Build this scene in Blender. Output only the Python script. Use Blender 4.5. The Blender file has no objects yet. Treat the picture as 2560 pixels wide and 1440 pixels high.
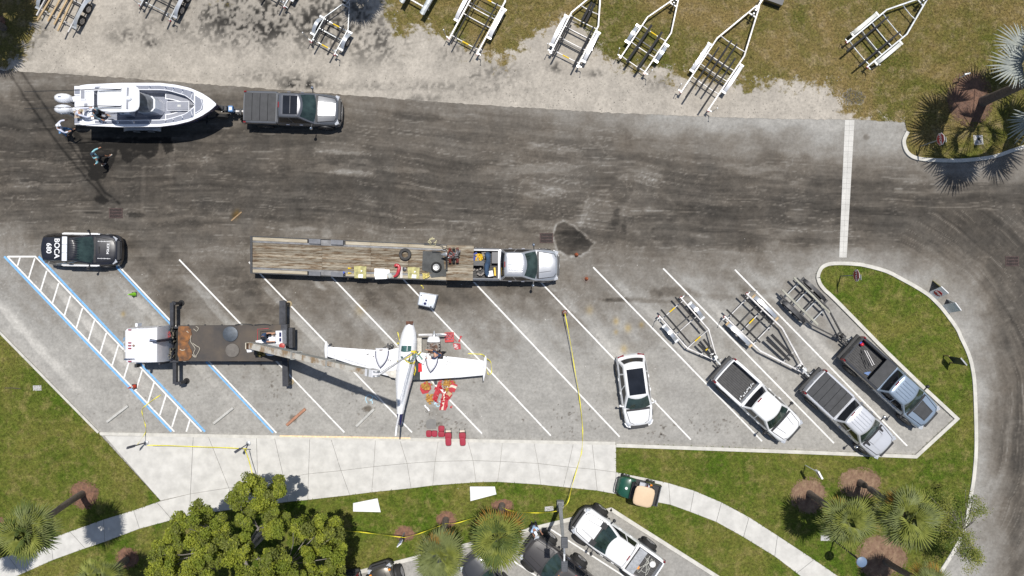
import bpy, bmesh, math, random
import numpy as np
from math import sin, cos, pi, radians, atan2, hypot
from mathutils import Vector, Matrix
from mathutils.geometry import tessellate_polygon
random.seed(7); np.random.seed(7)
SC = bpy.context.scene
COL = SC.collection

# ------------------------------------------------------------------ camera
H = 42.7                                   # flying height of the camera, metres
cam_d = bpy.data.cameras.new("camera"); cam = bpy.data.objects.new("camera", cam_d); COL.objects.link(cam)
cam.location = (0, 0, H); cam.rotation_euler = (0, 0, 0)
cam_d.sensor_width = 36.0; cam_d.lens = 36.0 * H / 64.0
cam_d.clip_start = 0.1; cam_d.clip_end = 3000
SC.camera = cam
# ------------------------------------------------------------------ sky, sun, exposure
SUN_DIR = Vector((0.08, 0.29, 1.0)).normalized()
ELEV = math.asin(SUN_DIR.z); AZ = atan2(SUN_DIR.x, SUN_DIR.y)
world = bpy.data.worlds.new("World"); SC.world = world; world.use_nodes = True
wn = world.node_tree; wn.nodes.clear()
wo = wn.nodes.new("ShaderNodeOutputWorld"); wb = wn.nodes.new("ShaderNodeBackground")
sk = wn.nodes.new("ShaderNodeTexSky"); sk.sky_type = 'NISHITA'; sk.sun_disc = False
sk.sun_elevation = ELEV; sk.sun_rotation = AZ
wb.inputs["Strength"].default_value = 0.085
wn.links.new(sk.outputs[0], wb.inputs[0]); wn.links.new(wb.outputs[0], wo.inputs[0])
sun_d = bpy.data.lights.new("sun", 'SUN'); sun_d.energy = 4.6; sun_d.angle = radians(0.53); sun_d.color = (1.0, 0.965, 0.91)
sun = bpy.data.objects.new("sun", sun_d); COL.objects.link(sun)
sun.rotation_euler = SUN_DIR.to_track_quat('Z', 'Y').to_euler(); sun.location = (0, 0, 60)
SC.view_settings.view_transform = 'Standard'; SC.view_settings.look = 'None'
SC.view_settings.exposure = 0.0; SC.view_settings.gamma = 1.0; SC.view_settings.use_curve_mapping = False
SC.cycles.max_bounces = 6; SC.cycles.transparent_max_bounces = 6

# ------------------------------------------------------------------ helpers
def W(px, py, h=0.0):
    """world point at height h on the sight line through a spot of the photograph"""
    k = (1 - h / H) / 40.0
    return Vector(((px - 1280) * k, (720 - py) * k, h))

def lin(r, g, b):
    def f(c):
        c /= 255.0
        return c / 12.92 if c <= 0.04045 else ((c + 0.055) / 1.055) ** 2.4
    return (f(r), f(g), f(b))

_M = {}
def mat(name, col, rough=0.6, metal=0.0, var=0.12, scale=3.0, coat=0.0, bump=0.0, col2=None, stretch=None, trans=0.0, thresh=None, spec=0.5):
    if name in _M: return _M[name]
    m = bpy.data.materials.new(name); m.use_nodes = True
    nt = m.node_tree; b = nt.nodes["Principled BSDF"]
    b.inputs["Roughness"].default_value = rough; b.inputs["Metallic"].default_value = metal
    b.inputs["Coat Weight"].default_value = coat; b.inputs["Coat Roughness"].default_value = 0.04
    b.inputs["Specular IOR Level"].default_value = spec
    if trans: b.inputs["Transmission Weight"].default_value = trans
    tc = nt.nodes.new("ShaderNodeTexCoord"); mp = nt.nodes.new("ShaderNodeMapping")
    if stretch: mp.inputs["Scale"].default_value = stretch
    nz = nt.nodes.new("ShaderNodeTexNoise"); nz.inputs["Scale"].default_value = scale; nz.inputs["Detail"].default_value = 5
    nz.inputs["Roughness"].default_value = 0.62
    nt.links.new(tc.outputs["Object"], mp.inputs[0]); nt.links.new(mp.outputs[0], nz.inputs["Vector"])
    rp = nt.nodes.new("ShaderNodeValToRGB")
    c2 = col2 if col2 else tuple(max(0, c * (1 - var)) for c in col)
    c1 = col if col2 else tuple(min(1, c * (1 + var * 0.6)) for c in col)
    lo, hi = thresh if thresh else (0.34, 0.66)
    rp.color_ramp.elements[0].position = lo; rp.color_ramp.elements[1].position = hi
    rp.color_ramp.elements[0].color = (*c2, 1); rp.color_ramp.elements[1].color = (*c1, 1)
    nt.links.new(nz.outputs["Fac"], rp.inputs[0]); nt.links.new(rp.outputs[0], b.inputs["Base Color"])
    if bump:
        bp = nt.nodes.new("ShaderNodeBump"); bp.inputs["Strength"].default_value = bump; bp.inputs["Distance"].default_value = 0.02
        n2 = nt.nodes.new("ShaderNodeTexNoise"); n2.inputs["Scale"].default_value = scale * 6; n2.inputs["Detail"].default_value = 3
        nt.links.new(tc.outputs["Object"], n2.inputs["Vector"]); nt.links.new(n2.outputs["Fac"], bp.inputs["Height"])
        nt.links.new(bp.outputs[0], b.inputs["Normal"])
    _M[name] = m
    return m

def tag(o, label=None, cat=None, group=None, kind=None):
    if label: o["label"] = label
    if cat: o["category"] = cat
    if group: o["group"] = group
    if kind: o["kind"] = kind
    return o

def thing(name, label, cat, loc=(0, 0, 0), rz=0.0, group=None):
    o = bpy.data.objects.new(name, None); COL.objects.link(o)
    o.empty_display_size = 0.2
    o.location = loc; o.rotation_euler = (0, 0, rz)
    return tag(o, label, cat, group)

def copy_tree(o, parent=None):
    c = o.copy(); COL.objects.link(c); c.parent = parent
    for ch in [x for x in KIDS.get(o.name, [])]:
        copy_tree(ch, c)
    return c
KIDS = {}

class MB:
    """collects faces and links them as one mesh object"""
    def __init__(s): s.v = []; s.f = []
    def add(s, vs, fs):
        n = len(s.v); s.v.extend([tuple(p) for p in vs]); s.f.extend([tuple(i + n for i in q) for q in fs]); return s
    def box(s, c, d, rz=0.0, rx=0.0, ry=0.0):
        x, y, z = d[0] / 2, d[1] / 2, d[2] / 2
        R = Matrix.Rotation(rz, 3, 'Z') @ Matrix.Rotation(ry, 3, 'Y') @ Matrix.Rotation(rx, 3, 'X')
        c = Vector(c)
        vs = [c + R @ Vector((a, b, e)) for e in (-z, z) for (a, b) in ((-x, -y), (x, -y), (x, y), (-x, y))]
        return s.add(vs, [(3, 2, 1, 0), (4, 5, 6, 7), (0, 1, 5, 4), (1, 2, 6, 5), (2, 3, 7, 6), (3, 0, 4, 7)])
    def bar(s, p, q, w, h):
        p = Vector(p); q = Vector(q); d = (q - p)
        if d.length < 1e-6: return s
        d.normalize(); up = Vector((0, 0, 1))
        sd = d.cross(up)
        if sd.length < 1e-3: sd = Vector((1, 0, 0))
        sd.normalize(); u = sd.cross(d).normalized()
        a, b = sd * w / 2, u * h / 2
        vs = [p - a - b, p + a - b, p + a + b, p - a + b, q - a - b, q + a - b, q + a + b, q - a + b]
        return s.add(vs, [(0, 1, 2, 3), (7, 6, 5, 4), (1, 0, 4, 5), (2, 1, 5, 6), (3, 2, 6, 7), (0, 3, 7, 4)])
    def tube(s, pts, r, n=7, r2=None, cap=True):
        pts = [Vector(p) for p in pts]; m = len(pts); n0 = len(s.v)
        prev = None
        for i, p in enumerate(pts):
            d = (pts[min(i + 1, m - 1)] - pts[max(i - 1, 0)]).normalized()
            a = d.cross(Vector((0, 0, 1)))
            if a.length < 0.05: a = Vector((1, 0, 0)) if prev is None else prev
            a = (a - d * a.dot(d)).normalized(); prev = a; b = d.cross(a)
            rr = r if r2 is None else r + (r2 - r) * i / max(1, m - 1)
            if isinstance(r, (list, tuple)): rr = r[i]
            for k in range(n):
                t = 2 * pi * k / n
                s.v.append(tuple(p + a * (rr * cos(t)) + b * (rr * sin(t))))
        for i in range(m - 1):
            for k in range(n):
                k2 = (k + 1) % n
                s.f.append((n0 + i * n + k, n0 + i * n + k2, n0 + (i + 1) * n + k2, n0 + (i + 1) * n + k))
        if cap:
            s.f.append(tuple(n0 + k for k in range(n))[::-1]); s.f.append(tuple(n0 + (m - 1) * n + k for k in range(n)))
        return s
    def prism(s, poly, z0, z1):
        """poly: list of (x,y) or (x,y,z) ; z1 top"""
        a = sum(poly[i][0] * poly[(i + 1) % len(poly)][1] - poly[(i + 1) % len(poly)][0] * poly[i][1] for i in range(len(poly)))
        if a < 0: poly = poly[::-1]
        n = len(poly)
        vs = [(p[0], p[1], z0) for p in poly] + [(p[0], p[1], z1) for p in poly]
        tris = tessellate_polygon([[Vector((p[0], p[1], 0)) for p in poly]])
        fs = []
        for t in tris:
            A, B, C = [poly[i] for i in t]
            ar = (B[0] - A[0]) * (C[1] - A[1]) - (C[0] - A[0]) * (B[1] - A[1])
            t = t if ar > 0 else t[::-1]
            fs.append(tuple(i + n for i in t)); fs.append(tuple(t[::-1]))
        for i in range(n):
            j = (i + 1) % n; fs.append((i, j, n + j, n + i))
        return s.add(vs, fs)
    def lathe(s, c, prof, n=16, axis='Z', cap=True):
        n0 = len(s.v); c = Vector(c)
        for (r, z) in prof:
            for k in range(n):
                t = 2 * pi * k / n; a, b = r * cos(t), r * sin(t)
                p = {'Z': (a, b, z), 'Y': (a, z, -b), 'X': (z, a, b)}[axis]
                s.v.append(tuple(c + Vector(p)))
        m = len(prof)
        for i in range(m - 1):
            for k in range(n):
                k2 = (k + 1) % n
                s.f.append((n0 + i * n + k, n0 + i * n + k2, n0 + (i + 1) * n + k2, n0 + (i + 1) * n + k))
        if cap:
            s.f.append(tuple(n0 + k for k in range(n))[::-1]); s.f.append(tuple(n0 + (m - 1) * n + k for k in range(n)))
        return s
    def rings(s, rs, closed=True, cap0=True, cap1=True):
        n0 = len(s.v); n = len(rs[0])
        for r in rs: s.v.extend([tuple(p) for p in r])
        for i in range(len(rs) - 1):
            for k in range(n if closed else n - 1):
                k2 = (k + 1) % n
                s.f.append((n0 + i * n + k, n0 + i * n + k2, n0 + (i + 1) * n + k2, n0 + (i + 1) * n + k))
        if cap0: s.f.append(tuple(n0 + k for k in range(n))[::-1])
        if cap1: s.f.append(tuple(n0 + (len(rs) - 1) * n + k for k in range(n)))
        return s
    def grid(s, fn, us, vs_):
        n0 = len(s.v); m = len(vs_)
        for u in us:
            for v in vs_: s.v.append(tuple(fn(u, v)))
        for i in range(len(us) - 1):
            for j in range(m - 1):
                s.f.append((n0 + i * m + j, n0 + (i + 1) * m + j, n0 + (i + 1) * m + j + 1, n0 + i * m + j + 1))
        return s
    def build(s, name, m, parent=None, smooth=None, world=False, fix=False):
        me = bpy.data.meshes.new(name)
        vs = s.v
        if world and parent is not None:
            top = parent
            chain = []
            while top is not None: chain.append(top); top = top.parent
            Mx = Matrix.Identity(4)
            for q in reversed(chain): Mx = Mx @ Matrix.Translation(q.location) @ q.rotation_euler.to_matrix().to_4x4()
            Mi = Mx.inverted(); vs = [tuple(Mi @ Vector(p)) for p in s.v]
        me.from_pydata(vs, [], s.f); me.update()
        if fix:
            bm = bmesh.new(); bm.from_mesh(me); bmesh.ops.remove_doubles(bm, verts=bm.verts, dist=1e-5)
            bmesh.ops.recalc_face_normals(bm, faces=bm.faces); bm.to_mesh(me); bm.free()
        if isinstance(m, (list, tuple)):
            for q in m: me.materials.append(q)
        else: me.materials.append(m)
        if smooth is not None:
            me.shade_smooth(); me.set_sharp_from_angle(angle=radians(smooth))
        o = bpy.data.objects.new(name, me); COL.objects.link(o)
        if parent is not None:
            o.parent = parent; KIDS.setdefault(parent.name, []).append(o)
        return o

def sheet(poly, z):
    mb = MB(); vs = [(p[0], p[1], z) for p in poly]
    fs = []
    for t in tessellate_polygon([[Vector((p[0], p[1], 0)) for p in poly]]):
        A, B, C = [poly[i] for i in t]
        ar = (B[0] - A[0]) * (C[1] - A[1]) - (C[0] - A[0]) * (B[1] - A[1])
        fs.append(tuple(t) if ar > 0 else tuple(t[::-1]))
    return mb.add(vs, fs)

def pts(*a): return [W(x, y).xy for (x, y) in a]

def ribbon(line, w, z0, z1, closed=False, side=0.0):
    """flat strip with thickness along a line of world xy points; side shifts it sideways"""
    L = [Vector(p) for p in line]; n = len(L); lo = []; hi = []
    for i in range(n):
        if closed: a, b = L[i - 1], L[(i + 1) % n]
        else: a, b = L[max(0, i - 1)], L[min(n - 1, i + 1)]
        d1 = (L[i] - a).normalized() if (L[i] - a).length > 1e-6 else (b - L[i]).normalized()
        d2 = (b - L[i]).normalized() if (b - L[i]).length > 1e-6 else d1
        d = (d1 + d2).normalized(); nn = Vector((-d.y, d.x)); k = 1 / max(0.5, nn.dot(Vector((-d1.y, d1.x))))
        lo.append(L[i] + nn * ((side - w / 2) * k)); hi.append(L[i] + nn * ((side + w / 2) * k))
    mb = MB(); rs = []
    for a, b in zip(lo, hi): rs.append([(a.x, a.y, z0), (a.x, a.y, z1), (b.x, b.y, z1), (b.x, b.y, z0)])
    if closed: rs.append(rs[0])
    mb.rings([r[::-1] for r in rs], cap0=not closed, cap1=not closed)
    return mb

def smooth_line(P, k=4):
    """Catmull-Rom through the points"""
    P = [Vector(p) for p in P]; out = []
    for i in range(len(P) - 1):
        p0 = P[max(0, i - 1)]; p1 = P[i]; p2 = P[i + 1]; p3 = P[min(len(P) - 1, i + 2)]
        for j in range(k):
            t = j / k
            out.append(0.5 * ((2 * p1) + (p2 - p0) * t + (2 * p0 - 5 * p1 + 4 * p2 - p3) * t * t + (3 * p1 - p0 - 3 * p2 + p3) * t ** 3))
    out.append(P[-1]); return out

_T = [np.random.RandomState(k).rand(256, 256).astype(np.float32) for k in range(12)]
def vn(x, y, s, seed=0):
    """value noise on numpy arrays"""
    T = _T[seed % 12]; x = x / s + seed * 17.3; y = y / s + seed * 5.1
    xi = np.floor(x).astype(int); yi = np.floor(y).astype(int); fx = x - xi; fy = y - yi
    fx = fx * fx * (3 - 2 * fx); fy = fy * fy * (3 - 2 * fy)
    a = T[yi % 256, xi % 256]; b = T[yi % 256, (xi + 1) % 256]; c = T[(yi + 1) % 256, xi % 256]; d = T[(yi + 1) % 256, (xi + 1) % 256]
    return (a * (1 - fx) + b * fx) * (1 - fy) + (c * (1 - fx) + d * fx) * fy
def fbm(x, y, s, seed=0, o=4):
    t = 0; a = 1; n = 0
    for k in range(o): t = t + a * vn(x, y, s / 2 ** k, seed + k); n += a; a *= 0.55
    return t / n
def sst(a, b, x): t = np.clip((x - a) / (b - a), 0, 1); return t * t * (3 - 2 * t)
def in_poly(X, Y, poly):
    r = np.zeros(X.shape, bool); n = len(poly)
    for i in range(n):
        x1, y1 = poly[i]; x2, y2 = poly[(i + 1) % n]
        if y1 == y2: continue
        c = ((y1 > Y) != (y2 > Y)) & (X < (x2 - x1) * (Y - y1) / (y2 - y1) + x1); r ^= c
    return r
def seg_dist(X, Y, line):
    d = np.full(X.shape, 1e9)
    for (x1, y1), (x2, y2) in zip(line[:-1], line[1:]):
        L = (x2 - x1) ** 2 + (y2 - y1) ** 2 + 1e-9
        t = np.clip(((X - x1) * (x2 - x1) + (Y - y1) * (y2 - y1)) / L, 0, 1)
        d = np.minimum(d, np.hypot(X - x1 - t * (x2 - x1), Y - y1 - t * (y2 - y1)))
    return d
def np_mesh(name, V, F, m, cols=None, extra=None):
    """V (n,3) F (k,4) or (k,3) arrays"""
    me = bpy.data.meshes.new(name); k = F.shape[1]
    me.vertices.add(len(V)); me.vertices.foreach_set("co", np.asarray(V, np.float32).ravel())
    me.loops.add(F.size); me.loops.foreach_set("vertex_index", F.astype(np.int32).ravel())
    me.polygons.add(len(F)); me.polygons.foreach_set("loop_start", np.arange(0, F.size, k, dtype=np.int32))
    me.update(calc_edges=True)
    if cols is not None:
        at = me.color_attributes.new("Col", 'FLOAT_COLOR', 'POINT')
        c = np.ones((len(V), 4), np.float32); c[:, :3] = cols; at.data.foreach_set("color", c.ravel())
    if extra:
        for nm, a in extra.items():
            at = me.attributes.new(nm, 'FLOAT', 'POINT'); at.data.foreach_set("value", a.astype(np.float32).ravel())
    me.materials.append(m); o = bpy.data.objects.new(name, me); COL.objects.link(o); return o
# ------------------------------------------------------------------ ground materials
def attr_mat(name, rough, nscale, namt, bump, detail_scale=None, grass=False):
    m = bpy.data.materials.new(name); m.use_nodes = True; nt = m.node_tree; L = nt.links
    b = nt.nodes["Principled BSDF"]; b.inputs["Roughness"].default_value = rough; b.inputs["Specular IOR Level"].default_value = 0.25
    at = nt.nodes.new("ShaderNodeAttribute"); at.attribute_name = "Col"
    ge = nt.nodes.new("ShaderNodeNewGeometry")
    nz = nt.nodes.new("ShaderNodeTexNoise"); nz.inputs["Scale"].default_value = nscale; nz.inputs["Detail"].default_value = 6; nz.inputs["Roughness"].default_value = 0.7
    L.new(ge.outputs["Position"], nz.inputs["Vector"])
    mr = nt.nodes.new("ShaderNodeMapRange"); mr.inputs[1].default_value = 0.3; mr.inputs[2].default_value = 0.7
    mr.inputs[3].default_value = 1 - namt; mr.inputs[4].default_value = 1 + namt; L.new(nz.outputs["Fac"], mr.inputs[0])
    vm = nt.nodes.new("ShaderNodeVectorMath"); vm.operation = 'SCALE'; L.new(at.outputs["Color"], vm.inputs[0]); L.new(mr.outputs[0], vm.inputs["Scale"])
    out = vm.outputs[0]
    if grass:
        # loose limestone over the turf: a ragged border where the mask meets the noise
        ma = nt.nodes.new("ShaderNodeAttribute"); ma.attribute_name = "turf"
        n3 = nt.nodes.new("ShaderNodeTexNoise"); n3.inputs["Scale"].default_value = 1.6; n3.inputs["Detail"].default_value = 8; n3.inputs["Roughness"].default_value = 0.72
        L.new(ge.outputs["Position"], n3.inputs["Vector"])
        s1 = nt.nodes.new("ShaderNodeMath"); s1.operation = 'SUBTRACT'; L.new(n3.outputs["Fac"], s1.inputs[0]); s1.inputs[1].default_value = 0.5
        s2 = nt.nodes.new("ShaderNodeMath"); s2.operation = 'MULTIPLY_ADD'; L.new(s1.outputs[0], s2.inputs[0]); s2.inputs[1].default_value = 3.1; L.new(ma.outputs["Fac"], s2.inputs[2])
        mr2 = nt.nodes.new("ShaderNodeMapRange"); mr2.inputs[1].default_value = 0.34; mr2.inputs[2].default_value = 0.66; L.new(s2.outputs[0], mr2.inputs[0])
        gc = turf_color(nt, ge, (0.165, 0.120, 0.044), (0.098, 0.088, 0.020), (0.250, 0.190, 0.110))
        mx = nt.nodes.new("ShaderNodeMix"); mx.data_type = 'RGBA'; L.new(mr2.outputs[0], mx.inputs[0]); L.new(out, mx.inputs[6]); L.new(gc, mx.inputs[7])
        out = mx.outputs[2]
    L.new(out, b.inputs["Base Color"])
    bp = nt.nodes.new("ShaderNodeBump"); bp.inputs["Strength"].default_value = bump; bp.inputs["Distance"].default_value = 0.02
    n2 = nt.nodes.new("ShaderNodeTexNoise"); n2.inputs["Scale"].default_value = nscale * 2.2; n2.inputs["Detail"].default_value = 4
    L.new(ge.outputs["Position"], n2.inputs["Vector"]); L.new(n2.outputs["Fac"], bp.inputs["Height"]); L.new(bp.outputs[0], b.inputs["Normal"])
    return m

def turf_color(nt, ge, c_a, c_b, c_c):
    L = nt.links
    def nz(scale, det, rg=0.6, dist=0.0):
        n = nt.nodes.new("ShaderNodeTexNoise"); n.inputs["Scale"].default_value = scale; n.inputs["Detail"].default_value = det
        n.inputs["Roughness"].default_value = rg; n.inputs["Distortion"].default_value = dist; L.new(ge.outputs["Position"], n.inputs["Vector"]); return n
    big = nz(0.20, 6, 0.72, 0.9); mid = nz(1.3, 6, 0.7); fine = nz(7.0, 5, 0.75)
    r = nt.nodes.new("ShaderNodeValToRGB"); r.color_ramp.elements[0].position = 0.38; r.color_ramp.elements[1].position = 0.62
    r.color_ramp.elements[0].color = (*c_a, 1); r.color_ramp.elements[1].color = (*c_b, 1); L.new(big.outputs["Fac"], r.inputs[0])
    m1 = nt.nodes.new("ShaderNodeMapRange"); m1.inputs[1].default_value = 0.50; m1.inputs[2].default_value = 0.66; L.new(mid.outputs["Fac"], m1.inputs[0])
    m1.inputs[4].default_value = 0.7
    mx = nt.nodes.new("ShaderNodeMix"); mx.data_type = 'RGBA'; L.new(m1.outputs[0], mx.inputs[0]); L.new(r.outputs[0], mx.inputs[6]); mx.inputs[7].default_value = (*c_c, 1)
    m2 = nt.nodes.new("ShaderNodeMapRange"); m2.inputs[1].default_value = 0.3; m2.inputs[2].default_value = 0.7; m2.inputs[3].default_value = 0.40; m2.inputs[4].default_value = 1.60
    L.new(fine.outputs["Fac"], m2.inputs[0])
    vm = nt.nodes.new("ShaderNodeVectorMath"); vm.operation = 'SCALE'; L.new(mx.outputs[2], vm.inputs[0]); L.new(m2.outputs[0], vm.inputs["Scale"])
    return vm.outputs[0]

def turf_mat(name, a, b_, c):
    m = bpy.data.materials.new(name); m.use_nodes = True; nt = m.node_tree
    b = nt.nodes["Principled BSDF"]; b.inputs["Roughness"].default_value = 0.85; b.inputs["Specular IOR Level"].default_value = 0.15
    ge = nt.nodes.new("ShaderNodeNewGeometry"); nt.links.new(turf_color(nt, ge, a, b_, c), b.inputs["Base Color"]); return m

M_turf = turf_mat("turf_green", (0.122, 0.118, 0.024), (0.052, 0.088, 0.006), (0.185, 0.155, 0.055))
M_blade_g = turf_mat("blades_green", (0.160, 0.158, 0.038), (0.078, 0.122, 0.012), (0.25, 0.21, 0.080))
M_blade_b = turf_mat("blades_dry", (0.225, 0.170, 0.066), (0.105, 0.118, 0.022), (0.31, 0.245, 0.135))
M_asph = attr_mat("asphalt", 0.9, 6.0, 0.19, 0.3)
M_north = attr_mat("limestone_and_turf", 0.92, 6.0, 0.20, 0.4, grass=True)
M_conc = mat("white_concrete", (0.535, 0.52, 0.485), 0.85, var=0.15, scale=1.3, bump=0.15, spec=0.25)
M_kerb = mat("kerb_concrete", (0.54, 0.52, 0.47), 0.85, var=0.16, scale=2.2, bump=0.15, spec=0.25)
M_white = mat("white_line_paint", (0.74, 0.73, 0.70), 0.7, col2=(0.46, 0.45, 0.43), scale=6.0, thresh=(0.30, 0.46), spec=0.3)
M_blue = mat("blue_line_paint", lin(112, 160, 200), 0.7, var=0.28, scale=6.0, thresh=(0.25, 0.5), spec=0.3)

# ------------------------------------------------------------------ far ground to the horizon
far = MB(); far.add([(-900, -900, -0.06), (900, -900, -0.06), (900, 900, -0.06), (-900, 900, -0.06)], [(0, 1, 2, 3)])
tag(far.build("ground", M_turf), kind="structure")

# ------------------------------------------------------------------ asphalt: a fine sheet whose stains are wear of the surface itself
def coords(a, b, step, lo, hi, far_step):
    c = np.arange(a, b + 1, step, dtype=float)
    return np.concatenate([np.arange(lo, a, far_step), c, np.arange(c[-1] + far_step, hi, far_step)])
gx = coords(-60, 2620, 2.9, -1500, 4100, 60); gy = coords(150, 1500, 2.9, -400, 2300, 60)
PX, PY = np.meshgrid(gx, gy)
BX = np.arange(0, 2561, 160)
BY = [200, 260, 300, 360, 420, 480, 540, 600, 640, 700, 760, 840, 940, 1040, 1440]
BV = np.array([
 [132,128,135,135,130,135,140,140,140,155,165,170,175,175,175,170,165],
 [108,106,108,116,120,124,130,130,138,150,162,172,176,176,176,170,160],
 [ 98, 98, 98,104,110,115,118,122,126,132,148,166,172,172,173,166,156],
 [102, 97, 96,102,105,108,109,112,114,116,119,128,140,150,162,166,154],
 [104,102, 98,102,103,105,107,108,110,111,112,114,118,122,132,142,136],
 [108,104,101,102,101,101,103,106,107,107,105,103,104,106,108,108,106],
 [112,107,105,104,104,104,108,110,110,108,103, 99,100,102,104,102,102],
 [142,130,118,116,122,128,128,128,122,113,113,110,114,120,112,106,104],
 [152,142,130,124,124,130,128,128,123,127,132,133,138,152,142,117,105],
 [162,162,154,136,126,128,125,128,132,138,146,150,158,172,174,127,104],
 [168,166,163,134,128,136,134,136,142,152,157,162,168,174,176,152,108],
 [176,176,174,152,150,158,154,156,162,168,172,172,174,177,180,172,108],
 [177,177,175,170,168,172,173,172,173,173,173,173,174,177,180,172,110],
 [177,177,176,176,176,176,176,176,174,174,173,173,175,177,180,172,112],
 [172,172,170,170,170,170,171,171,168,168,168,168,172,175,178,170,116]], float)
def bil(X, Y, bx, by, V):
    xi = np.clip(np.searchsorted(bx, X) - 1, 0, len(bx) - 2); yi = np.clip(np.searchsorted(by, Y) - 1, 0, len(by) - 2)
    bx = np.asarray(bx, float); by = np.asarray(by, float)
    fx = np.clip((X - bx[xi]) / (bx[xi + 1] - bx[xi]), 0, 1); fy = np.clip((Y - by[yi]) / (by[yi + 1] - by[yi]), 0, 1)
    fx = fx * fx * (3 - 2 * fx); fy = fy * fy * (3 - 2 * fy)
    return (V[yi, xi] * (1 - fx) + V[yi, xi + 1] * fx) * (1 - fy) + (V[yi + 1, xi] * (1 - fx) + V[yi + 1, xi + 1] * fx) * fy
jx = (fbm(PX, PY, 90, 1) - .5) * 120; jy = (fbm(PX, PY, 70, 5) - .5) * 75
B = bil(PX + jx, PY + jy, BX, BY, BV)
# direction of travel: along the road, round the island at the right
B = np.where(B < 150, B - (152 - B) * .33, B) - 5
wr = sst(2120, 2380, PX) * sst(430, 620, PY)
rad = np.hypot(PX - 2050, PY - 1050); ang = np.arctan2(PY - 1050, PX - 2050) * 420
road = PY - 0.052 * PX + 26 * np.sin(PX / 420.0)
U = np.where(wr > 0.5, ang, PX); Vv = np.where(wr > 0.5, rad, road)
wig = (fbm(PX, PY, 160, 3) - .5) * 46
st = 0.6 * fbm(U, (Vv + wig) * 16, 210, 2, 3) + 0.4 * fbm(U, (Vv + wig * .6) * 34, 150, 6, 3) - .5
roadm = np.clip((135 - B) / 40, 0, 1)
B = B + st * (18 + 44 * roadm)
B = B + (fbm(PX, PY, 26, 8, 3) - .5) * 24 + (fbm(PX, PY, 8, 4, 2) - .5) * 15
# stalls: cleaner strip beside each painted line, browner middle
lot = sst(660, 735, PY) * (1 - sst(1100, 1130, PY)) * (1 - sst(2060, 2200, PX)) * sst(240, 300, PX + .9 * (1080 - PY))
t = ((PX - 0.954 * (PY - 1098) - 1728) / 178.5) % 1.0
tj = t + (fbm(PX, PY, 60, 9) - .5) * .16
clean = sst(0.0, 0.03, tj) * (1 - sst(0.10, 0.24, tj)); tyre = np.exp(-((tj - .42) / .10) ** 2) + np.exp(-((tj - .72) / .11) ** 2)
mot = fbm(PX + PY, (PX - PY) * 0.5, 70, 7)
B = B + lot * (clean * 27 * (1 - .75 * sst(860, 1010, PY)) * (.35 + .9 * vn(np.floor((PX - 0.954 * (PY - 1098) - 1728) / 178.5) * 7.7, PY / 160, 1, 2)) - tyre * 15 * (0.35 + mot) * (1.05 - .85 * sst(780, 980, PY)))
# brown blotches in the lot
blo = sst(.50, .66, fbm(PX, PY, 85, 10, 5)) * sst(560, 640, PY) * (1 - sst(760, 960, PY)) * (1 - sst(2000, 2120, PX)) * sst(150, 420, PX)
B = B - 20 * blo
# mineral crusts left by drying water: thin pale outlines and patches
n1 = fbm(PX * .8, PY * 1.9, 130, 11, 5); crust = np.exp(-((n1 - .56) / .006) ** 2) * roadm * sst(.45, .6, fbm(PX, PY, 160, 2))
n2 = fbm(PX * .5, PY * 2.2, 60, 5, 5); patch = sst(.60, .70, n2) * roadm * sst(.5, .62, fbm(PX, PY, 190, 6))
n4 = fbm(U, (Vv + wig * .8) * 60, 120, 8, 2); B = B + roadm * (sst(.70, .84, n4) * 30 - sst(.66, .84, 1 - n4) * 9)
n5 = fbm(PX * .7 + 90, PY * 1.6, 45, 10, 4); B = B + 20 * np.exp(-((n5 - .60) / .005) ** 2) * sst(300, 420, PY) * (1 - sst(760, 900, PY)) * (1 - sst(1900, 2100, PX))
B = B + 26 * crust + 24 * patch
def blob(x, y, rx, ry, a, amt, soft=.35, rag=.5, seed=0):
    global B
    ca, sa = cos(radians(a)), sin(radians(a)); dx = PX - x; dy = PY - y
    m = (np.abs(dx) < rx * 2 + ry * 2) & (np.abs(dy) < rx * 2 + ry * 2)
    u = (dx[m] * ca + dy[m] * sa) / rx; v = (-dx[m] * sa + dy[m] * ca) / ry
    r = np.hypot(u, v) + (fbm(PX[m], PY[m], max(7, min(rx, ry) * .9), seed) - .5) * rag * 2
    B[m] += amt * (1 - sst(1 - soft, 1 + soft, r))
def polyblob(poly, amt, rag=6, rim=0, rimw=4, seed=0):
    global B
    xs = [p[0] for p in poly]; ys = [p[1] for p in poly]
    m = (PX > min(xs) - 30) & (PX < max(xs) + 30) & (PY > min(ys) - 30) & (PY < max(ys) + 30)
    X = PX[m] + (fbm(PX[m], PY[m], 16, seed) - .5) * rag * 2; Y = PY[m] + (fbm(PX[m], PY[m], 16, seed + 3) - .5) * rag * 2
    ins = in_poly(X, Y, poly); d = seg_dist(X, Y, poly + [poly[0]])
    B[m] += np.where(ins, amt * sst(0, 3, d), 0) + rim * np.exp(-(d / rimw) ** 2) * (.3 + 1.2 * vn(PX[m], PY[m], 7, 3))
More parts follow.
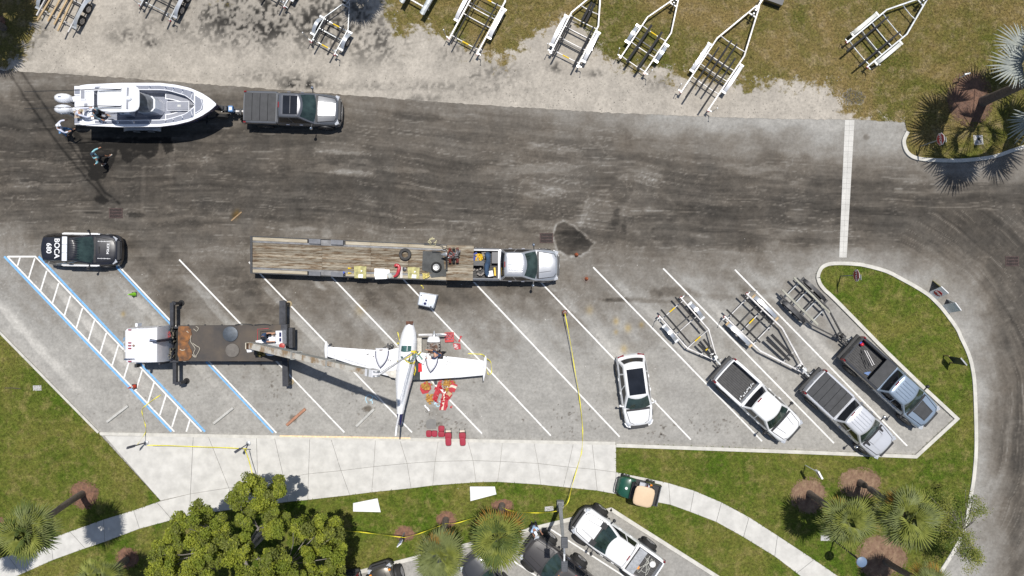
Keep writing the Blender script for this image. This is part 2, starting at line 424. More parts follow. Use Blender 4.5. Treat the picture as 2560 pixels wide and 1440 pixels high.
# water that ran off the boat, still damp
polyblob([(176,318),(210,345),(430,342),(436,378),(412,388),(402,352),(395,385),(372,402),(355,388),(335,402),(318,412),(304,398),(295,372),(288,400),(262,450),(228,452),(216,440),(222,418),(204,396),(196,372),(184,350)], -42, 4, 0)
for ln in ([(55,182),(100,248),(150,320),(205,404),(262,480),(300,510)], [(28,190),(75,262),(110,312),(150,365),(210,438),(268,503)]):
    d = seg_dist(PX + (fbm(PX, PY, 20, 1) - .5) * 6, PY, ln); B = B - 36 * np.exp(-(d / 2.6) ** 2) - 9 * np.exp(-(d / 16) ** 2)
blob(252,500,16,9,10,-38); blob(340,537,22,7,3,-46,.4,.35); blob(338,540,44,22,0,14,.6,.3,2); blob(232,532,22,3,3,-34)
PUD = [(1390,560),(1412,554),(1438,566),(1466,592),(1486,606),(1474,624),(1452,640),(1420,642),(1394,628),(1388,606),(1382,590)]
polyblob(PUD, -36, 4, 44, 3.2, 2)
polyblob([(1470,492),(1460,520),(1452,545),(1446,560),(1452,562),(1462,545),(1475,515),(1500,493)], 8, 8, 24, 2.4, 4)
polyblob([(558,690),(600,700),(598,720),(575,732),(560,715)], 2, 6, 22, 2, 4)
polyblob([(1590,480),(1665,486),(1690,520),(1650,560),(1600,585),(1560,560),(1555,520)], 7, 10, 16, 3, 5)
for (x, y, rx, ry, a, amt) in [(880,432,55,8,3,34),(1040,470,60,6,6,24),(845,380,60,5,4,22),(560,300,60,16,8,12),(500,400,60,5,3,16),(1000,425,60,7,4,22),
    (1370,470,45,7,4,18),(1760,505,80,9,4,12),(760,572,26,6,0,30),(815,580,16,14,70,22),(800,715,22,6,40,30),(430,400,7,60,3,14),(358,470,6,60,3,12),
    (640,275,40,10,5,-12),(1540,545,10,26,10,-30),(1560,560,7,22,-8,-26),(1040,292,60,12,3,-20),(700,300,30,7,0,10),
    (610,480,18,10,0,14),(700,740,26,24,0,10),(715,755,18,9,50,-16),(920,1022,8,11,70,-56),(735,1046,11,8,30,-42),(1088,1062,18,6,-8,-30),
    (1690,730,52,13,2,-28),(1640,735,16,14,0,-20),(1600,752,110,5,2,-26),(1560,748,50,5,-3,-24),(2165,343,8,7,0,-34),(1800,742,60,8,4,-14),
    (1210,660,30,12,0,-12),(1090,1045,22,20,0,-14),(1190,1035,8,14,0,-14),(1450,600,30,10,0,-8),(1970,850,20,60,-40,-10),(2070,830,26,60,-38,-16),
    (1130,740,70,30,0,-14),(1900,720,50,14,10,-16),(1830,690,40,12,0,-14),(2480,720,30,70,10,-10),(2500,820,18,120,-4,-8),
    (430,760,30,60,-20,-8),(600,700,70,30,20,-12),(690,930,30,70,-40,-10),(1350,470,60,30,0,6),(2450,690,10,12,0,10),
    (560,870,12,26,0,-10),(630,795,28,18,0,-6),(2380,1200,20,60,0,4),(2540,1250,14,200,2,-10)]:
    blob(x, y, rx, ry, a, amt, seed=int(x) % 9)
rs = np.random.RandomState(3)
for (cx, cy, sx, sy, n, amt) in [(1100,1055,36,12,46,-52),(1420,1060,42,24,34,-62),(915,1015,22,22,20,-44),(1785,1062,60,12,34,-52),(1650,1085,20,10,22,-50),(1150,1090,160,10,24,-44),
    (690,965,20,28,26,-44),(735,1035,34,26,16,-36),(640,1010,300,40,42,-30),(1500,950,400,90,56,-26),(300,1020,80,30,18,-34),(1900,850,160,120,24,-24),(370,1040,10,30,8,-44)]:
    for k in range(n):
        blob(cx + rs.randn() * sx, cy + rs.randn() * sy, 1.4 + rs.rand() ** 3 * 3.2, 1.3 + rs.rand() * .9, rs.rand() * 90, amt * (.35 + rs.rand()), .5, .1)
warm = np.clip((160 - B) / 55, 0, 1) * (.8 + .5 * (fbm(PX, PY, 50, 9) - .5)); B = np.clip(B, 34, 205)
def s2l(c): c = c / 255.0; return np.where(c <= .04045, c / 12.92, ((np.maximum(c, 0) + .055) / 1.055) ** 2.4)
ALB = 0.74                                           # albedo that reads as a given picture value under this daylight
rr = s2l(B * (1.01 + .032 * warm)) * ALB; gg = s2l(B * (.992 - .027 * warm)) * ALB; bb = s2l(B * (.955 - .085 * warm)) * ALB
for (x, y, r_, a) in [(587,540,7,.9),(593,532,7,.9),(1540,803,7,.7),(1570,820,8,.7),(1604,812,6,.7),(1560,872,8,.6),(1474,775,9,.5),(308,785,5,.7),(900,775,12,.4),(1540,830,5,.6)]:
    w = a * np.exp(-((PX - x) ** 2 + ((PY - y) * .8) ** 2) / r_ ** 2)   # rust coloured spots
    rr = rr * (1 + .25 * w); bb = bb * (1 - .62 * w); gg = gg * (1 - .05 * w)
nyy, nxx = PX.shape
Vt = np.stack([(PX.ravel() - 1280) / 40, (720 - PY.ravel()) / 40, np.zeros(PX.size)], 1)
I = np.arange(nyy * nxx).reshape(nyy, nxx)
Fq = np.stack([I[1:, :-1].ravel(), I[1:, 1:].ravel(), I[:-1, 1:].ravel(), I[:-1, :-1].ravel()], 1)
tag(np_mesh("asphalt_road", Vt, Fq, M_asph, np.stack([rr.ravel(), gg.ravel(), bb.ravel()], 1)), kind="structure")

# ------------------------------------------------------------------ north side: limestone shoulder and dry turf
EDGE = [(-1500,120),(0,175),(50,179),(250,191),(440,205),(600,217),(800,232),(900,240),(1200,262),(1500,281),(1760,292),(1900,296),(2090,299),(2150,300),(2262,306)]
ex, ey = [p[0] for p in EDGE], [p[1] for p in EDGE]
nx_ = coords(-40, 2262, 3.4, -1400, 2262, 70); nx_ = nx_[nx_ <= 2262]; nx_[-1] = 2262
sv = np.concatenate([np.linspace(0, .5, 100), np.linspace(.5, 1, 12)[1:]])
NX = np.repeat(nx_[None, :], len(sv), 0); e = np.interp(nx_, ex, ey) + (vn(nx_, nx_ * 0, 9, 3) - .5) * 3.5
NY = e[None, :] + sv[:, None] * (-700 - e[None, :])
BORDER = [(-1500,150),(0,172),(30,160),(58,140),(74,100),(92,70),(104,30),(118,-60),(130,-140),(620,-140),(860,-120),(985,-40),(992,30),(1000,80),(1022,60),(1060,50),(1100,95),(1135,108),(1150,140),(1200,136),(1232,146),(1262,148),(1288,130),(1320,110),(1366,85),(1400,60),(1440,70),
          (1478,130),(1530,165),(1600,178),(1660,186),(1700,192),(1800,200),(1900,206),(2000,208),(2050,216),(2070,250),(2090,276),(2115,292),(2160,300),(2300,306),(2300,-900),(-1500,-900)]
ins = in_poly(NX, NY, BORDER); d = seg_dist(NX, NY, BORDER[:-2])
turf = .5 + np.where(ins, 1, -1) * np.clip(d / 44, 0, 1) * .75
for (x, y, r_, a) in [(1030,20,60,.45),(540,-10,60,.5),(810,20,40,-.1),(1400,90,60,-.35),(1545,100,50,-.15),(1470,110,60,-.3),(1660,150,44,-.4),(1250,190,40,.3),(1180,120,45,-.3),(1130,120,40,-.25),(2000,270,20,.2),
                      (1010,130,18,.5),(955,30,60,.30),(710,60,22,.42),(730,0,34,.38),(1760,205,40,.2),(1880,222,26,.45),(1670,220,26,.4),(1870,285,10,.5),(2090,250,40,-.5),(1870,230,12,.5),(1780,110,50,-.12)]:
    turf = turf + a * np.exp(-((NX - x) ** 2 + (NY - y) ** 2) / r_ ** 2)
G = 196 + (fbm(NX, NY, 60, 2, 5) - .5) * 34 + (fbm(NX, NY, 12, 3, 3) - .5) * 26
G = G + (fbm((NX + NY) * .4, (NX - NY), 40, 4, 4) - .5) * 20
dk = np.zeros_like(G)
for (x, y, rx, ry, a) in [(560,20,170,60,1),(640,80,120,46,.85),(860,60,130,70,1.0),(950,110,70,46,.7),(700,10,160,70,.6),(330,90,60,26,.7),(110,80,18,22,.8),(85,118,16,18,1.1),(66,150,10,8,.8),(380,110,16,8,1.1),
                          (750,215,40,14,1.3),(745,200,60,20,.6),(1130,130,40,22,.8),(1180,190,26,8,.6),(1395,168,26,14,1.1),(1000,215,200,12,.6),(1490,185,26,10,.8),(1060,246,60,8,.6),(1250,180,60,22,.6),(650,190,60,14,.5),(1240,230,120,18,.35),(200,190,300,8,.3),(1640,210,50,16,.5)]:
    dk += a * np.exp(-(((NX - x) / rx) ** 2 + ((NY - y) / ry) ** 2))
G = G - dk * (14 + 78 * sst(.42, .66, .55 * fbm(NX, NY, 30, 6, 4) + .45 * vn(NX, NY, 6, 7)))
for (x, y, r_) in [(1022,68,11)]:
    dd = np.hypot(NX - x, NY - y); G = np.where(dd < r_, 208 + 10 * vn(NX, NY, 6), G)
G = np.clip(G - 13, 55, 215)
Nr, Ng, Nb = s2l(G * 1.012) * ALB, s2l(G * .970) * ALB, s2l(G * .905) * ALB
dx = (NX - 2140) / 34; dy = (NY - 243) / 22; hole = 1 - sst(.7, 1.15, np.hypot(dx, dy) + (fbm(NX, NY, 14, 1) - .5))   # burnt patch of charcoal
for A_ in (Nr, Ng, Nb): A_ *= (1 - .93 * hole * (.7 + .3 * vn(NX, NY, 5, 2)))
turf = turf - 1.4 * hole
Vn = np.stack([(NX.ravel() - 1280) / 40, (720 - NY.ravel()) / 40, np.full(NX.size, .012)], 1)
I = np.arange(NX.size).reshape(NX.shape)
Fn = np.stack([I[:-1, :-1].ravel(), I[:-1, 1:].ravel(), I[1:, 1:].ravel(), I[1:, :-1].ravel()], 1)
tag(np_mesh("limestone_shoulder", Vn, Fn, M_north, np.stack([Nr.ravel(), Ng.ravel(), Nb.ravel()], 1), {"turf": turf.ravel()}), kind="structure")
# ------------------------------------------------------------------ lawns
L_NE = [(2262,306),(2268,332),(2261,347),(2260,362),(2265,376),(2275,386),(2291,393),(2320,397),(2372,399),(2414,398),(2466,391),(2497,384),(2560,363),(2800,300),(2800,-700),(2262,-700)]
P_UP = [(-60,1418),(20,1388),(128,1345),(176,1328),(260,1298),(335,1275),(393,1255),(402,1251)]
P_LOW = [(-20,1462),(47,1438),(134,1399),(214,1370),(263,1354),(350,1321),(432,1299),(475,1287),(529,1281),(590,1272),(720,1254),(770,1249),(875,1237),(930,1230),(1028,1220),(1082,1213),(1190,1205),(1244,1204),(1352,1211),(1408,1217),(1493,1226),(1537,1234),(1600,1247),(1675,1261),(1725,1279),(1790,1304),(1858,1342),(1936,1390),(1991,1432),(2060,1485)]
P_UE = [(1540,1180),(1613,1194),(1671,1207),(1735,1226),(1803,1255),(1872,1292),(1943,1338),(2034,1398),(2110,1450)]
KERB_OUT = [(2039,695),(2040,684),(2047,669),(2058,660),(2075,655),(2104,654),(2138,656),(2160,659),(2215,674),(2260,697),(2289,713),(2319,732),(2338,749),(2360,773),(2393,818),(2404,842),(2420,876),(2431,911),(2438,960),(2441,1040),(2442,1100),(2441,1140),(2438,1175),(2434,1210),(2428,1241),(2420,1290),(2406,1335),(2386,1377),(2352,1431),(2300,1500)]
KERB_LOT = [(2039,695),(2044,711),(2058,729),(2078,747),(2150,820),(2211,882),(2301,969),(2384,1046),(2286,1136),(1980,1124),(1540,1108)]
L_SE = KERB_OUT + [(2180,1500)] + P_UE[::-1] + KERB_LOT[::-1][:-1]
L_SW = [(-400,600),(-40,790),(0,830),(247,1082),(402,1251)] + P_UP[::-1][1:] + [(-400,1560)]
KERB_B = [(560,1510),(640,1490),(760,1459),(880,1429),(1031,1391),(1163,1358),(1317,1320),(1360,1309),(1528,1268),(1600,1314),(1720,1390),(1840,1466)]
L_S = P_LOW + KERB_B[::-1] + [(-60,1560)]
LAWNS = {"ne": L_NE, "se": L_SE, "sw": L_SW, "s": L_S}
for k, P in LAWNS.items():
    o = sheet(pts(*P), 0.06 if k != "ne" else 0.03).build("lawn", M_turf if k != "ne" else turf_mat("turf_ne", (0.145, 0.110, 0.036), (0.085, 0.088, 0.014), (0.21, 0.16, 0.080)))
    tag(o, kind="structure")
# grass blades as one uncountable mass, green in the south, straw in the north
def blades(n_try, box, poly, z, m, seed, dens_fn=None):
    r = np.random.RandomState(seed); X = r.uniform(box[0], box[2], n_try); Y = r.uniform(box[1], box[3], n_try)
    k = in_poly(X, Y, poly)
    if dens_fn is not None: k &= dens_fn(X, Y)
    X, Y = X[k], Y[k]; n = len(X); a = r.uniform(0, 2 * pi, n); ln = r.uniform(.05, .13, n); w = r.uniform(.012, .026, n); hz = r.uniform(.02, .075, n)
    cx = (X - 1280) / 40; cy = (720 - Y) / 40; dx, dy = np.cos(a), np.sin(a)
    P0 = np.stack([cx - dy * w, cy + dx * w, np.full(n, z)], 1); P1 = np.stack([cx + dy * w, cy - dx * w, np.full(n, z)], 1)
    P2 = np.stack([cx + dx * ln, cy + dy * ln, z + hz], 1)
    return np.stack([P0, P1, P2], 1).reshape(-1, 3)
vs = [blades(62000, (-30, 820, 420, 1450), L_SW, .058, None, 1), blades(70000, (-30, 1200, 2050, 1450), L_S, .058, None, 2), blades(100000, (1540, 650, 2450, 1460), L_SE, .058, None, 3)]
V = np.concatenate(vs); tag(np_mesh("grass", V, np.arange(len(V)).reshape(-1, 3), M_blade_g), "short green grass covering the southern lawns", "grass", kind="stuff")
tf = lambda X, Y: bil(X, Y, nx_, np.arange(3), np.zeros((3, len(nx_)))) == 0
NP = [(x, y) for (x, y) in BORDER[10:-2]] + [(2300, -20), (900, -20)]
def tfn(X, Y):
    d_ = seg_dist(X, Y, BORDER[10:-3]); return (d_ > 16)
v1 = blades(90000, (980, -20, 2290, 310), NP, .012, None, 5, tfn); v2 = blades(42000, (2262, -20, 2600, 400), L_NE, .028, None, 6)
V = np.concatenate([v1, v2]); tag(np_mesh("dry_grass", V, np.arange(len(V)).reshape(-1, 3), M_blade_b), "straw coloured patchy grass north of the road", "grass", kind="stuff")

# ------------------------------------------------------------------ concrete apron and footpath, slab by slab
def inset(poly, d):
    P = [Vector(p) for p in poly]; a = sum(P[i].x * P[(i + 1) % len(P)].y - P[(i + 1) % len(P)].x * P[i].y for i in range(len(P)))
    if a < 0: P = P[::-1]
    out = []; n = len(P)
    for i in range(n):
        d1 = (P[i] - P[i - 1]).normalized(); d2 = (P[(i + 1) % n] - P[i]).normalized()
        n1 = Vector((-d1.y, d1.x)); n2 = Vector((-d2.y, d2.x)); m_ = (n1 + n2)
        if m_.length < .1: m_ = n1
        m_.normalize(); out.append(P[i] + m_ * (d / max(.4, m_.dot(n1))))
    return out
J = [((262,1089),(402,1251),None),((484,1091),(477,1234),(475,1287)),((522,1092),(573,1219),(590,1272)),((642,1094),(645,1205),None),((687,1095),(710,1194),(720,1254)),((775,1096),(772,1184),(770,1249)),
     ((828,1097),(853,1176),(875,1237)),((939,1099),(935,1166),(930,1230)),((1000,1100),(1018,1158),(1028,1220)),((1096,1102),(1088,1153),(1082,1213)),((1170,1104),(1183,1151),(1190,1205)),
     ((1256,1105),(1251,1153),(1244,1204)),((1335,1107),(1345,1158),(1352,1211)),((1433,1109),(1420,1167),(1408,1217)),((1480,1110),(1487,1173),(1493,1226)),((1540,1111),(1540,1180),(1537,1234))]
apron = thing("concrete_apron", None, None); apron["kind"] = "structure"
def slab(poly, parent, z=.055, nm="slab"):
    p = inset(pts(*poly), .011); mb = MB(); mb.prism([tuple(q) for q in p], -.01, z + random.uniform(-.002, .002))
    return mb.build(nm, M_conc, parent)
for a, b in zip(J[:-1], J[1:]): slab([a[0], b[0], b[1], a[1]], apron)
footpath = thing("footpath", None, None); footpath["kind"] = "structure"
UPP = [(-60,1418),(20,1388),(128,1345),(176,1328),(260,1298),(335,1275),(393,1255)]; LWP = [(-20,1462),(56,1434),(134,1399),(214,1370),(263,1354),(350,1321),(432,1299)]
prs = list(zip(UPP, LWP)) + [((402,1251),(445,1295))] + [(j[1], j[2]) for j in J if j[2]]
prs += [((1613,1194),(1600,1247)),((1671,1207),(1675,1261)),((1735,1226),(1725,1279)),((1803,1255),(1790,1304)),((1872,1292),(1858,1342)),((1943,1338),(1936,1390)),((2034,1398),(1991,1432)),((2110,1450),(2060,1485))]
prs = [p for p in prs if p[0] != (402,1251)]
for a, b in zip(prs[:-1], prs[1:]): slab([a[0], b[0], b[1], a[1]], footpath)
# white stop strip across the road: two courses of narrow concrete blocks
strip = thing("concrete_strip", None, None); strip["kind"] = "structure"
n = 26
for i in range(n):
    for s_ in (0, 1):
        def q(t, u): 
            x = 2124 + (2107 - 2124) * t; y = 300 + 344 * t; w_ = 24 - 5 * t; return (x - w_ / 2 + w_ * u, y)
        t0, t1 = i / n, (i + 1) / n
        P = inset(pts(q(t0, s_ * .5), q(t0, s_ * .5 + .5), q(t1, s_ * .5 + .5), q(t1, s_ * .5)), .0035)
        mb = MB(); mb.prism([tuple(p) for p in P], -.01, .014 + random.uniform(0, .004)); mb.build("paving_block", M_conc, strip)
# ------------------------------------------------------------------ kerbs
def kerb(line, w=.22, z=.13, side=0, nm="kerb", k=3):
    L = smooth_line([W(*p).xy for p in line], k) if k > 1 else [W(*p).xy for p in line]
    tag(ribbon(L, w, -.01, z, side=side).build(nm, M_kerb), kind="structure")
kerb(KERB_OUT, side=-.11); kerb(KERB_LOT[:7], side=.11); kerb(KERB_LOT[6:], side=.11, k=1)
kerb([(250,1084),(900,1096),(1538,1108)], .2, .058, 0, k=1); kerb([(-300,520),(0,829),(248,1081)], .14, .10, 0, k=1)
kerb([(2268,330),(2259,347),(2258,360),(2263,376),(2273,388),(2290,396),(2320,400),(2372,402),(2414,401),(2466,395),(2497,388),(2560,367),(2800,300)], .22, .12)
kerb(KERB_B[:9], .24, .12, side=-.1, k=1); kerb(KERB_B[8:], .24, .12, side=-.1, k=1)
orange = mat("orange_kerb_paint", lin(232, 205, 165), .8, var=.25, scale=6)
tag(ribbon(pts((700, 1089.5), (1026, 1095)), .10, .05, .063).build("painted_kerb_edge", orange), kind="structure")
# ------------------------------------------------------------------ painted markings
mk = MB(); bl = MB()
def line(mb, a, b, w=.092, z=.004):
    p, q = W(*a).xy, W(*b).xy; d = (q - p).normalized(); n_ = Vector((-d.y, d.x)) * w / 2
    mb.add([(*(p - n_), z), (*(q - n_), z), (*(q + n_), z), (*(p + n_), z)], [(0, 1, 2, 3)])
for a, b in [((448,649),(861,1081)),((622,655),(1030,1081)),((800,662),(1205,1084)),((976,664),(1377,1089)),((1150,668),(1549,1092)),((1320,672),(1727,1099)),((1483,668),(1905,1103)),((1658,671),(2085,1108)),((1837,674),(2268,1115)),
             ((292,660),(691,1082)),((18,641),(436,1079)),((88,641),(504,1079)),((1375,1322),(1600,1466)),((1285,1404),(1360,1452))]: line(mk, a, b)
line(mk, (20, 641.5), (90, 641.5), .105, .0048)
line(mk, (50, 644), (44, 664), .095, .0044)
for k in range(14):
    x, y = 87 + 29.85 * k, 646 + 31 * k
    line(mk, (x, y), (x - 15.5 * min(1, (1079 - y) / 50), y + min(50, 1079 - y)), .095, .0044)
line(bl, (10.5,641),(428.5,1079), .13); line(bl, (96.5,641),(512.5,1079), .13); line(bl, (285,661),(683,1082), .115)
mk.build("white_line_paint", M_white)["kind"] = "structure"; bl.build("blue_line_paint", M_blue)["kind"] = "structure"
# chalk numerals half rubbed out near the police car, blue chalk scrawl by the aircraft
def scrawl(P, w, m, nm, z=.004):
    tag(ribbon(smooth_line([W(*p).xy for p in P], 5), w, 0.001, z).build(nm, m), kind="structure")
chalk = mat("blue_chalk", lin(165, 200, 215), .9, var=.3, scale=9)
scrawl([(918,1008),(914,998),(917,990),(925,987),(931,991),(930,998),(923,1000),(930,1002),(931,1009)], .05, chalk, "chalk_mark"); scrawl([(932,989),(938,993),(944,999)], .05, chalk, "chalk_mark")
scrawl([(1085,1008),(1095,1004),(1090,1012),(1096,1016),(1103,1008),(1097,1002)], .05, chalk, "chalk_mark")
# ------------------------------------------------------------------ vehicle materials
def paint(nm, c, metal=0.0, rough=0.35, coat=1.0): return mat("paint_" + nm, c, rough, metal, var=.05, scale=.7, coat=coat)
P_white = paint("white", (.80, .80, .80)); P_silver = paint("silver", (.50, .51, .53), .55, .3); P_grey = paint("dark_grey", (.13, .135, .145), .4)
P_black = paint("black", (.012, .012, .016)); P_blue = paint("blue_grey", (.27, .335, .42), .3); P_silver2 = paint("pale_silver", (.66, .67, .70), .35)
P_mblack = paint("faded_black", (.050, .046, .046), .1, .45, .5); P_char = paint("charcoal", (.055, .056, .060), .3)
M_glass = mat("tinted_glass", (.030, .050, .045), .06, var=.6, scale=1.6, spec=.8); M_dglass = mat("dark_glass", (.010, .012, .016), .05, var=.5, scale=1.2, spec=.8)
M_rubber = mat("rubber", (.022, .021, .020), .85, var=.3, scale=8, bump=.2); M_rim = mat("wheel_metal", (.42, .42, .43), .35, .8, var=.2, scale=4)
M_plas = mat("black_plastic", (.025, .025, .027), .55, var=.2, scale=6); M_chrome = mat("chrome", (.75, .76, .78), .12, 1.0, var=.1, scale=5)
M_red = mat("red_lens", (.20, .010, .012), .2, var=.3, scale=20, coat=.8); M_lens = mat("clear_lens", (.55, .57, .60), .08, .2, var=.4, scale=15, coat=1)
M_amber = mat("amber_lens", (.75, .26, .02), .2, var=.2, scale=20, coat=.8); M_tonn = mat("tonneau_vinyl", (.048, .049, .052), .7, var=.18, scale=3, bump=.15)
M_bed = mat("bed_liner", (.050, .049, .050), .75, var=.3, scale=5, bump=.3); M_dark = mat("dark_gap", (.010, .010, .010), .8)
M_steel = mat("galvanised_steel", (.46, .47, .48), .45, .6, var=.25, scale=5); M_alu = mat("white_aluminium", (.60, .585, .575), .5, .2, var=.28, scale=2.5)

def surf(st):
    xs = [s[0] for s in st]
    def f(x, y):
        hw = np.interp(x, xs, [s[1] for s in st]); zs = np.interp(x, xs, [s[2] for s in st]); zc = np.interp(x, xs, [s[3] for s in st])
        return float(np.interp(abs(y) / hw, [0, .45, .80, .93, 1.0], [zc, zs + (zc - zs) * .85, zs + (zc - zs) * .35, zs - .015, zs - .12]))
    return f
def hull(st, zb):
    rs = []
    for (x, hw, zs, zc) in st:
        h = [(-.86 * hw, zb), (-hw * .985, zb + .10), (-hw, zb + .34 * (zs - zb) / .8), (-hw * .988, zs - .10), (-hw * .93, zs - .012), (-hw * .80, zs + (zc - zs) * .35), (-hw * .45, zs + (zc - zs) * .85), (0, zc)]
        rs.append([(x, y, z) for y, z in h] + [(x, -y, z) for y, z in h[-2::-1]])
    return MB().rings([r[::-1] for r in rs])
def refine(st, n=3):
    """extra stations, rounded"""
    xs = np.array([s[0] for s in st]); out = []
    P = [Vector((*s[:3],)) for s in st]; Q = [s[3] for s in st]
    for i in range(len(st) - 1):
        for j in range(n):
            t = j / n; r = []
            for c in range(4):
                p0 = st[max(0, i - 1)][c]; p1 = st[i][c]; p2 = st[i + 1][c]; p3 = st[min(len(st) - 1, i + 2)][c]
                m1 = (p2 - p0) / 2; m2 = (p3 - p1) / 2
                if c == 0: r.append(p1 + (p2 - p1) * t); continue
                dx0 = st[i][0] - st[max(0, i - 1)][0]; dx1 = st[i + 1][0] - st[i][0]; dx2 = st[min(len(st) - 1, i + 2)][0] - st[i + 1][0]
                s0 = (p1 - p0) / dx0 if dx0 > 1e-6 else 0; s1 = (p2 - p1) / dx1; s2 = (p3 - p2) / dx2 if dx2 > 1e-6 else 0
                ma = 0 if s0 * s1 <= 0 else 2 * s0 * s1 / (s0 + s1); mb_ = 0 if s1 * s2 <= 0 else 2 * s1 * s2 / (s1 + s2)
                h = dx1; r.append((2*t**3-3*t**2+1)*p1 + (t**3-2*t**2+t)*h*ma + (-2*t**3+3*t**2)*p2 + (t**3-t**2)*h*mb_)
            out.append(tuple(r))
    out.append(st[-1]); return out

class Cabin:
    """glass-house: two outlines, at the belt line and at the roof edge, each with rounded front and rear"""
    def __init__(s, b, r, zb, zr, bulge_f=.14, bulge_r=.06, crown=.05):
        s.b, s.r, s.zb, s.zr, s.bf, s.br, s.crown = b, r, zb, zr, bulge_f, bulge_r, crown     # b, r = (x_rear, x_front, halfwidth)
    def edge(s, side, u, t):
        """side f/r: u in -1..1 across; side l/R: u 0..1 rear to front; t 0 belt .. 1 roof"""
        xr = s.b[0] + (s.r[0] - s.b[0]) * t; xf = s.b[1] + (s.r[1] - s.b[1]) * t; hw = s.b[2] + (s.r[2] - s.b[2]) * (t ** 1.25); z = s.zb + (s.zr - s.zb) * t
        if side == 'f': return Vector((xf - s.bf * u * u, u * hw, z))
        if side == 'r': return Vector((xr + s.br * u * u, u * hw, z))
        a = xr + s.br; b = xf - s.bf; sg = 1 if side == 'l' else -1
        return Vector((a + (b - a) * u, sg * hw * (1 + .02 * sin(pi * u)), z))
    def ring(s, t, sc=1.0, dz=0.0):
        P = [s.edge('f', u, t) for u in np.linspace(-1, 1, 9)] + [s.edge('l', u, t) for u in np.linspace(1, 0, 9)[1:-1]]
        P += [s.edge('r', u, t) for u in np.linspace(1, -1, 9)] + [s.edge('R', u, t) for u in np.linspace(0, 1, 9)[1:-1]]
        c = sum(P, Vector()) / len(P)
        return [Vector((c.x + (p.x - c.x) * sc, c.y + (p.y - c.y) * sc, p.z + dz)) for p in P]
    def shell(s):
        rs = [s.ring(t) for t in (0, .5, .92)] + [s.ring(1, .985, .0), s.ring(1, .93, .4 * s.crown), s.ring(1, .7, .75 * s.crown), s.ring(1, .35, .95 * s.crown), s.ring(1, .02, s.crown)]
        return MB().rings(rs, cap0=False)
    def roofz(s, x, y):
        cx = (s.r[0] + s.r[1]) / 2; q = max(abs(x - cx) / ((s.r[1] - s.r[0]) / 2), abs(y) / s.r[2])
        return s.zr + s.crown * float(np.interp(q, [0, .35, .7, .93, 1], [1, .95, .75, .4, 0]))
    def glass(s, side, u0, u1, t0, t1, off=.012, n=7, taper=0.0):
        us = np.linspace(u0, u1, n); ts = np.linspace(t0, t1, 4); rows = []
        for t in ts:
            k = (t - t0) / (t1 - t0); r = []
            for u in us:
                uu = u
                if taper and side in 'lR': uu = u0 + (u - u0) * (1 - taper * k) if taper > 0 else u1 - (u1 - u) * (1 + taper * k)
                p = s.edge(side, uu, t); q = s.edge(side, uu, min(1, t + .05)); 
                o = {'f': Vector((1, 0, 0)), 'r': Vector((-1, 0, 0)), 'l': Vector((0, 1, 0)), 'R': Vector((0, -1, 0))}[side]
                up = (q - p).normalized(); nn = (o - up * o.dot(up)).normalized(); r.append(p + nn * off)
            rows.append(r)
        mb = MB(); n0 = len(us)
        for r in rows: mb.v.extend([tuple(p) for p in r])
        for i in range(len(rows) - 1):
            for j in range(n0 - 1):
                f = (i * n0 + j, i * n0 + j + 1, (i + 1) * n0 + j + 1, (i + 1) * n0 + j)
                mb.f.append(f if side in 'fR' else f[::-1])
        return mb

def wheel(par, x, y, r=.40, w=.28, nm="wheel", rimm=None, seg=22):
    sgn = 1 if y > 0 else -1
    t = MB().lathe((x, y, r), [(r * .62, -w/2), (r * .93, -w/2), (r, -w * .38), (r, w * .38), (r * .93, w/2), (r * .62, w/2)], seg, 'Y').build(nm, M_rubber, par, 40)
    m = MB(); m.lathe((x, y + sgn * w * .5, r), [(r * .60, -.03 * sgn), (r * .60, .012 * sgn), (r * .5, .006 * sgn)], 16, 'Y')
    for k in range(6):
        a = k * pi / 3; m.box((x + cos(a) * r * .3, y + sgn * (w * .5 + .012), r + sin(a) * r * .3), (r * .5, .02, r * .12), ry=-a)
    m.build("rim", rimm or M_rim, t)
    return t

def drape(f, x0, x1, hy0, hy1, off=.010, nx=8, ny=9, yc=0):
    """panel lying on a surface, half width hy0 at x0 to hy1 at x1"""
    return MB().grid(lambda u, v: (x0 + (x1 - x0) * u, yc + (hy0 + (hy1 - hy0) * u) * v, f(x0 + (x1 - x0) * u, yc + (hy0 + (hy1 - hy0) * u) * v) + off), np.linspace(0, 1, nx), np.linspace(-1, 1, ny))
def drape_line(mb, f, P, w=.03, off=.014):
    for a, b in zip(P[:-1], P[1:]):
        n = 5; q = [Vector((a[0] + (b[0] - a[0]) * i / n, a[1] + (b[1] - a[1]) * i / n, 0)) for i in range(n + 1)]
        for i in range(n):
            p, r = q[i], q[i + 1]; d = (r - p).normalized(); s_ = Vector((-d.y, d.x, 0)) * w / 2
            vs = [p - s_, r - s_, r + s_, p + s_]; mb.add([(v.x, v.y, f(v.x, v.y) + off) for v in vs], [(0, 1, 2, 3)])

def place(front, rear, h=.85):
    a, b = W(*front, h), W(*rear, h); c = (a + b) / 2; return Vector((c.x, c.y, 0)), atan2(a.y - b.y, a.x - b.x), (a - b).length

